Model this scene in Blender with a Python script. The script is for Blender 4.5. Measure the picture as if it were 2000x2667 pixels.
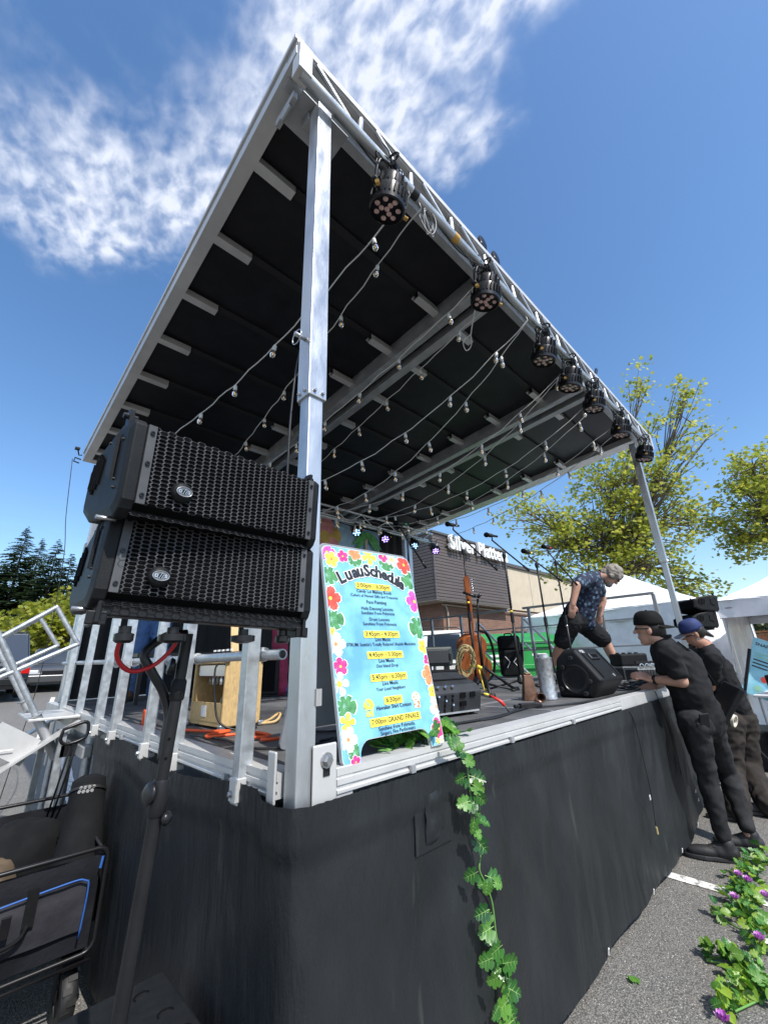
import bpy, bmesh, math, random
import numpy as np
from mathutils import Vector, Matrix, noise
from math import sin, cos, pi, radians, sqrt, atan2, tan
random.seed(7)
for o in list(bpy.data.objects): bpy.data.objects.remove(o)
SC = bpy.context.scene
COL = SC.collection
V = Vector

# ------------------------------------------------------------------ camera
CAM = V((-0.6913, -1.0652, 1.3295))
def cam_axes(yaw=0.7763, pitch=0.3455, roll=-0.0339):
    fw = V((sin(yaw)*cos(pitch), cos(yaw)*cos(pitch), sin(pitch)))
    rt = V((cos(yaw), -sin(yaw), 0)); up = rt.cross(fw)
    return rt*cos(roll)+up*sin(roll), -rt*sin(roll)+up*cos(roll), fw
_r, _u, _f = cam_axes()
cd = bpy.data.cameras.new('camera'); cam = bpy.data.objects.new('camera', cd); COL.objects.link(cam)
cd.sensor_fit = 'HORIZONTAL'; cd.sensor_width = 36; cd.lens = 36*1072.2/2000
cd.clip_start = .02; cd.clip_end = 2000
m = Matrix.Identity(4)
for i in range(3):
    m[i][0] = _r[i]; m[i][1] = _u[i]; m[i][2] = -_f[i]; m[i][3] = CAM[i]
cam.matrix_world = m
SC.camera = cam

# ------------------------------------------------------------------ sky and sun
SUN_EL = radians(51); SUN_AZ = radians(180+7)          # azimuth clockwise from +Y
sdir = V((sin(SUN_AZ)*cos(SUN_EL), cos(SUN_AZ)*cos(SUN_EL), sin(SUN_EL)))
w = bpy.data.worlds.new('World'); SC.world = w; w.use_nodes = True
nt = w.node_tree; nt.nodes.clear()
def N(tree, typ, **kw):
    n = tree.nodes.new(typ)
    for k, v in kw.items(): setattr(n, k, v)
    return n
def math_node(tree, op, a=None, b=None, clamp=False):
    n = N(tree, 'ShaderNodeMath', operation=op); n.use_clamp = clamp
    for i, x in enumerate((a, b)):
        if x is None: continue
        if hasattr(x, 'links'): tree.links.new(x, n.inputs[i])
        else: n.inputs[i].default_value = x
    return n.outputs[0]
sky = N(nt, 'ShaderNodeTexSky', sky_type='NISHITA'); sky.sun_disc = False
sky.sun_elevation = SUN_EL; sky.sun_rotation = SUN_AZ; sky.altitude = 100
sky.air_density = 1.1; sky.dust_density = .9; sky.ozone_density = 2.8
tc = N(nt, 'ShaderNodeTexCoord'); sp = N(nt, 'ShaderNodeSeparateXYZ')
nt.links.new(tc.outputs['Generated'], sp.inputs[0])
zz = math_node(nt, 'MAXIMUM', sp.outputs[2], .03)
uu = math_node(nt, 'DIVIDE', sp.outputs[0], zz); vv = math_node(nt, 'DIVIDE', sp.outputs[1], zz)
cb = N(nt, 'ShaderNodeCombineXYZ'); nt.links.new(uu, cb.inputs[0]); nt.links.new(vv, cb.inputs[1])
def cloud_noise(scale, loc, sc, detail=6, rough=.55, dist=.3, rot=0):
    mp = N(nt, 'ShaderNodeMapping'); mp.inputs['Location'].default_value = loc
    mp.inputs['Scale'].default_value = sc; mp.inputs['Rotation'].default_value = (0, 0, rot)
    nt.links.new(cb.outputs[0], mp.inputs[0])
    nn = N(nt, 'ShaderNodeTexNoise'); nn.inputs['Scale'].default_value = scale
    nn.inputs['Detail'].default_value = detail; nn.inputs['Roughness'].default_value = rough
    nn.inputs['Distortion'].default_value = dist
    nt.links.new(mp.outputs[0], nn.inputs['Vector']); return nn.outputs[0]
def ramp(x, a, b):
    n = N(nt, 'ShaderNodeMapRange'); n.interpolation_type = 'SMOOTHSTEP'
    n.inputs['From Min'].default_value = a; n.inputs['From Max'].default_value = b
    nt.links.new(x, n.inputs['Value']); return n.outputs[0]
puffs = cloud_noise(24, (3.1, 1.7, 0), (1.2, .8, 1), 6, .5, .22, .5)
veil = cloud_noise(3.1, (.4, 5.2, 0), (1, 1, 1), 5, .55, .25)
streak = cloud_noise(7, (8.2, .3, 0), (.6, 1.4, 1), 6, .6, .3, .9)
edge = cloud_noise(5, (1.3, 2.2, 0), (1, 1, 1), 4, .55, .4)
wob = math_node(nt, 'MULTIPLY', math_node(nt, 'SUBTRACT', edge, .5), .45)
b1 = math_node(nt, 'ADD', math_node(nt, 'SUBTRACT', uu, math_node(nt, 'MULTIPLY', vv, .8)), wob)
b2 = math_node(nt, 'ADD', math_node(nt, 'ADD', uu, math_node(nt, 'MULTIPLY', vv, .55)), wob)
mask = math_node(nt, 'MULTIPLY', math_node(nt, 'SUBTRACT', 1.0, ramp(b1, .33, .5)), math_node(nt, 'SUBTRACT', 1.0, ramp(b2, .58, .76)))
hx = math_node(nt, 'ADD', uu, .2); hy = math_node(nt, 'SUBTRACT', vv, .47)
hole = math_node(nt, 'SQRT', math_node(nt, 'ADD', math_node(nt, 'MULTIPLY', hx, hx), math_node(nt, 'MULTIPLY', hy, hy)))
mask = math_node(nt, 'MULTIPLY', mask, ramp(math_node(nt, 'ADD', hole, wob), .16, .44))
mask = math_node(nt, 'MULTIPLY', mask, math_node(nt, 'SUBTRACT', 1.0, ramp(math_node(nt, 'ADD', vv, wob), .95, 1.2)))
dens = math_node(nt, 'MULTIPLY', ramp(puffs, .28, .72), .9)
dens = math_node(nt, 'ADD', dens, math_node(nt, 'MULTIPLY', ramp(streak, .4, .75), .16))
dens = math_node(nt, 'ADD', dens, math_node(nt, 'MULTIPLY', mask, .22))
dens = math_node(nt, 'MULTIPLY', dens, ramp(math_node(nt, 'ADD', veil, math_node(nt, 'MULTIPLY', mask, .12)), .36, .66))
fac = math_node(nt, 'MULTIPLY', math_node(nt, 'MULTIPLY', dens, mask, True), .88)
low = math_node(nt, 'MULTIPLY', ramp(streak, .55, .8), math_node(nt, 'SUBTRACT', 1.0, ramp(sp.outputs[2], .1, .35)))
fac = math_node(nt, 'MAXIMUM', fac, math_node(nt, 'MULTIPLY', low, .25))
hsv = N(nt, 'ShaderNodeHueSaturation'); hsv.inputs['Saturation'].default_value = 1.16; hsv.inputs['Value'].default_value = 1.0
nt.links.new(sky.outputs[0], hsv.inputs['Color'])
mx = N(nt, 'ShaderNodeMix', data_type='RGBA'); nt.links.new(fac, mx.inputs[0])
nt.links.new(hsv.outputs[0], mx.inputs[6]); mx.inputs[7].default_value = (4.5, 4.75, 5.35, 1)
bg = N(nt, 'ShaderNodeBackground'); bg.inputs['Strength'].default_value = .15
nt.links.new(mx.outputs[2], bg.inputs['Color'])
out = N(nt, 'ShaderNodeOutputWorld'); nt.links.new(bg.outputs[0], out.inputs['Surface'])
sl = bpy.data.lights.new('sun', 'SUN'); so = bpy.data.objects.new('sun', sl); COL.objects.link(so)
sl.energy = 3.7; sl.angle = radians(.53); sl.color = (1, .96, .9)
so.rotation_euler = sdir.to_track_quat('Z', 'Y').to_euler(); so.location = (0, -6, 9)
vs = SC.view_settings; vs.view_transform = 'Standard'; vs.look = 'None'; vs.exposure = 0.55; vs.gamma = 1
vs.use_curve_mapping = False
SC.cycles.max_bounces = 6; SC.cycles.diffuse_bounces = 3; SC.cycles.transparent_max_bounces = 12
SC.cycles.caustics_reflective = False; SC.cycles.caustics_refractive = False
SC.cycles.use_denoising = True

# ------------------------------------------------------------------ materials
MATS = {}
def M(name, col, rough=.5, metal=0.0, var=0.0, scale=8.0, bump=0.0, bscale=80.0, spec=.5, coat=0.0, trans=0.0,
      alpha=1.0, emit=None, col2=None, lo=.35, hi=.65, stretch=(1, 1, 1), sheen=0.0, detail=5, rvar=0.0, sss=0.0):
    if name in MATS: return MATS[name]
    mt = bpy.data.materials.new(name); mt.use_nodes = True; t = mt.node_tree
    b = t.nodes['Principled BSDF']
    b.inputs['Base Color'].default_value = (*col, 1); b.inputs['Roughness'].default_value = rough
    b.inputs['Metallic'].default_value = metal; b.inputs['Specular IOR Level'].default_value = spec
    b.inputs['Coat Weight'].default_value = coat; b.inputs['Transmission Weight'].default_value = trans
    b.inputs['Alpha'].default_value = alpha; b.inputs['Sheen Weight'].default_value = sheen
    if sss: b.inputs['Subsurface Weight'].default_value = sss; b.inputs['Subsurface Radius'].default_value = (.012, .005, .003)
    if emit: b.inputs['Emission Color'].default_value = (*emit[0], 1); b.inputs['Emission Strength'].default_value = emit[1]
    if var or bump or col2 or rvar:
        c = N(t, 'ShaderNodeTexCoord'); mp = N(t, 'ShaderNodeMapping'); mp.inputs['Scale'].default_value = stretch
        t.links.new(c.outputs['Object'], mp.inputs[0])
        n1 = N(t, 'ShaderNodeTexNoise'); n1.inputs['Scale'].default_value = scale; n1.inputs['Detail'].default_value = detail
        n1.inputs['Roughness'].default_value = .6
        t.links.new(mp.outputs[0], n1.inputs['Vector'])
        if var or col2:
            mr = N(t, 'ShaderNodeMapRange'); mr.inputs['From Min'].default_value = lo; mr.inputs['From Max'].default_value = hi
            t.links.new(n1.outputs[0], mr.inputs['Value'])
            mixn = N(t, 'ShaderNodeMix', data_type='RGBA'); t.links.new(mr.outputs[0], mixn.inputs[0])
            a = tuple(x*(1-var) for x in col); d = col2 if col2 else tuple(min(1, x*(1+var)) for x in col)
            mixn.inputs[6].default_value = (*a, 1); mixn.inputs[7].default_value = (*d, 1)
            t.links.new(mixn.outputs[2], b.inputs['Base Color'])
        if rvar:
            mr2 = N(t, 'ShaderNodeMapRange'); mr2.inputs['From Min'].default_value = .3; mr2.inputs['From Max'].default_value = .7
            mr2.inputs['To Min'].default_value = max(.05, rough-rvar); mr2.inputs['To Max'].default_value = min(1, rough+rvar)
            t.links.new(n1.outputs[0], mr2.inputs['Value']); t.links.new(mr2.outputs[0], b.inputs['Roughness'])
        if bump:
            n2 = N(t, 'ShaderNodeTexNoise'); n2.inputs['Scale'].default_value = bscale; n2.inputs['Detail'].default_value = 4
            t.links.new(mp.outputs[0], n2.inputs['Vector'])
            bp = N(t, 'ShaderNodeBump'); bp.inputs['Strength'].default_value = bump; bp.inputs['Distance'].default_value = .01
            t.links.new(n2.outputs[0], bp.inputs['Height']); t.links.new(bp.outputs[0], b.inputs['Normal'])
    MATS[name] = mt; return mt

M('alu', (.52, .54, .56), .38, .75, var=.08, scale=14, bump=.06, bscale=120, rvar=.12, stretch=(1, 1, .35))
M('alu_dull', (.42, .43, .44), .5, .6, var=.15, scale=9, bump=.05, bscale=60, rvar=.1)
M('alu_white', (.6, .6, .59), .45, .35, var=.08, scale=5, bump=.03)
M('galv', (.5, .53, .55), .42, .7, var=.13, scale=30, rvar=.12, bump=.04)
M('bolt', (.45, .46, .47), .35, .9, var=.1, scale=40)
M('roof_panel', (.009, .0098, .013), .5, spec=.3, var=.35, scale=6, bump=.1, bscale=14)
M('roof_rib', (.006, .006, .007), .6)
M('deck', (.075, .076, .08), .62, var=.3, scale=3.5, bump=.1, bscale=200, rvar=.12, col2=(.13, .13, .13))
M('deck_strip', (.3, .3, .3), .5, .5, var=.15)
M('black_plastic', (.010, .011, .0122), .55, spec=.2, var=.2, scale=30, bump=.12, bscale=420)
M('black_smooth', (.010, .010, .0115), .32, spec=.35, var=.15, scale=10)
M('black_metal', (.012, .0122, .0135), .42, .1, spec=.3, var=.2, scale=20, bump=.04, bscale=200)
M('grille_metal', (.078, .081, .087), .65, 0, spec=.2, var=.2, scale=12)
M('grille_back', (.004, .004, .0045), .9, spec=.1)
M('rubber', (.012, .012, .012), .6)
M('chrome', (.7, .7, .72), .18, 1.0)
M('badge_face', (.16, .17, .18), .35, .4)
M('badge_silver', (.55, .56, .58), .3, .7)
M('wire_white', (.62, .62, .6), .5)
M('wire_grey', (.3, .3, .3), .5)
M('bulb_glass', (.95, .93, .88), .05, trans=.9, spec=.5)
M('filament', (.9, .6, .2), .4, emit=((1, .62, .2), 1.5))
M('lens_pink', (.75, .5, .45), .12, coat=.6, var=.2, scale=60)
M('led_on', (.5, .4, 1), .3, emit=((.42, .3, 1.0), 2.6))
M('led_on_blue', (.4, .7, 1), .3, emit=((.3, .6, 1.0), 2.6))
M('orange_plug', (.75, .32, .07), .45)
M('tag_orange', (.7, .4, .1), .5)
M('cable_orange', (.8, .1, .02), .5)
M('cable_red', (.45, .01, .015), .4)
M('cable_black', (.012, .012, .013), .45)
M('cable_tan', (.4, .33, .16), .45)
M('white_plastic', (.75, .75, .74), .4)
M('yellow_tape', (.75, .6, .06), .5)
M('red_plastic', (.6, .03, .02), .4)
M('black_fabric', (.009, .0095, .0105), .85, spec=.15, var=.3, scale=8, bump=.2, bscale=300)
M('skin', (.5, .28, .2), .5, var=.08, scale=20, bump=.05, bscale=150, sss=.08)
M('skin_tan', (.43, .22, .15), .5, var=.1, scale=20, bump=.05, bscale=150, sss=.08)
M('hair_grey', (.24, .215, .185), .6, var=.12, scale=30, detail=2, bump=.3, bscale=70)
M('hair_black', (.012, .01, .009), .5, bump=.3, bscale=120)
M('paint_white', (.8, .8, .8), .35)

# ------------------------------------------------------------------ mesh helpers
def frame(d, up=V((0, 0, 1))):
    d = d.normalized()
    if abs(d.dot(up)) > .99: up = V((1, 0, 0))
    x = up.cross(d).normalized(); y = d.cross(x)
    return Matrix(((x.x, y.x, d.x), (x.y, y.y, d.y), (x.z, y.z, d.z)))
def rot(z=0, x=0, y=0): return Matrix.Rotation(z, 4, 'Z') @ Matrix.Rotation(y, 4, 'Y') @ Matrix.Rotation(x, 4, 'X')
def at(x, y, z, rz=0, rx=0, ry=0): return Matrix.Translation((x, y, z)) @ rot(rz, rx, ry)
class MB:
    def __init__(s, T=None): s.v = []; s.f = []; s.mi = []; s.T = T or Matrix.Identity(4); s.m = 0
    def add(s, vs, fs, T=None):
        T = s.T @ T if T is not None else s.T; b = len(s.v)
        s.v += [tuple(T @ V(q)) for q in vs]; s.f += [tuple(b+i for i in q) for q in fs]; s.mi += [s.m]*len(fs)
        return s
    def box(s, c, size, T=None, taper=1.0):
        x, y, z = (q/2 for q in size); t = taper
        vs = [(-x, -y, -z), (x, -y, -z), (x, y, -z), (-x, y, -z), (-x*t, -y*t, z), (x*t, -y*t, z), (x*t, y*t, z), (-x*t, y*t, z)]
        vs = [(a+c[0], b+c[1], d+c[2]) for a, b, d in vs]
        return s.add(vs, [(0, 3, 2, 1), (4, 5, 6, 7), (0, 1, 5, 4), (1, 2, 6, 5), (2, 3, 7, 6), (3, 0, 4, 7)], T)
    def bb(s, x0, x1, y0, y1, z0, z1, T=None):
        return s.box(((x0+x1)/2, (y0+y1)/2, (z0+z1)/2), (abs(x1-x0), abs(y1-y0), abs(z1-z0)), T)
    def bar(s, a, b, w, h=None, up=V((0, 0, 1)), T=None):
        a = V(a); b = V(b); h = h or w; F = frame(b-a, up).to_4x4(); F.translation = (a+b)/2
        return s.box((0, 0, 0), (w, h, (b-a).length), (T @ F) if T is not None else F)
    def tube(s, pts, r, n=8, cap=True, T=None, closed=False):
        pts = [V(q) for q in pts]; k = len(pts); rs = r if isinstance(r, (list, tuple)) else [r]*k
        vs = []; X = None
        for i, q in enumerate(pts):
            if closed: d = pts[(i+1) % k]-pts[i-1]
            else: d = pts[min(i+1, k-1)]-pts[max(i-1, 0)]
            if d.length < 1e-9: d = V((0, 0, 1))
            d.normalize()
            if X is None: X = frame(d).col[0].copy()
            X = (X-d*X.dot(d));
            if X.length < 1e-6: X = frame(d).col[0].copy()
            X.normalize(); Y = d.cross(X)
            for j in range(n):
                a = 2*pi*j/n; vs.append(q+(X*cos(a)+Y*sin(a))*rs[i])
        fs = []
        for i in range(k if closed else k-1):
            i2 = (i+1) % k
            for j in range(n):
                fs.append((i*n+j, i*n+(j+1) % n, i2*n+(j+1) % n, i2*n+j))
        if cap and not closed:
            fs.append(tuple(range(n-1, -1, -1))); fs.append(tuple((k-1)*n+j for j in range(n)))
        return s.add(vs, fs, T)
    def lathe(s, prof, n=16, T=None, cap=True):
        vs = []; fs = []
        for r, z in prof:
            for j in range(n):
                a = 2*pi*j/n; vs.append((r*cos(a), r*sin(a), z))
        for i in range(len(prof)-1):
            for j in range(n): fs.append((i*n+j, i*n+(j+1) % n, (i+1)*n+(j+1) % n, (i+1)*n+j))
        if cap:
            fs.append(tuple(range(n-1, -1, -1))); fs.append(tuple((len(prof)-1)*n+j for j in range(n)))
        return s.add(vs, fs, T)
    def cyl(s, a, b, r, n=12, r2=None, T=None): return s.tube([a, b], [r, r if r2 is None else r2], n, True, T)
    def prism(s, poly, z0, z1, T=None):
        n = len(poly); vs = [(x, y, z0) for x, y in poly]+[(x, y, z1) for x, y in poly]
        fs = [tuple(range(n-1, -1, -1)), tuple(range(n, 2*n))]+[(i, (i+1) % n, n+(i+1) % n, n+i) for i in range(n)]
        return s.add(vs, fs, T)
    def ell(s, c, r, n=12, k=8, T=None):
        vs = [(c[0], c[1], c[2]-r[2])]; fs = []
        for i in range(1, k):
            a = -pi/2+pi*i/k
            for j in range(n):
                b = 2*pi*j/n; vs.append((c[0]+r[0]*cos(a)*cos(b), c[1]+r[1]*cos(a)*sin(b), c[2]+r[2]*sin(a)))
        vs.append((c[0], c[1], c[2]+r[2])); t = len(vs)-1
        for j in range(n): fs.append((0, 1+(j+1) % n, 1+j)); fs.append((t, 1+(k-2)*n+j, 1+(k-2)*n+(j+1) % n))
        for i in range(k-2):
            for j in range(n): fs.append((1+i*n+j, 1+i*n+(j+1) % n, 1+(i+1)*n+(j+1) % n, 1+(i+1)*n+j))
        return s.add(vs, fs, T)
    def build(s, name, mat, parent=None, smooth=False, bevel=0.0, auto=None, seg=2):
        me = bpy.data.meshes.new(name); me.from_pydata(s.v, [], s.f); me.update()
        for q in (mat if isinstance(mat, (list, tuple)) else [mat]): me.materials.append(MATS[q] if isinstance(q, str) else q)
        if any(s.mi): me.polygons.foreach_set('material_index', s.mi)
        if smooth: me.shade_smooth()
        o = link(name, me, parent)
        if auto is not None:
            me.shade_smooth()
            try: me.set_sharp_from_angle(angle=radians(auto))
            except Exception: pass
        if bevel:
            b = o.modifiers.new('bevel', 'BEVEL'); b.width = bevel; b.segments = seg; b.limit_method = 'ANGLE'; b.harden_normals = False
        return o
def link(name, data, parent=None):
    o = bpy.data.objects.new(name, data); COL.objects.link(o)
    if parent is not None:
        o.parent = parent
        if parent.type == 'EMPTY' and parent.parent is None: o.matrix_parent_inverse = parent.matrix_basis.inverted()
    return o
def tag(o, label, cat, group=None):
    o['label'] = label; o['category'] = cat
    if group: o['group'] = group
    return o
def thing(name, label, cat, loc=(0, 0, 0), group=None, rz=0):
    o = bpy.data.objects.new(name, None); COL.objects.link(o); o.empty_display_size = .1
    o.location = loc; o.rotation_euler = (0, 0, rz)
    o.matrix_basis = Matrix.Translation(loc) @ Matrix.Rotation(rz, 4, 'Z')
    return tag(o, label, cat, group)
def struct(o, kind='structure'): o['kind'] = kind; return o
def kids(o): return [c for c in bpy.data.objects if c.parent == o]
def copy_tree(src, parent=None, childmap=None):
    if childmap is None:
        childmap = {}
        for c in bpy.data.objects:
            if c.parent: childmap.setdefault(c.parent.name, []).append(c)
    n = src.copy(); COL.objects.link(n)
    if parent is not None: n.parent = parent
    for c in childmap.get(src.name, []): copy_tree(c, n, childmap)
    return n
def smoothpath(pts, k=6):
    pts = [V(q) for q in pts]; out = []
    P = [pts[0]*2-pts[1]]+pts+[pts[-1]*2-pts[-2]]
    for i in range(1, len(P)-2):
        a, b, c, d = P[i-1:i+3]
        for j in range(k):
            t = j/k
            out.append(.5*((2*b)+(c-a)*t+(2*a-5*b+4*c-d)*t*t+(3*b-a-3*c+d)*t**3))
    out.append(pts[-1]); return out
def px(x, y, depth): # a point seen at photograph position (x, y), 'depth' metres along the view axis
    return CAM+(_f+_r*((x-1000)/1072.2)-_u*((y-1333.5)/1072.2))*depth
def cable(name, pts, r, mat, label, cat='cable', k=6, group=None, n=6):
    o = MB().tube(smoothpath(pts, k), r, n).build(name, mat, smooth=True)
    return tag(o, label, cat, group)
DZ = 1.045     # deck height
# ------------------------------------------------------------------ ground
def gz(x, y):
    t = y-2.0
    if t <= 0: return 0.0
    a = .042*(t*t/(t+1.5))
    lim = 1.25
    return a if a < .8 else .8+(lim-.8)*(1-math.exp(-(a-.8)/(lim-.8)))
def asphalt():
    mt = bpy.data.materials.new('asphalt'); mt.use_nodes = True; t = mt.node_tree; b = t.nodes['Principled BSDF']
    c = N(t, 'ShaderNodeTexCoord')
    def nz(sc, det=5, ro=.6):
        n = N(t, 'ShaderNodeTexNoise'); n.inputs['Scale'].default_value = sc; n.inputs['Detail'].default_value = det
        n.inputs['Roughness'].default_value = ro; t.links.new(c.outputs['Object'], n.inputs['Vector']); return n.outputs[0]
    def mr(x, a, bb, lo=0., hi=1.):
        n = N(t, 'ShaderNodeMapRange'); n.inputs['From Min'].default_value = a; n.inputs['From Max'].default_value = bb
        n.inputs['To Min'].default_value = lo; n.inputs['To Max'].default_value = hi; t.links.new(x, n.inputs['Value']); return n.outputs[0]
    def mixc(f, a, bb):
        n = N(t, 'ShaderNodeMix', data_type='RGBA'); t.links.new(f, n.inputs[0])
        for i, q in ((6, a), (7, bb)):
            if hasattr(q, 'links'): t.links.new(q, n.inputs[i])
            else: n.inputs[i].default_value = (*q, 1)
        return n.outputs[2]
    big = mixc(mr(nz(.5, 4), .4, .62), (.18, .174, .16), (.25, .236, .208))
    med = mixc(mr(nz(3.5, 6), .42, .7), big, (.16, .157, .15))
    vo = N(t, 'ShaderNodeTexVoronoi'); vo.inputs['Scale'].default_value = 150; t.links.new(c.outputs['Object'], vo.inputs['Vector'])
    sep = N(t, 'ShaderNodeSeparateColor'); t.links.new(vo.outputs['Color'], sep.inputs[0])
    stone = mixc(mr(sep.outputs[0], .45, 1.0), med, (.30, .28, .245))
    pit = mixc(mr(vo.outputs['Distance'], .25, .75), stone, (.09, .088, .084))
    pale_speck = math_node(t, 'MULTIPLY', math_node(t, 'GREATER_THAN', sep.outputs[1], .95), math_node(t, 'LESS_THAN', vo.outputs['Distance'], .42))  # pale aggregate specks, picked at random per cell
    fin = mixc(pale_speck, pit, (.48, .46, .43))
    t.links.new(fin, b.inputs['Base Color']); b.inputs['Roughness'].default_value = .85
    bp = N(t, 'ShaderNodeBump'); bp.inputs['Strength'].default_value = .55; bp.inputs['Distance'].default_value = .006
    t.links.new(math_node(t, 'ADD', math_node(t, 'MULTIPLY', vo.outputs['Distance'], -1.0), nz(40, 3)), bp.inputs['Height'])
    t.links.new(bp.outputs[0], b.inputs['Normal']); MATS['asphalt'] = mt
asphalt()
def axis(lo, hi):
    a = [lo, lo*.6, lo*.35, lo*.2, lo*.1]+[i*.75 for i in range(-12, 60)]+[50, 60, 75, 95, 120, hi*.5, hi]
    return sorted(set(round(q, 3) for q in a if lo <= q <= hi))
xs = axis(-400, 600); ys = axis(-400, 600)
gv = [(x, y, gz(x, y)) for y in ys for x in xs]; nx = len(xs)
gf = [(j*nx+i, j*nx+i+1, (j+1)*nx+i+1, (j+1)*nx+i) for j in range(len(ys)-1) for i in range(nx-1)]
struct(MB().add(gv, gf).build('ground', 'asphalt', smooth=True))
M('road_paint', (.22, .215, .2), .75, var=.2, scale=22, bump=.2, bscale=150, col2=(.72, .71, .67), lo=.36, hi=.48)
def strip(name, a, b, wd, n=14):
    a = V(a); b = V(b); d = (b-a).normalized(); s = V((-d.y, d.x)); vs = []; fs = []
    rnd = random.Random(str(a))
    for i in range(n+1):
        q = a+(b-a)*(i/n)
        for sg in (-1, 1):
            e = q+s*sg*(wd/2+rnd.uniform(-.006, .006)); vs.append((e.x, e.y, gz(e.x, e.y)+.004))
    fs = [(2*i, 2*i+1, 2*i+3, 2*i+2) for i in range(n)]
    return struct(MB().add(vs, fs).build(name, 'road_paint'))
strip('parking_line', (2.80, .5), (2.76, -1.5), .085)
strip('parking_line', (5.35, .4), (5.3, -1.5), .09)
strip('parking_line', (8.0, -.7), (7.9, -3), .1)
strip('parking_line', (.55, 8.9), (1.6, 16.5), .11, 20)
strip('parking_line', (3.4, 9.5), (4.4, 17), .11, 20)
strip('parking_line', (-2.2, 8.5), (-1.2, 16), .11, 20)
strip('parking_line', (.4, 4.6), (.75, 8.0), .1, 14)

# ------------------------------------------------------------------ stage
stage = thing('mobile_stage', 'large mobile stage with aluminium frame, grey deck and black underside roof', 'stage', (2.6, 2.2, 0))
MB().bb(.02, 5.24, .03, 4.42, .985, 1.036).build('deck', 'deck', stage)
# deck boards: plywood sheets with narrow joints
for i, (xa, xb) in enumerate(((.06, 1.62), (1.66, 3.28), (3.32, 5.2))):
    for ya, yb in ((.075, .56), (.6, 1.78), (1.79, 2.98), (2.99, 4.4)):
        MB().bb(xa, xb, ya, yb, 1.0, DZ).build('deck_board', 'deck', stage)
for x in (1.64, 3.3): MB().bb(x-.017, x+.017, .075, 4.4, 1.0, DZ+.003).build('deck_joint_strip', 'deck_strip', stage)
MB().bb(.06, 5.2, .565, .595, 1.0, DZ+.0025).build('deck_joint_strip', 'deck_strip', stage)
# edge extrusions, front and left, with grooves
def extrusion(name, a, b, outn, parent):
    a = V(a); b = V(b); d = (b-a).normalized(); o = V(outn); up = V((0, 0, 1)); L = (b-a).length
    prof = [(-.055, .052), (.012, .052), (.012, .034), (.008, .032), (.008, .028), (.014, .026), (.014, .012), (.009, .010), (.009, .003), (.014, -.001), (.014, -.008), (-.055, -.008)]
    vs = []
    for q in (a, b):
        for s_, h in prof: vs.append(q+o*s_+up*h)
    n = len(prof); fs = [tuple(range(n)), tuple(range(2*n-1, n-1, -1))]+[(i, n+i, n+(i+1) % n, (i+1) % n) for i in range(n)]
    e = MB().add(vs, fs).build(name, 'alu_white', parent)
    k = int(L/.62)
    for i in range(k):
        c = a+d*(.3+i*.62)+o*.02+up*.002
        MB().box(tuple(c), (.02 if abs(d.x) > .5 else .012, .012 if abs(d.x) > .5 else .02, .022)).build('latch_hook', 'alu_dull', e)
    return e
extrusion('edge_extrusion', (.125, 0, .995), (2.42, 0, .995), (0, -1, 0), stage)
extrusion('edge_extrusion', (0, .075, .995), (0, 2.35, .995), (-1, 0, 0), stage)
MB().bb(2.425, 5.25, -.012, .06, .975, 1.047).build('edge_plate', 'alu_white', stage, bevel=.003)
MB().bb(-.012, .05, 2.36, 4.42, .93, 1.046).build('edge_plate', 'alu_white', stage, bevel=.003)
MB().bb(5.19, 5.255, .06, 4.42, .96, 1.046).build('edge_plate', 'alu_white', stage, bevel=.003)
MB().bb(0.06, 5.2, 4.40, 4.45, .93, 1.046).build('edge_plate', 'alu_white', stage, bevel=.003)
# under frame and legs
for x in (.12, 2.6, 5.1): MB().bb(x-.04, x+.04, .12, 4.38, .82, .98).build('floor_beam', 'galv', stage)
for x, y in ((.14, .2), (.05, 2.63), (.07, 3.35), (.1, 4.3), (2.6, .3), (2.6, 4.2), (5.08, .25), (5.08, 4.3)):
    l = MB().cyl((x, y, gz(x, y)+.02), (x, y, .98), .028, 10).build('leg', 'galv', stage, auto=40)
    MB().bb(x-.07, x+.07, y-.07, y+.07, gz(x, y)-.01, gz(x, y)+.02).build('foot_plate', 'galv', l)
MB().bb(-.02, .03, 2.45, 3.4, .80, .86).build('brace', 'alu_dull', stage)

# posts (inner tube, outer sleeve, bolts)
def hexbolt(parent, c, nrm, r=.011, h=.009, washer=True):
    F = frame(V(nrm)).to_4x4(); F.translation = V(c)
    mb = MB(F)
    if washer: mb.lathe([(r*1.45, 0), (r*1.45, h*.3)], 14)
    mb.lathe([(r*1.1, h*.3), (r*1.1, h*.9), (r*.85, h*1.15)], 6)
    return mb.build('bolt', 'bolt', parent)
def post(x, y, zb, zj, ztop, w=.06):
    p_ = MB().bb(x, x+w, y, y+w, zb, zj+.15).build('post', 'alu', stage, bevel=.004)
    MB().bb(x-.009, x+w+.009, y-.009, y+w+.009, zj, ztop).build('post_sleeve', 'alu', p_, bevel=.003)
    for dx in (.016, .05):
        hexbolt(p_, (x+dx, y-.009, zj+.022), (0, -1, 0), .0065, .008, False)
        hexbolt(p_, (x-.009, y+dx, zj+.022), (-1, 0, 0), .0065, .008, False)
    return p_
pl = post(0, 0, .96, 2.235, 3.98)
# lock pin on the left face of the sleeve
mbp = MB(); mbp.cyl((-.055, .03, 2.50), (-.005, .03, 2.50), .009, 10)
mbp.tube([V((-.045, .03+.03*cos(a), 2.50+.03*sin(a)-.012)) for a in np.linspace(0, 2*pi, 17)[:-1]], .0022, 6, closed=True)
mbp.build('lock_pin', 'bolt', pl, smooth=True)
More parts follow.
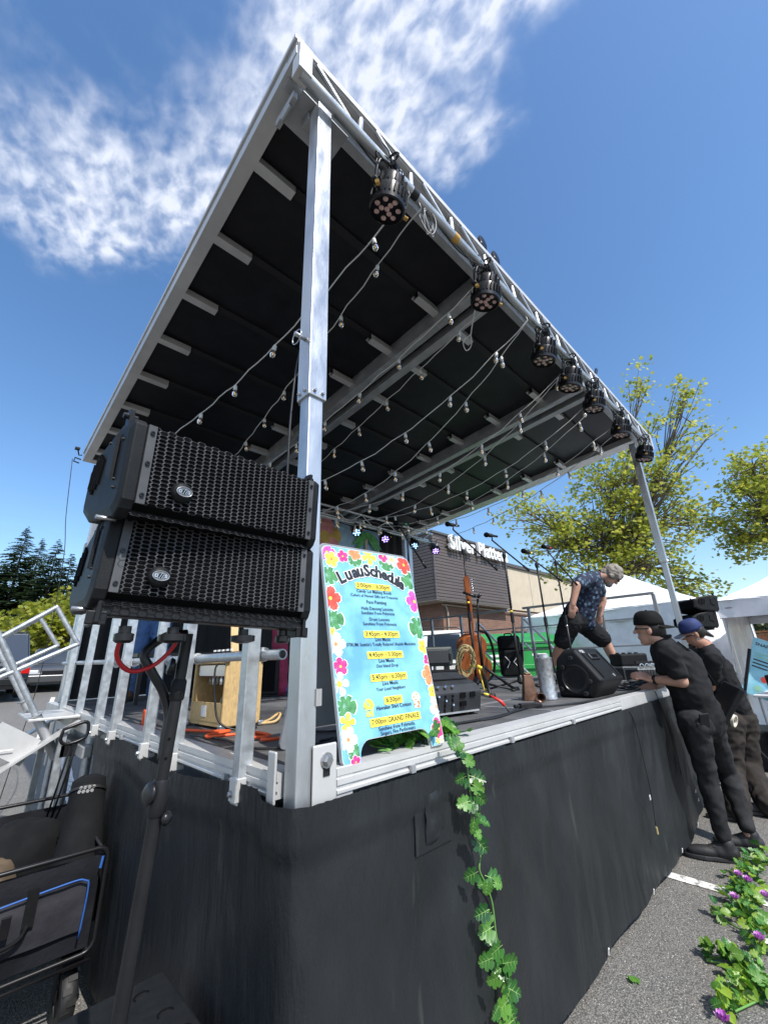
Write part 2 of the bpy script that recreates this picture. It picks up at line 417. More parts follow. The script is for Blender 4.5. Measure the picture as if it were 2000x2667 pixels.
# foot bracket with bolt in a slot
fb = MB(); fb.bb(.045, .125, -.012, -.004, .972, 1.115); fb.build('foot_bracket', 'alu_white', pl, bevel=.004)
MB().bb(.125, .185, -.010, -.002, .972, 1.05).build('foot_bracket', 'alu_white', pl, bevel=.003)
hexbolt(pl, (.088, -.013, 1.075), (0, -1, 0), .0135, .014)
MB().box((.088, -.0135, 1.052), (.022, .002, .03)).build('bolt_slot', 'roof_rib', pl)
MB().bb(-.02, -.012, .075, .115, .975, 1.10).build('foot_bracket', 'alu_white', pl, bevel=.003)
MB().box((.064, -.002, 1.235), (.02, .006, .045)).build('tape_patch', 'wire_grey', pl)
post(5.25, .09, .96, 2.35, 4.0)
post(.06, 4.32, .5, 2.2, 3.75, .085)
post(5.25, 4.32, .5, 2.2, 3.75, .085)

# roof
SL = math.atan(.073); RT = Matrix.Translation((0, -.05, 4.19)) @ Matrix.Rotation(-SL, 4, 'X')
LEN = 4.72; XL, XR = -.17, 5.45
roof = MB(RT).bb(XL, XR, 0, LEN, -.012, 0).build('roof', 'alu_white', stage)
f1 = MB(RT); f1.bb(XL, XL+.014, .012, LEN-.012, -.135, -.0125); f1.bb(XL+.0145, -.088, .03, LEN-.02, -.135, -.125); f1.bb(XL-.012, XL-.001, .0, LEN, -.03, .004)
f1.build('side_fascia', 'alu_white', roof)
f2 = MB(RT); f2.bb(XR-.014, XR, .012, LEN-.012, -.135, -.0125); f2.bb(5.25, XR-.0145, .03, LEN-.02, -.135, -.125); f2.bb(5.25, 5.262, .03, LEN-.02, -.1245, -.0125); f2.build('side_fascia', 'alu_white', roof)
f3 = MB(RT); f3.bb(XL, XR, 0.0, .011, -.05, -.0125); f3.bb(XL, XR, .0115, .10, -.062, -.0505); f3.build('front_fascia', 'alu_white', roof)
f3 = MB(RT); f3.bb(XL+.02, XR-.02, .11, .16, -.15, -.063); f3.build('front_beam', 'alu_dull', roof)
f4 = MB(RT); f4.bb(XL, XR, LEN-.011, LEN, -.13, -.0125); f4.bb(XL+.02, XR-.02, LEN-.1, LEN-.012, -.13, -.12); f4.build('back_fascia', 'alu_white', roof)
BAYS = ((-.088, 1.53), (1.78, 3.40), (3.68, 5.25)); ROWS = [.56+.553*k for k in range(8)]
for bx in ((1.53, 1.78), (3.40, 3.68)):
    bm_ = MB(RT); bm_.bb(bx[0], bx[0]+.085, .1, LEN-.11, -.205, -.03); bm_.bb(bx[1]-.085, bx[1], .1, LEN-.11, -.205, -.03)
    o = bm_.build('roof_beam', 'alu_dull', roof, bevel=.004)
    MB(RT).bb(bx[0]+.0855, bx[1]-.0855, .1, LEN-.11, -.13, -.03).build('beam_gap_dark', 'roof_rib', o)  # filler block: shade of the gap between the bars put into near-black colour
    for yy in (.45, 2.6): MB(RT).bb(bx[0]+.02, bx[0]+.07, yy, yy+.14, -.209, -.2055).build('splice_plate', 'bolt', o)
for bi, (xa, xb) in enumerate(BAYS):
    yy = [.165]+ROWS+[LEN-.105]
    for k in range(len(yy)-1):
        MB(RT).bb(xa+.004, xb-.004, yy[k]+.004, yy[k+1]-.004, -.055, -.015).build('roof_panel', 'roof_panel', roof)
    for k, yk in enumerate(ROWS):
        MB(RT).bb(xa+.01, xb-.01, yk-.028, yk+.028, -.075, -.056).build('panel_rib', 'roof_rib', roof)
        for x0, x1 in ((xa, xa+.245), (xb-.245, xb)):
            b_ = MB(RT); b_.bb(x0, x1, yk-.03, yk+.03, -.132, -.12); b_.bb(x0, x1, yk-.03, yk-.022, -.1195, -.077); b_.bb(x0, x1, yk+.022, yk+.03, -.1195, -.077)
            b_.bb(x0, x1, yk+.031, yk+.05, -.09, -.082)
            ob_ = b_.build('panel_bracket', 'alu_white', roof)
# front lighting truss
CH = 3.93
tr = MB().cyl((-.14, -.05, CH), (5.47, -.05, CH), .027, 14).build('truss_chord', 'alu', stage, auto=40)
MB().bb(-.166, -.095, -.078, -.01, 3.91, 4.12).build('truss_end_box', 'alu_white', tr, bevel=.004)
MB().bb(5.4, 5.47, -.08, .02, 3.90, 4.125).build('truss_end_box', 'alu_white', tr, bevel=.004)
x = -.05; k = 0
while x < 5.2:
    MB().cyl((x, -.044, 4.135), (x+.24, -.05, CH+.015), .0125, 8).build('truss_brace', 'alu', tr, auto=40)
    MB().cyl((x+.30, -.03, 4.13), (x+.27, -.05, CH+.01), .016, 8).build('truss_brace', 'alu', tr, auto=40)
    x += .40; k += 1
for x in (.62, 1.02, 2.3, 3.35, 4.5): MB().cyl((x, -.05, CH), (x+.05, -.05, CH), .0285, 14).build('tape_band', 'cable_black' if x != 1.02 else 'tag_orange', tr, auto=40)
# gusset plates and hinges at the front left corner
MB().bb(-.085, .20, .02, .20, 3.985, 3.992).build('corner_gusset', 'alu_dull', stage)
hg = MB(); hg.bb(-.12, -.095, .05, .22, 3.94, 3.985); hg.cyl((-.108, .09, 3.935), (-.108, .17, 3.935), .012, 8); hg.build('corner_hinge', 'alu_dull', stage, bevel=.002)
MB().bb(-.02, .085, .07, .13, 3.93, 3.984).build('post_clamp', 'alu_dull', stage, bevel=.003)
# rear truss: two chords with zigzag
rt_ = MB(); rt_.cyl((.0, 3.9, 3.66), (5.5, 3.9, 3.66), .022, 10); rt_.cyl((.0, 3.9, 3.47), (5.5, 3.9, 3.47), .022, 10)
rt_.cyl((.0, 4.02, 3.56), (5.5, 4.02, 3.56), .02, 10)
ro_ = rt_.build('rear_truss', 'alu', stage, auto=40)
for i in range(18):
    MB().cyl((.05+i*.3, 3.9, 3.47 if i % 2 else 3.66), (.35+i*.3, 3.9, 3.66 if i % 2 else 3.47), .009, 6).build('truss_brace', 'alu', ro_, auto=40)
# vents / horns on top of the front edge
for x in (1.42, 1.6):
    t_ = MB(RT @ at(x, .05, .03, 0, radians(100))); t_.lathe([(.02, -.05), (.03, 0), (.055, .05), (.06, .055)], 14); t_.build('roof_horn', 'black_smooth', roof, smooth=True)
t_ = MB(RT @ at(3.62, .0, .02, .3, .5)); t_.box((0, 0, 0), (.12, .01, .05)); t_.box((.03, 0, .03), (.05, .01, .05)); t_.build('roof_tab', 'black_smooth', roof)

# ------------------------------------------------------------------ skirt
def skirt_mat():
    mt = bpy.data.materials.new('skirt_vinyl'); mt.use_nodes = True; t = mt.node_tree; b = t.nodes['Principled BSDF']
    c = N(t, 'ShaderNodeTexCoord')
    def nz(sc, st, det=5):
        mp = N(t, 'ShaderNodeMapping'); mp.inputs['Scale'].default_value = st; t.links.new(c.outputs['Object'], mp.inputs[0])
        n = N(t, 'ShaderNodeTexNoise'); n.inputs['Scale'].default_value = sc; n.inputs['Detail'].default_value = det; t.links.new(mp.outputs[0], n.inputs['Vector']); return n.outputs[0]
    r1 = N(t, 'ShaderNodeValToRGB'); t.links.new(nz(3, (1, 1, .5)), r1.inputs[0])
    e = r1.color_ramp.elements; e[0].position = .3; e[0].color = (.010, .012, .014, 1); e[1].position = .75; e[1].color = (.022, .025, .028, 1)
    sc = N(t, 'ShaderNodeMapRange'); sc.inputs['From Min'].default_value = .66; sc.inputs['From Max'].default_value = .8; t.links.new(nz(9, (2.2, 2.2, .25), 8), sc.inputs['Value'])
    mx_ = N(t, 'ShaderNodeMix', data_type='RGBA'); t.links.new(sc.outputs[0], mx_.inputs[0]); t.links.new(r1.outputs[0], mx_.inputs[6]); mx_.inputs[7].default_value = (.06, .062, .055, 1)
    t.links.new(mx_.outputs[2], b.inputs['Base Color'])
    rr = N(t, 'ShaderNodeMapRange'); rr.inputs['To Min'].default_value = .33; rr.inputs['To Max'].default_value = .55; b.inputs['Specular IOR Level'].default_value = .38; t.links.new(nz(5, (1, 1, .4)), rr.inputs['Value']); t.links.new(rr.outputs[0], b.inputs['Roughness'])
    bp = N(t, 'ShaderNodeBump'); bp.inputs['Strength'].default_value = .75; bp.inputs['Distance'].default_value = .03
    t.links.new(math_node(t, 'ADD', nz(7, (1.6, 1.6, .35), 6), math_node(t, 'MULTIPLY', nz(160, (1, 1, 1), 2), .03)), bp.inputs['Height']); t.links.new(bp.outputs[0], b.inputs['Normal'])
    MATS['skirt_vinyl'] = mt
skirt_mat()
sk = thing('stage_skirt', 'long black vinyl skirt hanging around the stage edge', 'stage skirt', (0, 0, 0))
def skirt_sheet(name, path, s0, ztop, zbot, seed, amp=1.0, rows=38):
    # path: list of (x, y, nx, ny) samples, s = running length
    n = len(path); vs = []; s = 0; prev = None; arc = []
    for q in path:
        if prev: s += math.hypot(q[0]-prev[0], q[1]-prev[1])
        arc.append(s); prev = q
    for i, q in enumerate(path):
        s = arc[i]
        for j in range(rows+1):
            t = j/rows; zt_, zb_ = ztop(s), zbot(s)
            z = zt_+(zb_-zt_)*t
            drape = noise.noise(V((s*2.3+t*.5, seed, t*.9))); fold = .075*drape+.028*noise.noise(V((s*8+t*1.1, seed+5, t*1.4)))+.034*(.3-abs(noise.noise(V((s*4-t*2.2, seed+2, t*1.0)))))*(1.25-t)+.026*(.3-abs(noise.noise(V((s*4.6+t*2.6, seed+4, t*1.2)))))*(1.1-t)+.007*noise.noise(V((s*20, seed+8, t*6)))
            gath = .0035*sin(s*190+3*noise.noise(V((s*8, 1, 0))))*max(0, 1-t*7)
            band = .009*(1 if t < .115 else 0)
            big = .035*noise.noise(V((s*1.1, seed+9, .4)))
            lf = q[2] < -.5; fl_ = 1-math.exp(-((q[0]-.51)/.2)**4-((z-.86)/.2)**4); fold *= fl_; big *= fl_; off = .006+amp*((fold+(0 if lf else big*.6))*(.35 if lf else 1)*min(1, t*2.2)*(1.0-.68*t)+gath)+band+(-.012 if lf else -.016)*t
            vs.append((q[0]+q[2]*off, q[1]+q[3]*off, z))
    r1 = rows+1
    fs = [(i*r1+j, i*r1+j+1, (i+1)*r1+j+1, (i+1)*r1+j) for i in range(n-1) for j in range(rows)]
    return MB().add(vs, fs).build(name, 'skirt_vinyl', sk, smooth=True)
path = []
y = 2.12
while y > .05: path.append((-.018, y, -1, 0)); y -= .012
for i in range(9):
    a = pi+pi/2*i/8; path.append((.03+.048*cos(a), .03+.048*sin(a), cos(a), sin(a)))
x = .05
while x < 3.9: path.append((x, -.018, 0, -1)); x += .013
def zt_f(s):
    d = abs(s-1.2)
    if s < 2.0: return .985+.022*sin((2.1-s)*5.2+.9)-.03*math.exp(-((s-.95)/.25)**2)
    return .985
skirt_sheet('front_cloth', path, 0, lambda s: zt_f(s), lambda s: .065+.006*noise.noise(V((s*2, 3, 0)))+(.0 if s < 5.35 else (s-5.35)*.15), 3.7)
path = []; x = 3.85
while x < 5.27: path.append((x, .03, 0, -1)); x += .014
skirt_sheet('side_cloth', path, 0, lambda s: .98, lambda s: .12, 8.2, .8)
path = [(5.27, .03+i*.03, 1, 0) for i in range(145)]
skirt_sheet('side_cloth', path, 0, lambda s: .98, lambda s: .1, 5.5, .8)
# access window stitched into the skirt
T_ = at(.512, -.0265, .862, 0, radians(1))
wn = MB(T_); wn.bb(-.095, .085, .0, .003, -.095, .075); wf = wn.build('window_patch', 'skirt_vinyl', sk)
w2 = MB(T_); w2.bb(-.048, .045, -.004, -.001, -.05, .055); w2.build('window_opening', 'roof_rib', wf)
fl = []
for i in range(7):
    for j in range(9):
        u_, v_ = i/6, j/8
        fl.append((-.05+u_*.085*(1-.12*v_), -.004-.007*sin(u_*3)*(.3+v_)-.01*noise.noise(V((u_*3, v_*3, 2))), .052-v_*.125+.012*u_))
MB(T_).add(fl, [(i*9+j, i*9+j+1, (i+1)*9+j+1, (i+1)*9+j) for i in range(6) for j in range(8)]).build('window_flap', 'skirt_vinyl', wf, smooth=True)
for x, z in ((1.62, .095), (2.3, .09), (2.95, .1), (3.45, .12), (3.6, .3), (3.62, .24)):
    MB(at(x, -.024, z, .3, .2)).box((0, 0, 0), (.012, .005, .022)).build('hem_clip', 'white_plastic', sk)
# ------------------------------------------------------------------ guard rails
rl = thing('guard_rail', 'aluminium guard rail of flat posts along the left stage edge behind the speaker pole', 'railing', (-.02, 1.8, 1.0))
for y, wd in ((.25, .045), (.82, .05), (1.18, .035), (1.76, .05), (2.17, .05), (2.81, .03), (3.5, .06)):
    p_ = MB().bb(-.036, .008, y, y+wd, .945, 1.97).build('rail_post', 'galv', rl, bevel=.003)
    MB().bb(-.046, .016, y-.006, y+wd-.01, .955, 1.015).build('post_bracket', 'alu_white', p_, bevel=.002)
    hexbolt(p_, (-.0, y-.008, .985), (0, -1, 0), .008, .009)
    hexbolt(p_, (-.046, y+.02, .975), (-1, 0, 0), .007, .008)
def pipe(name, a, b, r, mat, parent, n=12):
    a, b = V(a), V(b); F = frame(b-a).to_4x4(); F.translation = a; L = (b-a).length
    mb = MB(F); mb.lathe([(r*.76, .03), (r*.76, 0), (r, 0), (r, L), (r*.76, L), (r*.76, L-.03)], n, cap=False)
    mb.lathe([(r*.75, .028), (r*.75, .029)], n)
    return mb.build(name, mat, parent, auto=40)
pipe('rail_pipe', (.026, .14, 1.357), (.026, 1.5, 1.365), .0165, 'galv', rl)
pipe('rail_pipe', (.026, 1.48, 1.366), (.026, 4.25, 1.40), .0155, 'galv', rl)
pipe('rail_pipe', (.026, .3, 1.93), (.026, 4.25, 1.93), .0165, 'galv', rl)
for y in (.28, .85, 1.2, 1.79, 2.2): MB().cyl((.026, y-.025, 1.36), (.026, y-.005, 1.36), .023, 12).build('pipe_collar', 'alu_white', rl, auto=40)

rr = thing('guard_rail', 'aluminium guard rail across the right end of the stage behind the bending man', 'railing', (5.22, 2.2, DZ))
for y in (.31, .94, 1.96, 3.2, 3.84): MB().bb(5.215, 5.25, y-.02, y+.02, DZ, 1.985).build('rail_post', 'alu_dull', rr, bevel=.003)
for y0, y1 in ((.3, 2.05), (2.3, 4.15)):
    MB().bb(5.21, 5.255, y0, y1, 1.985, 2.015).build('top_rail', 'alu_dull', rr, bevel=.003)
for z in (1.72, 1.40): MB().bb(5.222, 5.243, .3, 4.15, z-.009, z+.009).build('mid_rail', 'alu_dull', rr, bevel=.002)

# stairs on the left
st = thing('stage_stairs', 'aluminium stairs with tubular handrails at the far left end of the stage', 'stairs', (-.5, 3.1, .1))
def hrail(pts_top, pts_mid, post_pts, r, coll):
    h = MB(); h.tube([pts_top[1], pts_top[0]], r, 12); h.tube([pts_top[0], pts_mid[0]], r, 12); h.tube([pts_mid[0], pts_mid[1]], r, 12); h.ell(pts_top[0], (r, r, r), 12, 8); h.ell(pts_mid[0], (r, r, r), 12, 8)
    o = h.build('handrail', 'galv', st, auto=50)
    MB().tube(post_pts, r*1.15, 12).build('handrail_post', 'galv', o, auto=40)
    a, b = V(post_pts[0]), V(post_pts[1]); d = (b-a).normalized(); L = (b-a).length
    MB().tube([a+d*(L*coll), b], r*1.75, 12).build('post_socket', 'alu_dull', o, auto=40)
    c = a+d*(L*coll); MB().tube([c, c+d*.008], r*2.5, 12).build('socket_flange', 'alu_dull', o, auto=40)
hrail(((-.283, 2.8, 1.77), (-.95, 2.8, 1.222)), ((-.109, 2.8, 1.513), (-.95, 2.8, 1.053)), ((-.575, 2.8, 1.60), (-.10, 2.8, .775)), .0165, .66)
hrail(((-.31, 3.4, 1.745), (-1.0, 3.4, 1.2)), ((-.155, 3.4, 1.529), (-1.0, 3.4, 1.03)), ((-.56, 3.4, 1.57), (-.2, 3.4, .98)), .0165, .75)
for y in (2.72, 3.46):
    sg = MB(); a, b = V((-.02, y, 1.0)), V((-1.0, y, .36)); sg.bar(a, b, .012, .13, up=V((0, 1, 0))); sg.build('stringer', 'alu_white', st)
MB().bb(-.3, -.015, 2.735, 3.445, 1.02, 1.035).build('landing_plate', 'alu_white', st, bevel=.003)
for i, (x, z) in enumerate(((-.47, .85), (-.72, .66), (-.97, .47))):
    t_ = MB(); t_.bb(x-.12, x+.13, 2.735, 3.445, z, z+.02); t_.bb(x-.12, x-.105, 2.735, 3.445, z-.05, z-.0005); t_.build('tread', 'alu_white', st, bevel=.003)
for x, y in ((-.1, 2.7), (-.1, 3.5), (-.9, 2.7), (-.9, 3.5)):
    MB().bb(x-.02, x+.02, y-.02, y+.02, gz(x, y), .95 if x > -.5 else .42).build('support_leg', 'galv', st)
MB().bb(-.1, .0, 2.68, 2.72, .79, .86).build('lower_brace', 'black_metal', st)
MB(at(-.36, 2.75, .9, 0, 0, .55)).box((0, 0, 0), (.26, .014, .16)).build('side_plate', 'alu_white', st)
# right-hand stairs seen past the rail
s2 = thing('stage_stairs', 'aluminium stair handrails beyond the right guard rail in front of the green dumpster', 'stairs', (5.9, 2.5, .1))
for y0, n in ((2.97, 0), (2.14, 1)):
    x0 = 5.36
    h = MB(); h.tube([(x0, y0+.12, 1.12), (x0, y0, 1.88)], .02, 10); h.tube([(x0, y0, 1.88), (x0+1.0, y0-.45, .85)], .02, 10); h.tube([(x0+.02, y0+.03, 1.5), (x0+.95, y0-.42, .55)], .017, 10); h.tube([(x0+.9, y0-.42, .9), (x0+.9, y0-.42, .1)], .018, 8)
    h.build('handrail', 'galv', s2, auto=50)
for i in range(4): MB().bb(5.3+i*.25, 5.55+i*.25, 1.8, 2.5, .85-i*.22, .87-i*.22).build('tread', 'alu_white', s2)

# ------------------------------------------------------------------ loudspeakers on the pole
def honeycomb(w, h, a=.0094, b=.0056, c=.0041, k=.85):
    vs = []; fs = []; px_ = a+b; nx_ = int(w/px_); ny_ = int(h/(2*c))
    hexa = [(a, 0), (b, c), (-b, c), (-a, 0), (-b, -c), (b, -c)]
    for i in range(nx_+1):
        for j in range(ny_+1):
            cx = -w/2+i*px_; cz = -h/2+j*2*c+(c if i % 2 else 0)
            if cz > h/2 or abs(cx) > w/2: continue
            o = len(vs)
            for x, z in hexa: vs.append((cx+x, 0, cz+z))
            kk = [(x*k*.98+(.0), z*k) for x, z in hexa]
            for x, z in kk: vs.append((cx+x, -.0008, cz+z))
            for x, z in kk: vs.append((cx+x, .003, cz+z))
            for q in range(6):
                r = (q+1) % 6
                fs.append((o+q, o+6+q, o+6+r, o+r)); fs.append((o+6+q, o+12+q, o+12+r, o+6+r)) if q in (0, 1, 2) else None
    return vs, fs
def text_mesh(txt, size, T, mat, parent, name='lettering', ext=.0006, align='CENTER', bold=0.0, shear=0, spacing=1.0, flat=False):
    c = bpy.data.curves.new(name, 'FONT'); c.body = txt; c.size = size; c.extrude = ext; c.align_x = align; c.align_y = 'CENTER'
    c.offset = bold; c.shear = shear; c.space_character = spacing; c.resolution_u = 3
    t = bpy.data.objects.new(name, c); COL.objects.link(t)
    dg = bpy.context.evaluated_depsgraph_get(); me = bpy.data.meshes.new_from_object(t.evaluated_get(dg)); bpy.data.objects.remove(t)
    me.transform(T); me.materials.clear(); me.materials.append(MATS[mat]); me.name = name
    return link(name, me, parent)
def speaker(T, label, w=.455, h=.155, dk=1.0):
    o = thing('line_array_speaker', label, 'speaker', tuple(T.translation), 'speakers on the pole')
    W = w-.05; Y = lambda y: y*dk if y > .06 else y
    prof = [(0, -h/2), (0, h/2), (.05, h/2+.004), (.19, h/2-.022), (.25, h/2-.05), (.25, -h/2+.01), (.19, -h/2-.012), (.03, -h/2-.02)]
    vs = [(-W/2, Y(y), z) for y, z in prof]+[(W/2, Y(y), z) for y, z in prof]; n = len(prof)
    MB(T).add(vs, [tuple(range(n)), tuple(range(2*n-1, n-1, -1))]+[(i, n+i, n+(i+1) % n, (i+1) % n) for i in range(n)]).build('cabinet', 'grille_back', o)
    gv_, gf_ = honeycomb(W-.026, h-.006)
    g = MB(T @ at(0, -.006, 0)).add(gv_, gf_).build('grille', 'grille_metal', o)
    for s_ in (-1, 1):
        MB(T).bb(s_*(W/2-.015), s_*W/2, -.007, -.001, -h/2, h/2).build('grille_edge', 'grille_metal', g)
        for z in (-h/2+.016, 0, h/2-.016):
            MB(T @ at(s_*(W/2-.0075), -.008, z, 0, pi/2)).lathe([(.0042, 0), (.0042, .002), (.002, .0022), (.002, .0005)], 10).build('screw', 'black_smooth', g)
    gl_, glf = honeycomb(W-.01, .034)
    MB(T @ at(0, .013, -h/2-.0125, 0, radians(-57))).add(gl_, glf).build('lower_grille_shaded', 'black_plastic', o)  # same mesh as the front; its shadow is put into the near-black material
    # end cheeks
    pc = [(-.004, -h/2+.004), (-.004, h/2-.002), (.01, h/2+.010), (.075, h/2+.012), (.20, h/2-.018), (.262, h/2-.056), (.262, -h/2+.012), (.2, -h/2-.016), (.022, -h/2-.026), (.004, -h/2-.012)]; pc = [(Y(a), b) for a, b in pc]
    for s_ in (-1, 1):
        x0, x1 = s_*W/2, s_*(W/2+.022); n = len(pc); cy, cz = .12*dk, 0
        vs = [(x0, y, z) for y, z in pc]+[(x1, y, z) for y, z in pc]+[(x1+s_*.005, cy+(y-cy)*.86, cz+(z-cz)*.84) for y, z in pc]
        fs = [tuple(range(n)), tuple(range(2*n, 3*n))[::-1]]+[(i, n+i, n+(i+1) % n, (i+1) % n) for i in range(n)]+[(n+i, 2*n+i, 2*n+(i+1) % n, n+(i+1) % n) for i in range(n)]
        ck = MB(T).add(vs, fs).build('end_cheek', 'black_plastic', o, bevel=.003)
        X = s_*(W/2+.029)
        for k in range(5):
            MB(T @ at(X, (.150+k*.016)*dk, .004, 0, radians(14))).box((0, 0, 0), (.004, .006, .085-abs(k-2)*.016)).build('vent_slot', 'grille_back', ck)
        pl_ = MB(T); pl_.add([(X, .045, h/2-.012), (X, .085, h/2-.03), (X, .085, -.01), (X, .045, -.03), (X+s_*.005, .048, h/2-.018), (X+s_*.005, .08, h/2-.034), (X+s_*.005, .08, -.014), (X+s_*.005, .048, -.03)], [(4, 5, 6, 7), (0, 1, 5, 4), (1, 2, 6, 5), (2, 3, 7, 6), (3, 0, 4, 7)]); pl_.build('rigging_plate', 'black_plastic', ck)
        for y, z in ((.03, h/2-.03), (.04, -.03), (.035, -h/2+.03), (.1, h/2-.02)):
            MB(T @ at(X-s_*.002, y, z, 0, 0, pi/2)).lathe([(.003, -.004), (.003, .004)], 8).build('rivet', 'roof_rib', ck)
        rp = MB(T); rp.bb(X-s_*.012, X-s_*.004, .03, .05, h/2-.005, h/2+.034); rp.cyl((X-s_*.02, .04, h/2+.022), (X+s_*.004, .04, h/2+.022), .006, 8); rp.build('rigging_tab', 'black_metal', ck)
        pn = MB(T); pn.cyl((X-s_*.02, .05, -h/2-.026), (X+s_*.012, .05, -h/2-.026), .004, 8); pn.build('quick_pin', 'bolt', ck, smooth=True)
    # round badge
    bx, bz = -W*.31, -h*.26
    b = MB(T @ at(bx, -.007, bz, 0, pi/2)); b.lathe([(.0205, -.003), (.0205, .004), (.017, .010), (.010, .013), (.0, .014)], 24, cap=False); bo = b.build('badge', 'black_plastic', o, smooth=True)
    bf = MB(T @ at(bx, -.0205, bz, 0, pi/2)); bf.lathe([(.0001, 0), (.0152, 0)], 24, cap=False)
    for i in range(len(bf.v)): q = (T.inverted() @ V(bf.v[i])); q.z = bz+(q.z-bz)*.62; bf.v[i] = tuple(T @ q)
    bf.build('badge_plate', 'badge_face', bo)
    rg = [V((bx+.0148*cos(a), -.0212, bz+.0092*sin(a))) for a in np.linspace(0, 2*pi, 29)[:-1]]
    MB(T).tube(rg, .0007, 5, closed=True).build('badge_ring', 'badge_silver', bo)
    text_mesh('D', .0085, T @ at(bx-.0082, -.0212, bz-.0005, 0, pi/2), 'badge_silver', bo, bold=.0003)
    text_mesh('S', .0085, T @ at(bx+.0085, -.0212, bz-.0005, 0, pi/2), 'badge_silver', bo, bold=.0003)
    lg = MB(T); lg.bar((bx-.003, -.0214, bz-.005), (bx+.002, -.0214, bz+.007), .0018, .0008); lg.bar((bx+.001, -.0214, bz-.005), (bx+.004, -.0214, bz+.002), .0018, .0008); lg.build('badge_mark', 'badge_silver', bo)
    return o
T_lo = at(-.326, -.190, 1.530, radians(-1.2), radians(-1), radians(2.2))
T_up = at(-.330, -.242, 1.694, radians(6), radians(5), radians(-1.5))
speaker(T_lo, 'lower black speaker of the two stacked on the tall pole', dk=1.08)
speaker(T_up, 'upper black speaker of the two stacked on the tall pole, tilted forward', dk=.85)
# pole, bracket
ps = thing('speaker_pole', 'tall black steel pole holding up the two stacked speakers', 'speaker stand', (-.385, -.05, .5))
P0, P1 = V((-.383, -.05, .5)), V((-.335, -.05, 1.40))
ax = (P1-P0).normalized(); at_ = lambda z: P0+ax*((z-.5)/ax.z)
MB().tube([at_(.5), at_(1.10)], .0132, 20).build('lower_tube', 'black_metal', ps, auto=40)
up_ = MB().tube([at_(1.09), at_(1.40)], .0118, 20).build('upper_tube', 'black_metal', ps, auto=40)
for z in (1.155, 1.19): 
    q = at_(z); MB().cyl(q+V((-.004, -.0112, 0)), q+V((-.004, -.0122, 0)), .0028, 10).build('pin_hole', 'grille_back', up_)
cl = MB(); cl.tube([at_(1.055), at_(1.06), at_(1.112), at_(1.117)], [.0152, .0168, .0168, .0152], 20); co = cl.build('clamp_collar', 'black_metal', ps, auto=40)
q = at_(1.05); MB(Matrix.Translation(q+V((.012, -.010, 0))) @ Matrix.Scale(.6, 4) @ frame(V((.6, -.8, 0))).to_4x4()).lathe([(.008, -.02), (.01, 0), (.019, .004), (.021, .012), (.014, .022), (.003, .025)], 16).build('clamp_knob', 'black_smooth', co, smooth=True)
q = at_(1.095); MB(Matrix.Translation(q+V((-.015, -.002, 0))) @ Matrix.Scale(.58, 4) @ frame(V((-1, -.25, .2))).to_4x4()).lathe([(.008, -.01), (.02, .002), (.034, .008), (.034, .016), (.02, .02)], 18).build('clamp_wheel', 'black_smooth', co, smooth=True)
MB().tube([at_(1.262), at_(1.266), at_(1.30), at_(1.304)], [.0135, .0155, .0155, .0135], 18).build('ridged_collar', 'black_plastic', ps, auto=30)
q = at_(1.31); MB(Matrix.Translation(q+V((-.014, 0, .02))) @ Matrix.Scale(.7, 4) @ frame(V((-1, .1, .2))).to_4x4()).lathe([(.006, 0), (.022, .006), (.026, .016), (.018, .02)], 16).build('tilt_knob', 'black_smooth', ps, smooth=True)
br = MB(at(-.325, -.155, 1.426, radians(-1.2), 0, radians(2.4))); br.bb(-.218, .218, -.02, .02, -.013, .013)
bo = br.build('cross_bar', 'black_metal', ps, bevel=.003)
for x in (-.212, .212):
    e = MB(at(-.325, -.155, 1.426, radians(-1.2), 0, radians(2.4))); e.bb(x-.004, x+.004, -.03, .07, -.028, .045); e.bb(x-.016, x+.016, -.022, -.015, -.03, -.006); e.build('end_bracket', 'black_metal', bo, bevel=.002)
for x in (-.16, -.075, .075, .175):
    e = MB(at(-.325+x, -.15, 1.405)); e.lathe([(.011, 0), (.011, -.012), (.026 if abs(x) < .1 else .017, -.014), (.026 if abs(x) < .1 else .017, -.026), (.012, -.03)], 14); e.build('bar_knob', 'black_smooth', bo, auto=40)
cable('speaker_cable', [(-.476, -.11, 1.408), (-.478, -.09, 1.355), (-.445, -.07, 1.325), (-.40, -.06, 1.335), (-.37, -.07, 1.37), (-.365, -.08, 1.40)], .0046, 'cable_red', 'red cable looping beneath the lower speaker')
cable('speaker_cable', [(-.33, -.03, 1.402), (-.375, -.03, 1.395), (-.415, -.04, 1.36), (-.40, -.045, 1.325), (-.365, -.03, 1.28), (-.348, -.03, 1.235), (-.35, -.035, 1.20), (-.352, -.04, 1.15)], .0095, 'cable_black', 'thick black cable curling down behind the speaker pole', n=8)
# subwoofer whose top carries the pole
sb = thing('subwoofer', 'dark textured subwoofer cabinet on the asphalt under the speaker pole', 'subwoofer', (-.27, .13, 0))
MB().bb(-.47, -.075, -.28, .54, 0.012, .5).build('cabinet', 'black_plastic', sb, bevel=.008)
for x, y, a in ((-.125, .47, .3), (-.10, .36, .1), (-.085, .27, .5)):
    pts = [(-.018, 0, 0), (-.014, .012, 0), (0, .017, 0), (.016, .012, 0), (.02, 0, 0)]
    MB(at(x-.03, y, .5005, a)).tube(smoothpath(pts, 3), .0024, 6).build('recess_line', 'grille_back', sb)
MB().lathe([(.035, .5), (.035, .506), (.028, .51)], 18, at(-.383, -.05, 0)).build('pole_cup', 'black_metal', sb)
cable('power_cable', [(-.45, .3, .012), (-.40, .62, .01), (-.28, .85, .012), (-.2, 1.05, .014), (-.24, 1.2, .01), (-.4, 1.25, .01)], .006, 'cable_black', 'black power cable on the asphalt beside the wagon wheel')
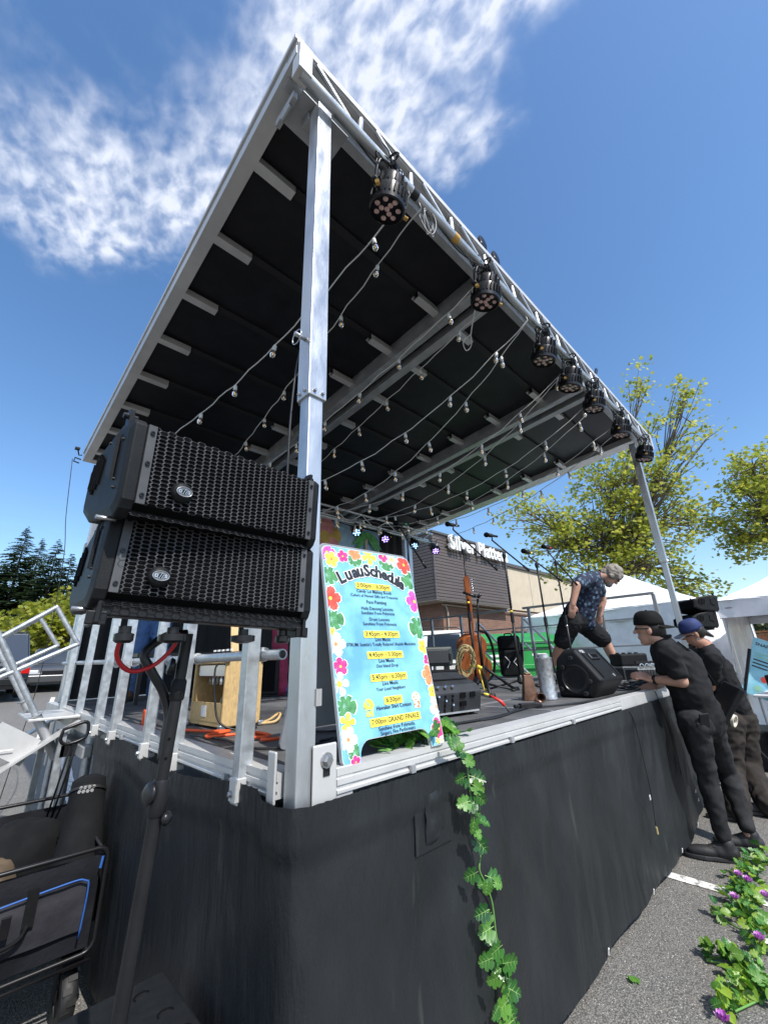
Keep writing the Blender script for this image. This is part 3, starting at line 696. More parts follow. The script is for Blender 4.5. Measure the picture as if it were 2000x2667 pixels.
MB(at(-.30, .80, .022, .7)).box((0, 0, 0), (.03, .1, .03)).build('cable_connector', 'red_plastic', None, bevel=.006)
tag(bpy.data.objects['cable_connector'], 'small red cable connector on the dark asphalt at the lower left', 'connector')

# ------------------------------------------------------------------ folding wagon
M('wagon_cloth', (.010, .0105, .014), .75, spec=.2, var=.3, scale=6, bump=.25, bscale=60)
M('wagon_panel', (.028, .028, .034), .7, spec=.25, var=.2, scale=8, bump=.2, bscale=50)
M('wagon_blue', (.02, .10, .36), .6)
wg = thing('folding_wagon', 'black folding wagon with blue piping loaded with bags beside the stage skirt', 'wagon', (-.35, 1.8, 0))
WX0, WX1, WY0, WY1 = -.72, -.055, 1.38, 2.2
def rr_path(x0, x1, y0, y1, z0, z1, r, plane='near'):
    pts = []
    for cx, cz, a0 in ((x1-r, z0+r, -pi/2), (x1-r, z1-r, 0), (x0+r, z1-r, pi/2), (x0+r, z0+r, pi)):
        for k in range(5): a = a0+pi/2*k/4; pts.append((cx+r*cos(a), y0, cz+r*sin(a)))
    return pts
MB().tube(rr_path(WX0, WX1, WY0, WY0, .245, .60, .04), .009, 8, closed=True).build('frame_hoop', 'black_smooth', wg, smooth=True)
MB().tube(rr_path(WX0, WX1, WY1, WY1, .245, .66, .04), .009, 8, closed=True).build('frame_hoop', 'black_smooth', wg, smooth=True)
for x in (WX0+.02, WX1-.02):
    MB().tube([(x, WY0, .59), (x, WY1, .64)], .007, 8).build('side_bar', 'black_smooth', wg, smooth=True)
    MB().tube([(x, WY0, .25), (x, WY1, .25)], .007, 8).build('side_bar', 'black_smooth', wg, smooth=True)
MB().tube([(WX0, WY0-.012, .225), (WX1-.01, WY0-.012, .225)], .006, 6).build('lower_bar', 'black_smooth', wg, smooth=True)
def clothpanel(name, y, z0, z1, mat, seed, par, x0=WX0+.02, x1=WX1-.02, am=.012):
    vs = []; nx_, nz_ = 24, 12
    for i in range(nx_+1):
        for j in range(nz_+1):
            u_, v_ = i/nx_, j/nz_
            vs.append((x0+(x1-x0)*u_, y+am*noise.noise(V((u_*5, v_*3, seed)))-.012*sin(pi*v_)*sin(pi*u_), z0+(z1-z0)*v_))
    return MB().add(vs, [(i*(nz_+1)+j, (i+1)*(nz_+1)+j, (i+1)*(nz_+1)+j+1, i*(nz_+1)+j+1) for i in range(nx_) for j in range(nz_)]).build(name, mat, par, smooth=True)
cw = clothpanel('cloth_side', WY0+.012, .26, .575, 'wagon_cloth', 1, wg)
clothpanel('cloth_side', WY1-.012, .26, .62, 'wagon_cloth', 2, wg)
for x in (WX0+.025, WX1-.025):
    MB().add([(x, WY0+.02, .26), (x, WY1-.02, .26), (x, WY1-.02, .62), (x, WY0+.02, .57)], [(0, 1, 2, 3)]).build('cloth_end', 'wagon_cloth', wg)
MB().bb(WX0+.03, WX1-.03, WY0+.02, WY1-.02, .255, .262).build('floor_panel', 'wagon_cloth', wg)
clothpanel('pocket', WY0-.006, .33, .50, 'wagon_panel', 4, cw, -.62, -.11, .008)
bp_ = [(-.62, WY0-.022, .43), (-.5, WY0-.024, .487), (-.2, WY0-.024, .512), (-.13, WY0-.024, .505), (-.115, WY0-.024, .47), (-.12, WY0-.02, .31)]
MB().tube(smoothpath(bp_, 5), .0034, 6).build('piping', 'wagon_blue', cw, smooth=True)
MB().tube([(-.075, WY0-.012, .57), (-.08, WY0-.014, .53)], .005, 6).build('corner_tab', 'wagon_blue', cw)
for xa in (-.44, -.3):
    MB().bb(xa-.018, xa+.018, WY0-.03, WY0-.024, .41, .53).build('strap', 'black_fabric', cw)
MB().tube(smoothpath([(-.44, WY0-.03, .42), (-.42, WY0-.034, .385), (-.37, WY0-.036, .372), (-.32, WY0-.034, .385), (-.30, WY0-.03, .42)], 4), .007, 6).build('carry_handle', 'black_fabric', cw, smooth=True)
MB().bb(-.385, -.355, WY0-.038, WY0-.03, .40, .47).build('buckle', 'black_smooth', cw, bevel=.003)
def wheel(x, y):
    T_ = at(x, y, .1, 0, 0, pi/2)
    w_ = MB(T_).lathe([(.055, -.026), (.09, -.026), (.1, -.014), (.1, .014), (.09, .026), (.055, .026), (.055, -.026)], 28, cap=False).build('wheel', 'rubber', wg, auto=40)
    MB(T_).lathe([(.012, -.022), (.054, -.018), (.054, .018), (.012, .022)], 18).build('rim', 'black_plastic', w_, auto=40)
    for k in range(18):
        a = 2*pi*k/18
        MB(T_ @ Matrix.Rotation(a, 4, 'Z')).box((.1, 0, .008 if k % 2 else -.008), (.006, .02, .03)).build('tread_block', 'rubber', w_)
for x in (-.645, -.115):
    for y in (1.45, 2.12): wheel(x, y)
for x in (-.645, -.115):
    MB().bb(x-.034, x+.034, WY0+.01, WY0+.12, .205, .235).build('fork', 'black_metal', wg)
    MB().bb(x-.034, x-.029, WY0+.05, WY0+.09, .1, .206).build('fork', 'black_metal', wg)
hd = MB()
hp = [(-.228, 1.9, 1.035), (-.14, 1.9, 1.062), (-.118, 1.9, 1.04), (-.125, 1.9, .985), (-.2, 1.9, .962), (-.232, 1.9, .985)]
MB().tube([V(q) for q in smoothpath(hp+[hp[0]], 4)[:-1]], .0085, 8, closed=True).build('pull_handle', 'black_smooth', wg, smooth=True)
for a in (-.178, -.155): MB().tube([(a, 1.9, .965), (a-.02, 2.2, .42)], .005, 8).build('handle_rod', 'black_smooth', wg, smooth=True)
# ------------------------------------------------------------------ schedule sign
TXT = [('3:00pm - 6:30pm', -0.0008, 0.2078, 0.1601), ('Candy Lei Making Booth', 0.0002, 0.1862, 0.1707), ('Colors of Hawaii Gifts and Treasures', 0.0004, 0.1691, 0.231), ('Face Painting', 0.0013, 0.1462, 0.0962), ('Hula Dancing Lessons', 0.0021, 0.122, 0.1544), ('Sunshine From Polynesia', 0.0024, 0.1051, 0.1606), ('Drum Lessons', 0.0033, 0.0822, 0.0979), ('Sunshine From Polynesia', 0.003, 0.0655, 0.1606), ('3:45pm - 4:30pm', 0.0043, 0.0295, 0.1545), ('Live Music', 0.005, 0.01, 0.0728), ("STRUM: Seattle's Totally Relaxed Ukulele Musicians", 0.0037, -0.0066, 0.3269), ('4:45pm - 5:30pm', 0.0066, -0.0419, 0.1532), ('Live Music', 0.0066, -0.0624, 0.0723), ('One Island Drop', 0.0069, -0.0793, 0.1027), ('5:45pm - 6:30pm', 0.0077, -0.1152, 0.1535), ('Live Music', 0.0081, -0.1362, 0.0723), ('Your Loud Neighbors', 0.0085, -0.153, 0.1339), ('6:30pm', 0.0098, -0.1889, 0.0668), ('Hawaiian Shirt Contest', 0.0096, -0.2093, 0.1593), ('7:00pm GRAND FINALE', 0.0097, -0.2479, 0.2114), ('Sunshine from Polynesia,', 0.0095, -0.2692, 0.162), ('Singers, Fire Performers', 0.011, -0.2829, 0.154)]
ARC = [(-0.1487, 0.2331), (-0.1156, 0.243), (-0.0841, 0.2531), (-0.0579, 0.2595), (-0.0244, 0.271), (0.0052, 0.2717), (0.0345, 0.2674), (0.0639, 0.2605), (0.0938, 0.2534), (0.1138, 0.2428), (0.1325, 0.2394), (0.149, 0.2258)]
FLW = [('hib', 'pink', -0.1993, 0.323, 0.0377), ('hib', 'yellow', -0.1818, 0.2976, 0.0301), ('hib', 'magenta', -0.1293, 0.316, 0.025), ('hib', 'orange', -0.0709, 0.3358, 0.0302), ('plu', 'yellow', -0.0013, 0.3327, 0.0372), ('hib', 'magenta', 0.0749, 0.3427, 0.0271), ('plu', 'white', 0.1214, 0.333, 0.0308), ('hib', 'red', 0.185, 0.3169, 0.0415), ('leaf', 'g', -0.2045, 0.2344, 0.036), ('leaf', 'g', -0.0781, 0.3082, 0.0296), ('leaf', 'g', 0.0884, 0.316, 0.036), ('leaf', 'g', 0.205, 0.2503, 0.042), ('hib', 'red', -0.2045, 0.1511, 0.0439), ('leaf', 'g', -0.2038, 0.0779, 0.0379), ('hib', 'yellow', -0.2112, 0.0367, 0.015), ('hib', 'peach', -0.2022, -0.0033, 0.0364), ('hib', 'magenta', -0.1929, -0.0736, 0.0289), ('plu', 'white', -0.2045, -0.1259, 0.0341), ('leaf', 'g', -0.1911, -0.1915, 0.0352), ('plu', 'yellow', -0.1889, -0.2375, 0.0286), ('hib', 'peach', -0.1932, -0.2813, 0.0315), ('leaf', 'g', -0.1727, -0.3183, 0.0258), ('hib', 'magenta', -0.1743, -0.3423, 0.018), ('hib', 'pink', 0.2058, 0.1602, 0.0454), ('leaf', 'g', 0.207, 0.055, 0.0464), ('hib', 'yellow', 0.206, -0.0179, 0.0279), ('hib', 'magenta', 0.2167, -0.071, 0.0246), ('hib', 'orange', 0.2078, -0.1219, 0.0374), ('hib', 'yellow', 0.2093, -0.1799, 0.0233), ('hib', 'peach', 0.2151, -0.2325, 0.0358), ('hib', 'magenta', 0.2026, -0.3005, 0.0367), ('plu', 'white', 0.2088, -0.3387, 0.0134), ('plu', 'yellow', 0.1868, -0.3392, 0.0104)]
PAL = dict(pink=(.85, .06, .38), magenta=(.75, .02, .22), yellow=(.9, .62, .05), orange=(.9, .25, .08), red=(.8, .06, .03), peach=(.88, .72, .58), white=(.88, .87, .82))
for k_, c_ in PAL.items():
    M('print_'+k_, c_, .45, var=.12, scale=60, col2=tuple(min(.95, q*1.1+.06) for q in c_)); M('print_vein_'+k_, tuple(q*.62 for q in c_) if k_ not in ('peach', 'white') else (.75, .45, .25), .45)
M('print_leaf', (.08, .28, .10), .45, var=.3, scale=50); M('print_leaf_light', (.28, .55, .40), .45); M('print_white', (.88, .88, .86), .45); M('print_black', (.02, .022, .03), .5); M('print_highlight', (.88, .72, .08), .5)
M('print_blue', (.15, .43, .68), .42, col2=(.24, .58, .74), var=.14, scale=7, lo=.35, hi=.6, detail=3)
M('board_white', (.7, .7, .7), .45, var=.05, scale=4); M('board_grey', (.32, .34, .37), .5, var=.08, scale=6)
sg = thing('schedule_sign', 'light blue A-frame schedule board with tropical flower border at the stage edge', 'sign', (.374, .12, DZ))
sx, sn, sz = V((.999, -.044, .012)), V((-.046, -.983, .18)), V((-.004, .181, .984))
ST = Matrix.Identity(4)
for i in range(3): ST[i][0] = sx[i]; ST[i][1] = sz[i]; ST[i][2] = sn[i]; ST[i][3] = (.374, .052, 1.389)[i]
BW, BH = .221, .3515
def board_outline(w_, h_, r=.03, arch=True):
    p_ = []
    for cx, cy, a0 in ((w_-r, h_-r, 0), (-w_+r, h_-r, pi/2)):
        for k in range(6): a = a0+pi/2*k/5; p_.append((cx+r*cos(a), cy+r*sin(a)))
    p_ += [(-w_, -h_+.02), (-w_+.006, -h_+.006), (-w_+.02, -h_)]
    if arch:
        p_ += [(-.153, -h_)]
        for k in range(6): a = pi-(pi/2)*k/5; p_.append((-.153+.04+.04*cos(a), -h_+.015+.045*sin(a)))
        for k in range(6): a = pi/2-(pi/2)*k/5; p_.append((.153-.04+.04*cos(a), -h_+.015+.045*sin(a)))
        p_ += [(.153, -h_)]
    p_ += [(w_-.02, -h_), (w_-.006, -h_+.006), (w_, -h_+.02)]
    return p_
ol = board_outline(BW, BH)
MB(ST).prism(ol, -.014, 0).build('front_board', 'board_white', sg)
MB(ST).prism(board_outline(BW-.0015, BH-.0015), .0002, .0006).build('printed_face', 'print_blue', sg)
back_T = Matrix.Identity(4)
by, bz_ = V((-.004, -.30, .954)).normalized(), V((-.046, -.954, -.30)).normalized()
top_c = V((.374, .052, 1.389))+sz*(BH-.01)-sn*.014
for i in range(3): back_T[i][0] = sx[i]; back_T[i][1] = by[i]; back_T[i][2] = bz_[i]; back_T[i][3] = (top_c-by*(BH-.01))[i]
MB(back_T).prism(board_outline(BW, BH+.012), -.014, -.002).build('back_board', 'board_grey', sg)
for u_ in (-.12, .12): MB().cyl(top_c+sx*(u_-.02)-sn*.0, top_c+sx*(u_+.02), .008, 8).build('hinge', 'black_smooth', sg)
LAY = [.0008]
def clampuv(u_, v_): 
    v_ = max(-BH+.004, min(BH-.004, v_)); u_ = max(-BW+.004, min(BW-.004, u_))
    if v_ < -BH+.055 and abs(u_) < .157: u_ = math.copysign(.157, u_)
    c_ = .026
    if v_ > BH-c_-.004 and abs(u_) > BW-c_-.004:
        du, dv = abs(u_)-(BW-c_-.004), v_-(BH-c_-.004); L = math.hypot(du, dv)
        if L > c_: u_ = math.copysign(BW-c_-.004+du*c_/L, u_); v_ = BH-c_-.004+dv*c_/L
    return u_, v_
def flat_poly(mb, pts, z):
    b = [(*clampuv(*q), z) for q in pts]; c = (sum(q[0] for q in b)/len(b), sum(q[1] for q in b)/len(b), z)
    n = len(b); mb.add([c]+b, [(0, 1+i, 1+(i+1) % n) for i in range(n)])
rnd = random.Random(5)
def flower(kind, colr, u_, v_, r):
    LAY[0] += .00004; z = LAY[0]; mb = MB(ST); a0 = rnd.uniform(0, 6.28)
    if kind == 'leaf':
        a0 = atan2(-v_*.3, -u_)+rnd.uniform(-.6, .6)
        pts = []
        for k in range(40):
            t = k/40*2*pi; rr_ = r*(1.15-.45*abs(sin(t/2))**3*0+.12*cos(t)); 
            if k % 5 == 0 and 3 < k < 37: rr_ *= .62
            pts.append((u_+rr_*cos(t+a0)*.98, v_+rr_*sin(t+a0)*.8))
        flat_poly(mb, [(u_+(p[0]-u_)*1.08, v_+(p[1]-v_)*1.08) for p in pts], z); mb.m = 1; flat_poly(mb, pts, z+.00001); mb.m = 2
        for k in range(-3, 4):
            d = a0+k*.42; s_ = r*.85*(1-.08*abs(k)); ox, oy = u_-r*.25*cos(a0), v_-r*.25*sin(a0)
            nx_, ny_ = -sin(d)*r*.03, cos(d)*r*.03
            flat_poly(mb, [(ox+nx_, oy+ny_), (ox+cos(d)*s_, oy+sin(d)*s_*.85), (ox-nx_, oy-ny_)], z+.00002)
        mb.build('printed_leaf', ['print_white', 'print_leaf', 'print_leaf_light'], sg); return
    for layer, sc_ in ((0, 1.1), (1, 1.0)):
        mb.m = layer
        for k in range(5):
            a = a0+2*pi*k/5; pts = []
            wd = .62 if kind == 'hib' else .5
            for t in np.linspace(0, 1, 13):
                ang = -wd+2*wd*t; rr_ = r*sc_*(.62+.38*sin(pi*t)**.5+(.05*sin(t*25) if kind == 'hib' else 0))
                pts.append((u_+rr_*cos(a+ang), v_+rr_*sin(a+ang)))
            flat_poly(mb, [(u_, v_)]+pts, z+layer*.00001+k*.000001)
    mb.m = 2
    for k in range(5):
        a = a0+2*pi*k/5
        for da in (-.25, 0, .25):
            n_ = r*.025; d = a+da
            flat_poly(mb, [(u_-sin(d)*n_, v_+cos(d)*n_), (u_+cos(d)*r*.72, v_+sin(d)*r*.72), (u_+sin(d)*n_, v_-cos(d)*n_)], z+.00002)
    mb.m = 3
    flat_poly(mb, [(u_+r*(.28 if kind == 'plu' else .16)*cos(t), v_+r*(.28 if kind == 'plu' else .16)*sin(t)) for t in np.linspace(0, 2*pi, 11)[:-1]], z+.000028)
    mb.build('printed_flower', ['print_white', 'print_'+colr, 'print_vein_'+colr, 'print_yellow' if kind == 'plu' or colr in ('magenta', 'pink', 'red') else 'print_orange'], sg)
for q in FLW:
    if q[0] == 'leaf': flower(*q)
for q in FLW:
    if q[0] != 'leaf': flower(*q)
def sign_text(txt, u_, v_, width, mat, z=.0028, bold=.0, name='lettering', ang=0, fixed=None, ext=.0002):
    c = bpy.data.curves.new(name, 'FONT'); c.body = txt; c.size = 1; c.align_x = 'CENTER'; c.align_y = 'CENTER'; c.resolution_u = 2; c.offset = bold
    t = bpy.data.objects.new(name, c); COL.objects.link(t); dg = bpy.context.evaluated_depsgraph_get()
    me = bpy.data.meshes.new_from_object(t.evaluated_get(dg)); bpy.data.objects.remove(t)
    xs_ = [q.co.x for q in me.vertices]; wd = max(xs_)-min(xs_); s_ = fixed if fixed else width/wd
    me.transform(ST @ Matrix.Translation((u_, v_, z)) @ Matrix.Rotation(ang, 4, 'Z') @ Matrix.Scale(s_, 4)); me.materials.clear(); me.materials.append(MATS[mat]); me.name = name
    return link(name, me, sg)
for txt, u_, v_, wd in TXT:
    hl = 'pm' in txt
    if hl:
        hh = .0125; w2_ = wd/2+.008; pts = []
        for cx, cy, a0 in ((w2_-.004, hh-.004, 0), (-w2_+.004, hh-.004, pi/2), (-w2_+.004, -hh+.004, pi), (w2_-.004, -hh+.004, -pi/2)):
            for k in range(4): a = a0+pi/2*k/3; pts.append((u_+cx+.004*cos(a), v_-.001+cy+.004*sin(a)))
        mb = MB(ST); flat_poly(mb, pts, .0023); mb.build('highlight', 'print_highlight', sg)
    sign_text(txt, u_, v_, wd, 'print_black', bold=.014 if hl else .008)
ARCF = np.polyfit([q[0] for q in ARC], [q[1] for q in ARC], 2)
for ch, (i, (u_, v_)) in zip('LuauSchedule', enumerate(ARC)):
    v_ = float(np.polyval(ARCF, u_)); ang = math.atan(2*ARCF[0]*u_+ARCF[1])*.9; s_ = .064
    sign_text(ch, u_, v_, 0, 'print_white', .0024, .09, 'letter_outline', ang, s_); sign_text(ch, u_, v_, 0, 'print_black', .0028, .045, 'lettering', ang, s_)
for (u_, v_), c1, c2 in (((-.0998, -.2042), 'print_highlight', 'print_leaf_light'), ((.1167, -.1996), 'print_peach', 'print_orange')):
    mb = MB(ST); pts = [(-.006, .026), (.006, .026), (.017, .019), (.023, .004), (.015, -.001), (.014, -.026), (-.014, -.026), (-.015, -.001), (-.023, .004), (-.017, .019)]
    flat_poly(mb, [(u_+a, v_+b) for a, b in pts], .0023); mb.m = 1
    for k in range(9):
        a, b = rnd.uniform(-.011, .011), rnd.uniform(-.022, .02); flat_poly(mb, [(u_+a+.004*cos(t)*1.2, v_+b+.004*sin(t)) for t in np.linspace(0, 6.28, 7)[:-1]], .0024)
    mb.build('printed_shirt', [c1, c2], sg)
# ------------------------------------------------------------------ things standing on the deck
M('tweed', (.55, .38, .17), .7, var=.15, scale=90, bump=.2, bscale=400, stretch=(1, 1, .4)); M('tweed_dark', (.4, .27, .11), .75, var=.15, scale=90)
M('maple', (.6, .42, .2), .35, var=.15, scale=8, stretch=(6, 6, .6)); M('cream', (.75, .7, .58), .4); M('burgundy', (.12, .01, .015), .4)
M('mahogany', (.30, .085, .025), .28, var=.3, scale=4, stretch=(9, 9, .8), coat=.3); M('mahogany_dark', (.14, .035, .012), .35, var=.2, scale=6)
M('brown_metal', (.16, .085, .055), .38, .6, var=.35, scale=14, rvar=.15); M('galv_drum', (.42, .43, .44), .4, .8, var=.14, scale=45, rvar=.2, bump=.1, bscale=40)
M('case_green', (.03, .04, .036), .5, var=.25, scale=10, bump=.15, bscale=60); M('mixer_black', (.022, .024, .027), .55, var=.2, scale=20, bump=.1, bscale=300)
M('jeans_blue', (.05, .11, .25), .8, var=.35, scale=9, bump=.3, bscale=200)
# tweed guitar amplifier, open back towards the stairs
AT = at(.231, .995, DZ, radians(3))     # local +x along the end panel, +y along the open back
am = thing('guitar_amplifier', 'small tan tweed guitar amplifier with open back on the stage deck', 'amplifier', (.3, 1.1, DZ))
aw, al, ah = .20, .35, .31
MB(AT).bb(0, aw, 0, .018, .012, ah).build('end_panel', 'tweed', am, bevel=.006)
MB(AT).bb(0, aw, al-.018, al, .012, ah).build('end_panel', 'tweed', am, bevel=.006)
MB(AT).bb(.003, aw, .0185, al-.0185, ah-.018, ah-.001).build('top_panel', 'tweed', am, bevel=.004)
MB(AT).bb(.003, aw, .0185, al-.0185, .013, .03).build('bottom_panel', 'tweed', am)
MB(AT).bb(aw-.015, aw-.002, .0185, al-.0185, .031, ah-.02).build('front_baffle', 'tweed_dark', am)
MB(AT).bb(.002, .010, .0185, al-.0185, .031, .115).build('back_panel', 'tweed', am)
MB(AT).bb(.012, .08, .019, al-.019, ah-.075, ah-.02).build('chassis', 'chrome', am, bevel=.003)
for k in range(6): MB(AT @ at(.055, .06+k*.04, ah-.12)).lathe([(.009, 0), (.011, .006), (.011, .034), (.006, .044)], 10).build('valve', 'bulb_glass' if k % 2 else 'chrome', am, smooth=True)
sp_ = MB(AT @ at(.09, .12, .12, 0, 0, -pi/2)); sp_.lathe([(.035, .02), (.038, .012), (.045, -.0), (.075, -.05), (.08, -.06)], 20); sp_.build('driver', 'burgundy', am, auto=30)
MB(AT).bb(.0005, .0015, .17, .225, .05, .1).build('rating_label', 'white_plastic', am)
for y in (.0, al):
    for z in (.014, ah): 
        for x in (.0, aw): MB(AT).box((x, y, z), (.03, .03, .024)).build('corner_guard', 'bolt', am, bevel=.006)
for x in (.03, aw-.03):
    for y in (.03, al-.03): MB(AT).cyl((x, y, 0), (x, y, .012), .012, 8).build('foot', 'rubber', am)
MB(AT).tube(smoothpath([(.06, .1, ah), (.07, .12, ah+.018), (.07, .2, ah+.018), (.06, .22, ah)], 4), .007, 6).build('top_handle', 'mahogany_dark', am, smooth=True)
pd = MB(AT @ at(.09, .16, ah+.012, .12, 0, -.16)); pd.bb(-.09, .09, -.14, .14, 0, .022); pdo = pd.build('effects_unit', 'black_smooth', None, bevel=.004)
tag(pdo, 'glossy black effects unit lying on top of the tan amplifier', 'effects unit')
for k in range(5): MB(AT @ at(.05, .06+k*.045, ah+.045, .12, 0, -.16)).lathe([(.008, 0), (.008, .008)], 8).build('knob', 'white_plastic', pdo)
# electric guitar leaning behind the amplifier (maple neck, cream body)
eg = thing('electric_guitar', 'electric guitar with maple neck leaning behind the tan amplifier', 'guitar', (.46, 1.33, DZ))
GT = at(.44, 1.30, DZ+.02, radians(-25), radians(-12), radians(-5))
def body_outline(L, wl, wu, waist, n=28):
    pts = []
    for i in range(n):
        t = i/n*2*pi; z = L/2*(1-cos(t)); s_ = 1 if sin(t) >= 0 else -1; f_ = z/L
        hw = (wl*max(0, 1-((f_-.28)/.29)**2)**.5 if f_ < .55 else 0); hu = (wu*max(0, 1-((f_-.74)/.27)**2)**.5 if f_ > .45 else 0)
        mid = waist*(1-abs(f_-.5)*1.6) if .2 < f_ < .85 else 0
        pts.append((s_*max(hw, hu, mid), z))
    return pts
GX = GT @ Matrix.Rotation(pi/2, 4, 'X')
MB(GX).prism(body_outline(.28, .12, .1, .09), -.02, .02).build('body', 'cream', eg, bevel=.006)
MB(GT).bb(-.022, .022, -.03, -.008, .22, .84).build('neck', 'maple', eg, bevel=.005)
MB(GX).prism([(-.02, .84), (.02, .84), (.03, .87), (.026, 1.0), (0, 1.02), (-.025, .98), (-.03, .88)], .005, .02).build('headstock', 'maple', eg)
MB(GX).prism([(-.07, .05), (.05, .05), (.07, .15), (.03, .25), (-.03, .25), (-.05, .15)], .021, .024).build('pickguard', 'white_plastic', eg)
MB(GX).prism([(-.04, .09), (.04, .09), (.04, .15), (-.04, .15)], .024, .03).build('bridge', 'chrome', eg)

# mixer amplifier behind the sign
KT = at(1.2, .50, DZ, radians(-10))
ka = thing('mixer_amplifier', 'squat black mixer amplifier with rows of knobs behind the schedule sign', 'amplifier', (1.27, .5, DZ))
prof = [(-.13, .012), (-.15, .115), (-.12, .15), (.02, .205), (.13, .205), (.13, .012)]
vs = [(-.19, a, b) for a, b in prof]+[(.19, a, b) for a, b in prof]; n = len(prof)
MB(KT).add(vs, [tuple(range(n))[::-1], tuple(range(n, 2*n))]+[(i, (i+1) % n, n+(i+1) % n, n+i) for i in range(n)]).build('cabinet', 'mixer_black', ka, bevel=.008)
fn = V((0, -.103, -.02)).normalized()
for i in range(3):
    for j in range(4):
        x = -.12+i*.05; y = -.134-j*.0045; z = .035+j*.022
        MB(KT @ at(x, y-.002, z, 0, radians(80))).lathe([(.0065, 0), (.0065, .006), (.005, .011)], 10).build('knob', 'chrome' if (i+j) % 3 == 0 else 'black_smooth', ka)
for i in range(3): MB(KT @ at(-.11+i*.05, -.137, .14, 0, radians(48))).lathe([(.008, 0), (.008, .008), (.006, .013)], 10).build('knob', 'chrome', ka)
for x, z in ((.05, .1), (.05, .06), (.12, .1)): MB(KT).bb(x-.02, x+.02, -.151+.0, -.146, z-.012, z+.012).build('jack_panel', 'grille_back', ka)
MB(KT).bb(-.17, .17, -.139, -.134, .016, .024).build('lower_trim', 'alu_dull', ka)
MB(KT).bb(-.17, .17, -.075, -.06, .1745, .1795).build('edge_trim', 'black_smooth', ka)
for x in (-.15, .15):
    for y in (-.1, .1): MB(KT).cyl((x, y, 0), (x, y, .014), .014, 8).build('foot', 'rubber', ka)
cable('patch_cable', [(1.37, .345, 1.14), (1.405, .295, 1.13), (1.435, .235, 1.08), (1.43, .21, 1.052), (1.38, .18, 1.05), (1.2, .16, 1.05), (1.0, .2, 1.05)], .005, 'cable_black', 'black cable plugged into the mixer amplifier with a red sleeve')
tag(MB().tube([(1.405, .295, 1.13), (1.43, .25, 1.10), (1.435, .235, 1.08)], [.005, .009, .008], 8).build('cable_tag', 'red_plastic', smooth=True), 'red sleeve on the cable beside the mixer amplifier', 'cable sleeve')
tag(MB().tube([(1.385, .325, 1.14), (1.40, .302, 1.134)], .006, 8).build('cable_plug', 'yellow_tape', smooth=True), 'yellow banded plug in the side of the mixer amplifier', 'plug')

# upright equipment case behind
ec = thing('equipment_case', 'open dark green equipment case with its lid raised behind the mixer amplifier', 'case', (1.95, 1.05, DZ))
CT = at(1.95, 1.05, DZ, radians(-42))
MB(CT).bb(-.15, .1, -.12, .12, .0, .2).build('base', 'case_green', ec, bevel=.015)
MB(CT).bb(-.15, .1, -.13, -.12, .19, .205).build('base_rim', 'black_smooth', ec)
MB(CT).bb(-.15, .1, .06, .1, .225, .37).build('lid', 'case_green', ec, bevel=.016)
MB(CT).bb(-.125, .075, .045, .0595, .245, .35).build('lid_lining', 'mixer_black', ec, bevel=.01)
MB(CT).bb(.07, .085, .035, .0595, .27, .32).build('latch', 'black_smooth', ec, bevel=.003)
for x in (-.09, .05): MB(CT).bb(x-.02, x+.02, .07, .105, .198, .228).build('hinge', 'black_smooth', ec)

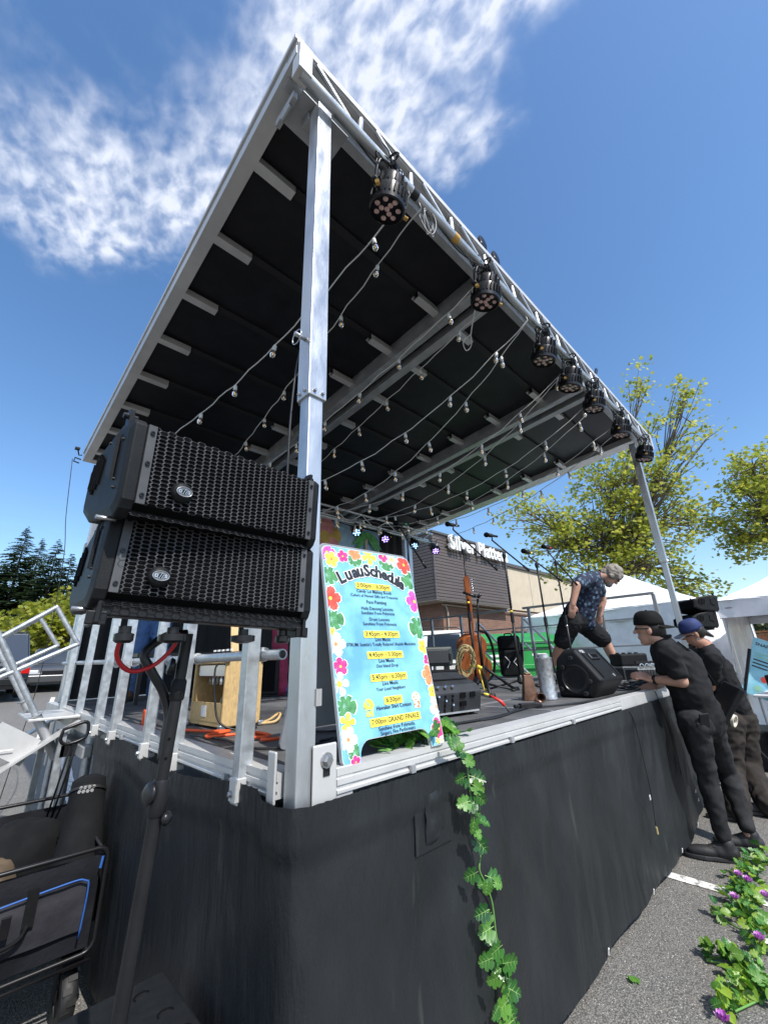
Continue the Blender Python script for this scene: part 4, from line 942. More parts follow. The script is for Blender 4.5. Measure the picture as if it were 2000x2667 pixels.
# microphone stands
def onz(x, y, zv=DZ):
    d = px(x, y, 1)-CAM; return CAM+d*((zv-CAM.z)/d.z)
def mic(parent_T, o, mat='black_smooth', band=None):
    m_ = MB(parent_T); m_.lathe([(.010, -.10), (.0125, -.02), (.017, .012), (.019, .016)], 12); mo = m_.build('microphone', mat, o, auto=40)
    MB(parent_T).ell((0, 0, .034), (.0255, .0255, .028), 14, 10).build('mic_head', 'grille_back', mo, smooth=True)
    if band: MB(parent_T).lathe([(.0128, -.075), (.0128, -.055)], 12).build('mic_band', band, mo)
    MB(parent_T).lathe([(.017, -.035), (.019, -.03), (.0195, .0), (.018, .005)], 12).build('mic_clip', 'rubber', mo, auto=40)
def mic_stand(base, row, mic_q, tail_q, label, mat='black_metal', yaw=0, band=None, hd=None, mids=()):
    base = V(base); lo, hi = 0, 3       # the tube stands upright; its height follows from where its top shows
    for _ in range(40):
        mid = (lo+hi)/2; d = base+V((0, 0, mid))-CAM
        if 1333.5-1072.2*d.dot(_u)/d.dot(_f) > row: lo = mid
        else: hi = mid
    top = base+V((0, 0, lo)); dp = (top-CAM).dot(_f); mic_p, tail = px(*mic_q, dp), px(*tail_q, dp)
    o = thing('microphone_stand', label, 'microphone stand', tuple(base), 'microphone stands on the deck')
    for k in range(3):
        a = yaw+2*pi*k/3; e = base+V((cos(a)*.31, sin(a)*.31, .012))
        l = MB().tube([base+V((0, 0, .085)), e], [.0095, .008], 8).build('leg', mat, o, smooth=True)
        MB().tube([e-V((cos(a)*.02, sin(a)*.02, 0)), e+V((cos(a)*.012, sin(a)*.012, -.004))], .0115, 8).build('rubber_foot', 'rubber', l, smooth=True)
    MB().tube([base+V((0, 0, .05)), base+V((0, 0, .07)), base+V((0, 0, .1)), base+V((0, 0, .125))], [.012, .034, .026, .014], 10).build('leg_hub', 'black_smooth', o, auto=40)
    d = top-base; c1 = base+d*.52
    MB().tube([base+V((0, 0, .05)), c1], .0115, 10).build('lower_tube', mat, o, smooth=True)
    MB().tube([c1, top], .0085, 10).build('upper_tube', mat, o, smooth=True)
    MB().tube([c1-d.normalized()*.05, c1+d.normalized()*.03], .0165, 10).build('height_clutch', 'black_smooth', o, auto=40)
    bd = (mic_p-tail).normalized(); be = mic_p-bd*.03
    MB().tube([tail, be], .0075, 8).build('boom_arm', mat, o, smooth=True)
    MB().tube([tail, tail+bd*.07], .0115, 8).build('boom_grip', 'black_smooth', o, smooth=True)
    MB().tube([top-V((0, 0, .03)), top, top+V((0, 0, .02))], [.014, .02, .014], 10).build('boom_clutch', 'black_smooth', o, auto=40)
    hv = V(hd if hd else (-.75, .1, .05)).normalized(); F = frame(hv).to_4x4(); F.translation = mic_p+V((0, 0, .03))
    mic(F, o, band=band)
    MB().tube([be, be.lerp(F @ V((0, 0, -.035)), .5)+V((0, 0, -.006)), F @ V((0, 0, -.035))], .0065, 8).build('clip_neck', 'black_smooth', o, smooth=True)
    for f_, mt_ in mids: MB().tube([base+d*f_, base+d*(f_+.015)], .0125, 10).build('tape_band', mt_, o, smooth=True)
    return o
s1 = mic_stand((2.6, 1.2, DZ), 1436, (1174, 1374), (1295, 1485), 'tall boom microphone stand carrying the coiled cable in front of the brown guitar', yaw=.9, hd=(-.8, .25, .02), mids=((.6, 'yellow_tape'),), band='chrome')
mic_stand((2.83, .9, DZ), 1446, (1275, 1402), (1378, 1486), 'boom microphone stand rising in front of the black backpack', yaw=.2, hd=(-.8, .25, .02), mids=((.55, 'yellow_tape'),))
mic_stand(tuple(onz(1449, 1793)), 1471, (1371, 1445), (1464, 1514), 'boom microphone stand behind the metal cylinder with yellow ringed microphone', yaw=.5, hd=(-.8, .2, .1), band='yellow_tape', mids=((.5, 'chrome'),))
mic_stand(tuple(onz(1503, 1783)), 1466, (1422, 1432), (1503, 1524), 'boom microphone stand behind the floor monitor in front of the bending man', yaw=.7, hd=(-.8, .2, .05), band='red_plastic', mids=((.45, 'chrome'),))
mic_stand(tuple(onz(1083, 1815)), 1398, (1040, 1372), (1110, 1480), 'boom microphone stand mostly hidden behind the schedule sign', yaw=.3, hd=(-.8, .3, .0), band='print_leaf')
# coil of tan cable hung on the first stand
cp = []
rnd = random.Random(3); cc_ = px(1213, 1722, 3.45)
for k in range(9):
    for j in range(18):
        a = 2*pi*j/18; f_ = 1+.12*sin(k*1.7)
        cp.append(cc_+_r*(.062*f_*cos(a)+.012*sin(k*2.1))-_u*(.115*f_*sin(a)*1.0-.02*cos(k*1.3))+_f*(.03*sin(k*1.1+a)))
tag(MB().tube(cp, .0042, 5).build('coiled_cable', 'cable_tan', smooth=True), 'coil of tan cable hanging on the tall microphone stand by the guitar', 'cable')

# brown guitar on its stand, seen from the back
gu = thing('acoustic_guitar', 'brown wooden guitar seen from its back standing on a guitar stand', 'guitar', (2.82, 1.4, DZ))
g0, g1 = px(1229, 1777, 3.9), px(1205, 1505, 3.9)
gz_ = (g1-g0).normalized(); gy = _f-_f.dot(gz_)*gz_; gy.normalize(); gx = gy.cross(gz_)
gx, gy = (gx*cos(.25)+gy*sin(.25)), (gy*cos(.25)-gx*sin(.25))
G = Matrix.Identity(4)
for i in range(3): G[i][0] = gx[i]; G[i][1] = gz_[i]; G[i][2] = -gy[i]; G[i][3] = (g0+_r*.03)[i]
MB(G).prism(body_outline(.46, .175, .14, .125, 44), -.05, .04).build('body', 'mahogany', gu, bevel=.008)
MB(G).prism([(-.12, .015), (.12, .015), (.165, .1), (-.165, .1)], .0405, .042).build('tail_band', 'mahogany_dark', gu)
MB(G).bb(-.025, .02, .44, .84, .012, .04).build('neck', 'mahogany', gu, bevel=.008)
MB(G).prism([(-.022, .83), (.02, .83), (.03, .86), (.02, 1.0), (-.005, 1.02), (-.035, .99), (-.03, .86)], .012, .03).build('headstock', 'mahogany', gu)
for k in range(6): 
    MB(G @ at(.034, .865+k*.022, .026, 0, 0, pi/2)).lathe([(.006, -.012), (.006, .006), (.0085, .01), (.007, .017)], 8).build('tuner', 'chrome', gu, smooth=True)
stp = [V((G @ V(q))) for q in ((.16, .2, .03), (.2, .28, -.0), (.215, .2, -.03), (.2, .05, -.03), (.13, -.02, 0), (.02, -.01, -.03))]
stp = [V((G @ V(q))) for q in ((.1, .47, .0), (.17, .43, -.02), (.225, .3, -.03), (.235, .12, -.03), (.19, -.0, -.03), (.08, -.04, -.02))]
MB().tube(smoothpath(stp, 6), .014, 6).build('strap', 'black_fabric', gu, smooth=True)
gs = thing('guitar_stand', 'black folding guitar stand with yellow clamps under the brown guitar', 'guitar stand', (2.67, 1.1, DZ))
q0 = px(1244, 1560, 3.72); q1 = px(1256, 1735, 3.6); 
MB().tube([q0, px(1246, 1645, 3.68)], .010, 8).build('upper_tube', 'black_metal', gs, smooth=True)
MB().tube([px(1246, 1645, 3.68), q1], .014, 8).build('lower_tube', 'black_metal', gs, smooth=True)
MB().tube([px(1240, 1553, 3.72), px(1222, 1549, 3.75), px(1206, 1543, 3.78)], .012, 8).build('neck_yoke', 'black_smooth', gs, smooth=True)
MB().tube([px(1243, 1557, 3.7), px(1252, 1548, 3.7)], .014, 8).build('yoke_release', 'black_smooth', gs, smooth=True)
for e, m_ in (((2.15, .78, DZ+.012), 'black_metal'), ((2.80, .95, DZ+.012), 'black_metal'), ((2.95, 1.35, DZ+.012), 'black_metal')):
    l = MB().tube([q1, e], .0125, 8).build('leg', m_, gs, smooth=True); MB().tube([V(e)+V((0, 0, .0)), V(e)+V((.03, -.02, 0))], .016, 8).build('rubber_foot', 'rubber', l, smooth=True)
for a, b in (((1243, 1735), (1256, 1742)), ((1225, 1736), (1236, 1733))): MB().tube([px(*a, 3.55), px(*b, 3.55)], .014, 8).build('clamp', 'yellow_tape', gs, auto=40)
MB().tube([px(1247, 1742, 3.55), px(1262, 1800, 3.4)], .0055, 8).build('brace', 'yellow_tape', gs, smooth=True)

# backpack
bk = thing('backpack', 'black backpack with a white X mark standing at the back of the stage', 'backpack', (4.9, 2.15, DZ))
BT = at(4.88, 2.15, DZ, radians(-52))
MB(BT).bb(-.155, .155, -.05, .12, .01, .56).build('main_compartment', 'black_fabric', bk, bevel=.05, seg=4)
MB(BT).bb(-.15, .12, -.13, -.02, .015, .36).build('front_pocket', 'black_fabric', bk, bevel=.035, seg=4)
MB(BT).bb(-.13, .12, -.09, -.02, .37, .53).build('upper_pocket', 'black_fabric', bk, bevel=.03, seg=4)
for pts in (((-.095, .28), (-.035, .205), (-.08, .13)), ((.08, .28), (.015, .205), (.075, .13))):
    MB(BT).tube([(a, -.131, b) for a, b in pts], .0055, 6).build('x_mark', 'paint_white', bk)
MB(BT).tube(smoothpath([(-.05, .03, .55), (-.04, .03, .585), (.04, .03, .585), (.05, .03, .55)], 4), .009, 6).build('grab_handle', 'black_fabric', bk, smooth=True)
MB(BT).tube(smoothpath([(.14, .1, .5), (.19, .14, .4), (.18, .15, .2), (.13, .12, .08)], 4), .014, 6).build('shoulder_strap', 'black_fabric', bk, smooth=True)

# metal cylinder, cow bell
cyl_ = thing('metal_canister', 'galvanised metal canister with a narrow cap standing beside the floor monitor', 'canister', (2.19, .35, DZ))
MB(at(2.19, .35, DZ)).lathe([(.05, 0), (.056, .004), (.056, .012), (.054, .016), (.054, .252), (.056, .256), (.056, .264), (.048, .268)], 28).build('body', 'galv_drum', cyl_, auto=35)
MB(at(2.19, .35, DZ)).lathe([(.038, .268), (.038, .285), (.03, .29)], 24).build('cap', 'galv', cyl_, auto=35)
cbell = thing('cowbell', 'tall brown metal cowbell standing left of the metal canister', 'cowbell', (2.1, .45, DZ))
BTm = at(2.10, .44, DZ, radians(-40))
MB(BTm).add([(-.05, -.03, 0), (.05, -.03, 0), (.05, .03, 0), (-.05, .03, 0), (-.028, -.016, .16), (.028, -.016, .16), (.028, .016, .16), (-.028, .016, .16)], [(4, 5, 6, 7), (0, 1, 5, 4), (1, 2, 6, 5), (2, 3, 7, 6), (3, 0, 4, 7), (3, 2, 1, 0)]).build('bell_body', 'brown_metal', cbell, bevel=.004)
MB(BTm).bb(-.02, .02, -.02, .02, .16, .172).build('mount', 'brown_metal', cbell, bevel=.003)
hn = thing('horn_bell', 'small dark horn shaped bell lying on the deck in front of the cowbell', 'bell', (2.02, .31, DZ))
MB(at(2.0, .31, DZ+.028, radians(35), 0, radians(-96))).lathe([(.005, -.14), (.008, -.1), (.016, -.04), (.028, .0), (.026, .0), (.014, -.04)], 18, cap=False).build('bell_cone', 'brown_metal', hn, smooth=True)

# floor monitor (wedge)
wd_ = thing('floor_monitor', 'large black plastic floor monitor speaker lying near the stage front', 'speaker', (2.57, .2, DZ))
poly = [(.203, 1.364), (.046, 1.155), (.133, 1.047), (.36, 1.047), (.372, 1.18), (.347, 1.3), (.28, 1.36)]
def wedge_mesh():
    n = len(poly); vs = []
    for x, s_ in ((2.36, .9), (2.385, 1.0), (2.76, 1.0), (2.79, .93)):
        cy, cz = .22, 1.19
        vs += [(x, cy+(a-cy)*s_, max(1.0465, cz+(b-cz)*s_)) for a, b in poly]
    fs = [tuple(range(n)), tuple(range(4*n-1, 3*n-1, -1))]
    for k in range(3): fs += [(k*n+i, (k+1)*n+i, (k+1)*n+(i+1) % n, k*n+(i+1) % n) for i in range(n)]
    return vs, fs
MB().add(*wedge_mesh()).build('cabinet', 'black_plastic', wd_, bevel=.012, seg=3)
for y, z in ((.235, 1.30), (.30, 1.24), (.13, 1.15), (.17, 1.075), (.33, 1.10)):
    MB(at(2.352, y, z, 0, 0, -pi/2)).lathe([(.016, -.008), (.016, .004), (.009, .006), (.008, .001)], 16).build('rubber_pad', 'rubber', wd_, auto=40)
MB(at(2.358, .225, 1.165, 0, 0, -pi/2)).lathe([(.094, -.01), (.094, .005), (.086, .006), (.082, -.0), (.03, -.006)], 30).build('port_ring', 'black_smooth', wd_, auto=40)
sl_d = V((0, -.157, -.209)).normalized(); nrm = V((0, -.209, .157)).normalized()
WT = Matrix.Identity(4)
for i in range(3): WT[i][0] = (1, 0, 0)[i]; WT[i][1] = (-sl_d)[i]; WT[i][2] = nrm[i]; WT[i][3] = (2.57, .1245, 1.2595)[i]
hd_ = MB(WT); hd_.bb(-.075, .075, .03, .085, -.004, .012); hd_.build('handle', 'black_smooth', wd_, bevel=.012, seg=3)
MB(WT).bb(-.045, .045, .045, .07, .0125, .014).build('handle_recess', 'grille_back', wd_)
for x in (-.15, .15): MB(WT).bb(x-.004, x+.004, -.11, .1, .001, .006).build('ridge', 'black_smooth', wd_)
MB(WT).lathe([(.012, 0), (.012, .006)], 12, at(.05, -.1, .0)).build('pole_socket', 'alu_dull', wd_)
MB(WT).bb(-.16, -.09, .09, .115, .001, .003).build('data_label', 'wire_grey', wd_)

# cases and cable heap near the man's hands
for i, (c_, s_, a, lb) in enumerate((((4.62, .56), (.30, .24, .19), -.75, 'black equipment case with metal trim behind the floor monitor'), ((3.86, .22), (.24, .2, .2), -.7, 'open black tool crate at the stage edge by the capped man'))):
    o = thing('equipment_case', lb, 'case', (*c_, DZ)); T_ = at(*c_, DZ, a)
    MB(T_).bb(-s_[0]/2, s_[0]/2, -s_[1]/2, s_[1]/2, 0, s_[2]*.62).build('base', 'mixer_black', o, bevel=.01)
    MB(T_).bb(-s_[0]/2, s_[0]/2, -s_[1]/2-.002, s_[1]/2+.002, s_[2]*.63, s_[2]*.72).build('trim_band', 'bolt', o)
    if i == 0:
        MB(T_).bb(-s_[0]/2, s_[0]/2, -s_[1]/2, s_[1]/2, s_[2]*.73, s_[2]*1.4).build('lid', 'black_plastic', o, bevel=.02, seg=3)
        for k in range(4): MB(T_ @ at(-.11+k*.07, 0, s_[2]*1.4)).lathe([(.02, -.005), (.02, .012)], 10).build('lid_rib', 'black_smooth', o)
    else:
        for k in range(9): MB(T_).bb(-s_[0]/2+.01+k*.026, -s_[0]/2+.02+k*.026, -s_[1]/2-.004, -s_[1]/2, s_[2]*.1, s_[2]*.6).build('lattice_bar', 'black_smooth', o)
        MB(T_).bb(-s_[0]/2-.01, s_[0]/2+.01, -s_[1]/2-.012, -s_[1]/2+.004, s_[2]*.9, s_[2]*1.0).build('rim', 'black_smooth', o)
        for k in range(4): MB(T_ @ at(-.08+k*.05, -s_[1]/2-.006, s_[2]*.8, 0, pi/2)).lathe([(.022, 0), (.022, .006), (.016, .007), (.016, .001)], 14, cap=False).build('ring', 'bolt', o)
rnd = random.Random(11)
for k in range(5):
    c_ = V((3.25+.1*k, .20-.02*k, DZ+.014+.008*k)); pts = []
    for j in range(34):
        a = j*.42; r_ = .1+.025*sin(j*.9+k)+.01*k; pts.append(c_+V((r_*cos(a)*1.1, r_*sin(a)*.75, .012*sin(j*.5)+.0007*j)))
    tag(MB().tube(smoothpath(pts, 2), .0055, 5).build('cable_coil', 'cable_black', smooth=True), ['black cable coil nearest the floor monitor in the cable heap', 'second black cable coil of the heap, just right of the floor monitor', 'middle black cable coil of the heap by the floor monitor', 'fourth black cable coil of the heap, towards the tool crate', 'black cable coil of the heap nearest the capped man'][k], 'cable', 'black cable coils heaped by the floor monitor')
cable('stage_cable', [(1.62, .22, DZ+.008), (1.9, .1, DZ+.008), (2.2, .06, DZ+.008), (2.6, .065, DZ+.008), (3.0, .07, DZ+.008), (3.3, .1, DZ+.008)], .0055, 'cable_black', 'black cable running along the front deck edge to the floor monitor')
cable('stage_cable', [(.9, .2, DZ+.008), (1.2, .17, DZ+.008), (1.5, .2, DZ+.008), (1.62, .22, DZ+.008)], .0055, 'cable_black', 'black cable on the deck in front of the mixer amplifier')
pg = MB(at(1.64, .215, DZ+.018, -.5)); pg.bb(-.05, .05, -.016, .016, -.014, .014); pg.bb(.05, .09, -.011, .011, -.01, .01); pg.bb(-.085, -.05, -.01, .01, -.009, .009)
tag(pg.build('cable_coupler', 'black_smooth', bevel=.004), 'black cable coupler lying on the front of the deck', 'connector')
# cables between sign and amplifier
cable('extension_cord', [(.12, 1.35, DZ+.012), (.1, 1.15, DZ+.012), (.16, .96, DZ+.012), (.22, .88, DZ+.012), (.12, .86, DZ+.012), (.1, .80, DZ+.012), (.2, .76, DZ+.012), (.27, .66, DZ+.012), (.24, .60, DZ+.012), (.2, .63, DZ+.014), (.23, .68, DZ+.022), (.27, .62, DZ+.012), (.2, .555, DZ+.012), (.25, .52, DZ+.012), (.31, .53, DZ+.016)], .0062, 'cable_orange', 'orange extension cord twisting over the deck by the tan amplifier', n=8)
px_ = thing('power_plug', 'chunky red and white power plug at the end of the orange cord', 'plug', (.34, .54, DZ))
PT_ = at(.335, .535, DZ+.024, radians(15))
MB(PT_).bb(-.03, .03, -.022, .022, -.022, .022).build('socket_housing', 'cable_orange', px_, bevel=.008)
MB(PT_).tube([(.03, 0, 0), (.065, 0, 0)], .021, 14).build('plug_collar', 'white_plastic', px_, auto=40)
MB(PT_).tube([(.065, 0, 0), (.10, 0, 0)], [.016, .010], 10).build('plug_body', 'rubber', px_, auto=40)
for pts, lb in (([(.43, .56, DZ+.01), (.52, .5, DZ+.008), (.62, .62, DZ+.008), (.75, .58, DZ+.008), (.85, .7, DZ+.008)], 'thin black cable wriggling behind the schedule sign'),
                ([(.08, .95, DZ+.008), (.12, .7, DZ+.008), (.1, .5, DZ+.008), (.13, .4, DZ+.008), (.24, .33, DZ+.008), (.35, .32, DZ+.008), (.5, .42, DZ+.008), (.7, .36, DZ+.008)], 'black cable curving past the front left post'),
                ([(.33, .25, DZ+.008), (.42, .24, DZ+.008), (.5, .3, DZ+.008), (.44, .36, DZ+.008), (.33, .36, DZ+.008)], 'black cable loop on the deck under the schedule sign'),
                ([(.25, 1.1, DZ+.3), (.2, 1.05, DZ+.27), (.19, 1.0, DZ+.15), (.2, .96, DZ+.05), (.26, .92, DZ+.01), (.36, .9, DZ+.008)], 'braided cable dropping from the open back of the tan amplifier')):
    cable('deck_cable', pts, .0048, 'cable_black', lb)
tag(MB().tube(smoothpath([(.42, 1.0, DZ+.01), (.5, .98, DZ+.012), (.57, 1.05, DZ+.03), (.6, 1.12, DZ+.03), (.53, 1.08, DZ+.012), (.45, 1.02, DZ+.008)], 4), .007, 6).build('leather_strap', 'tweed', smooth=True), 'tan leather strap loop on the deck right of the amplifier', 'strap')
bx_ = MB(at(.75, 1.15, DZ, -.3)); bx_.bb(-.07, .07, -.05, .05, 0, .05); tag(bx_.build('effects_pedal', 'black_smooth', bevel=.006), 'small black pedal box on the deck behind the front post', 'pedal')
bx_ = MB(at(.10, 1.62, DZ, -.3)); bx_.bb(-.03, .03, -.04, .04, 0, .07); tag(bx_.build('orange_box', 'cable_orange', bevel=.003), 'small orange box on the deck behind the guard rail posts', 'box')
# bass cabinet at the back left
sc_ = thing('speaker_cabinet', 'large black speaker cabinet at the back of the stage behind the amplifier', 'speaker', (1.35, 2.9, DZ))
CB = at(1.2, 2.75, DZ, radians(-40)); MB(CB).bb(-.3, .3, 0, .3, .02, .38).build('cabinet', 'black_plastic', sc_, bevel=.012); MB(CB).bb(-.27, .27, -.004, 0, .05, .35).build('grille_cloth', 'grille_back', sc_)
for x in (-.25, .25): MB(CB).cyl((x, .05, 0), (x, .05, .02), .02, 8).build('foot', 'rubber', sc_)
tb = thing('folding_table', 'dark side table with clutter at the back left of the stage', 'table', (.75, 3.2, DZ))
MB().bb(.35, 1.0, 3.0, 3.4, 1.42, 1.45).build('table_top', 'black_smooth', tb)
for x in (.4, .95):
    for y in (3.04, 3.36): MB().bb(x-.015, x+.015, y-.015, y+.015, DZ, 1.42).build('leg', 'black_metal', tb)
# wagon load
bg_ = thing('gig_bag', 'tall black gig bag with studded patch leaning in the wagon', 'bag', (-.15, 1.62, .3))
bq = [((-.13, 1.5, .30), .10), ((-.13, 1.55, .45), .105), ((-.12, 1.62, .62), .085), ((-.115, 1.66, .76), .075), ((-.115, 1.67, .82), .07), ((-.115, 1.67, .835), .04)]
MB().tube([q for q, r in bq], [r for q, r in bq], 20).build('bag_body', 'black_fabric', bg_, smooth=True)
tc_ = MB().tube([(-.117, 1.655, .765), (-.1155, 1.66, .775)], .0785, 20, cap=False).build('bag_piping', 'rubber', bg_, smooth=True)
for i in range(4):
    for j in range(2):
        a = radians(-128+i*13+j*4); z = .785+j*.016
        MB(Matrix.Translation((-.115+.0745*cos(a), 1.665+.0745*sin(a), z)) @ frame(V((cos(a), sin(a), 0))).to_4x4()).lathe([(.0085, 0), (.007, .004)], 6).build('rubber_stud', 'wire_grey', bg_)
def soft_bag(name, c, r, mat, label, seed):
    mb = MB().ell((0, 0, 0), (1, 1, 1), 22, 14); vs = []
    for q in mb.v:
        q = V(q); k = 1+.16*noise.noise(q*1.6+V((seed, 0, 0)))+.06*noise.noise(q*5+V((seed, 3, 0))); vs.append((c[0]+q.x*r[0]*k, c[1]+q.y*r[1]*k, c[2]+q.z*r[2]*k))
    mb.v = vs; o = mb.build(name, mat, smooth=True); return tag(o, label, 'bag')
M('tan_cloth', (.11, .08, .05), .8, var=.2, scale=10, bump=.3, bscale=40)
soft_bag('tan_bag', (-.42, 1.78, .42), (.12, .17, .13), 'tan_cloth', 'tan cloth bag slumped inside the folding wagon', 2.2)
soft_bag('black_bag', (-.3, 1.95, .48), (.2, .16, .16), 'black_fabric', 'soft black bag at the back of the folding wagon', 6.1)
# ------------------------------------------------------------------ stage lights
def par_light(label, lens_mat, lit=False):
    o = thing('stage_light', label, 'stage light', (0, 0, 0))
    b = MB().lathe([(.045, .13), (.058, .125), (.066, .10), (.066, .03), (.076, .02), (.08, -.01), (.08, -.075), (.086, -.08), (.086, -.11), (.078, -.118), (.076, -.10)], 28).build('housing', 'black_smooth', o, auto=35)
    fn_ = MB()
    for k in range(24):
        a = 2*pi*k/24; T_ = Matrix.Rotation(a, 4, 'Z'); fn_.box((.083, 0, -.035), (.014, .006, .075), T_)
        if k % 2 == 0: fn_.box((.07, 0, .07), (.014, .007, .075), T_)
    fn_.build('cooling_fins', 'black_plastic', b)
    fc = MB().lathe([(.0005, -.098), (.076, -.098)], 28, cap=False).build('front_plate', 'black_plastic', o)
    for r_, n_, ph in ((.0, 1, 0), (.027, 3, .3), (.054, 7, .1)):
        for k in range(n_):
            a = ph+2*pi*k/n_; MB(at(r_*cos(a), r_*sin(a), -.100)).lathe([(.0125, .004), (.0135, -.002), (.0115, -.007), (.006, -.010), (.0, -.0105)], 10, cap=False).build('lens', lens_mat, fc, smooth=True)
    yk = MB()
    for s_ in (-1, 1):
        yk.tube(smoothpath([(s_*.10, 0, -.02), (s_*.105, 0, .08), (s_*.09, 0, .17), (s_*.04, 0, .205)], 4), .0075, 6)
        yk.cyl((s_*.08, 0, -.01), (s_*.118, 0, -.01), .016, 10)
    yk.tube([(-.045, 0, .205), (.045, 0, .205)], .0085, 6); yk.build('yoke', 'black_metal', o, smooth=True)
    c_ = MB(); c_.bb(-.025, .025, -.018, .018, .205, .25); c_.tube([V((-.02+.04*t, .034*cos(a), .278+.034*sin(a))) for t in (0,) for a in np.linspace(-.9, pi+.9, 9)], .007, 6); c_.cyl((0, .03, .24), (0, .075, .235), .008, 8); c_.build('hook_clamp', 'black_metal', o, smooth=False)
    MB().tube(smoothpath([(.03, .02, .13), (.06, .06, .2), (.02, .08, .27), (-.06, .05, .26), (-.09, .03, .18), (-.07, .04, .1)], 4), .004, 5).build('light_cable', 'cable_black', o, smooth=True)
    MB().tube(smoothpath([(-.02, -.02, .13), (-.09, -.05, .17), (-.12, -.02, .24), (-.05, 0, .29)], 4), .0032, 5).build('safety_wire', 'cable_black', o, smooth=True)
    rt_ = random.Random(2)
    for k in range(3):
        pts = [V((rt_.uniform(-.13, .13), rt_.uniform(-.05, .07), .14+rt_.uniform(0, .17))) for _ in range(6)]
        MB().tube(smoothpath(pts, 4), .0032, 5).build('light_cable', 'cable_black', o, smooth=True)
    for s_ in (-1, 1): MB().cyl((s_*.10, -.02, -.055), (s_*.118, -.03, -.06), .011, 8).build('tension_knob', 'tag_orange', o)
    return o
proto = par_light('', 'lens_pink')
def place(o, T): o.matrix_basis = T
NAMES = ['largest black stage light nearest the front left post, first along the front truss', 'second black stage light along the front truss from the left post, beside the roof beam',
         'third black stage light along the front truss from the left post', 'fourth black stage light along the front truss from the left post', 'fifth black stage light along the front truss, just past the second roof beam',
         'sixth black stage light along the front truss from the left post', 'seventh black stage light, hanging over the right front post']
LX = (.445, 1.375, 2.26, 2.80, 3.33, 4.11, 5.03)
for i, x in enumerate(LX):
    o = proto if i == 0 else copy_tree(proto)
    tilt = radians((15, 12, 14, 16, 13, 12, 15)[i]); T_ = Matrix.Translation((x, -.06, CH-.255)) @ Matrix.Rotation(radians((8, -5, 6, -8, 10, -4, 12)[i]), 4, 'Z')
    # the housing hangs from the chord, tipped back towards the stage
    place(o, Matrix.Translation((x, -.09, CH)) @ Matrix.Rotation(tilt, 4, 'X') @ Matrix.Rotation(radians((8, -5, 6, -8, 10, -4, 12)[i]), 4, 'Z') @ Matrix.Diagonal((1.15, 1.15, .80, 1)) @ Matrix.Translation((0, 0, -.278)))
    o['label'] = NAMES[i]; o['group'] = 'stage lights along the front truss'
for i, (x, m_) in enumerate(((3.5, 'led_on_blue'), (4.13, 'led_on'), (4.86, 'led_on_blue'), (5.46, 'led_on'))):
    o = par_light(['lit stage light on the rear truss in front of the palm banner, glowing pale blue', 'lit violet stage light on the rear truss at the right edge of the palm banner', 'lit pale blue stage light at the rear right truss end behind a boom stand', 'lit violet stage light hanging in front of the brown slatted building'][i], m_)
    o['group'] = 'lit stage lights on the rear truss'
    place(o, Matrix.Translation((x, 3.86, 3.44)) @ Matrix.Rotation(radians(-40), 4, 'Z') @ Matrix.Rotation(radians(-48), 4, 'X') @ Matrix.Translation((0, 0, -.2)) @ Matrix.Scale(.9, 4))
# looped spare cables on the truss
rnd = random.Random(4)
for x, s_, mt, lb in ((.78, .09, 'wire_grey', 'grey spare cable loop hanging from the front truss after the first light'), (1.52, .08, 'cable_black', 'black spare cable loops hanging from the front truss after the second light'), (2.4, .05, 'cable_black', 'black cable bundle on the front truss between the third and fourth lights'), (3.5, .05, 'cable_black', 'black cable bundle on the front truss past the second roof beam'), (4.5, .05, 'cable_black', 'black cable bundle on the front truss before the last light')):
    pts = [V((x, -.05, CH))]
    for j in range(40):
        a = j*.5; pts.append(V((x+s_*.55*sin(a)*(1+.2*sin(j*.21))+.01*sin(j), -.05+.02*cos(a*.7)+.01, CH-.02-s_*(1-cos(a))*(1+.15*sin(j*.3)))))
    tag(MB().tube(smoothpath(pts, 2), .0035, 5).build('spare_cable', mt, smooth=True), lb, 'cable')
cable('truss_cable', [V((.1+.26*k, -.03+.012*sin(k*2.1), CH+.03-.06*abs(sin(k*1.3)))) for k in range(20)], .004, 'cable_black', 'black cable looping along the whole front truss')
cable('post_cable', [(.03, .09, 2.6), (.0, .095, 2.42), (-.012, .10, 2.2), (-.014, .10, 2.0), (-.01, .105, 1.8), (-.005, .11, 1.5)], .0042, 'cable_black', 'black cable running down behind the front left post')
cable('guy_wire', [(-.267, 4.66, 3.72), (-.2, 4.63, 3.0), (-.13, 4.6, 2.45), (-.1, 4.6, 1.3), (-.2, 4.5, .15)], .004, 'cable_black', 'thin black cord hanging from the rear left roof corner')
rcl = thing('corner_floodlight', 'small black clamp light on the rear left roof corner', 'floodlight', (-.25, 4.6, 3.8))
MB(at(-.25, 4.58, 3.83)).box((0, 0, 0), (.05, .05, .03)).build('head', 'black_smooth', rcl, bevel=.006); MB().tube([(-.24, 4.58, 3.81), (-.22, 4.6, 3.76), (-.19, 4.6, 3.77)], .008, 6).build('bracket', 'black_smooth', rcl)
MB().tube([(-.19, 4.6, 3.71), (-.25, 4.6, 3.72), (-.255, 4.6, 3.67), (-.2, 4.6, 3.66)], .008, 6).build('hook', 'black_smooth', rcl)

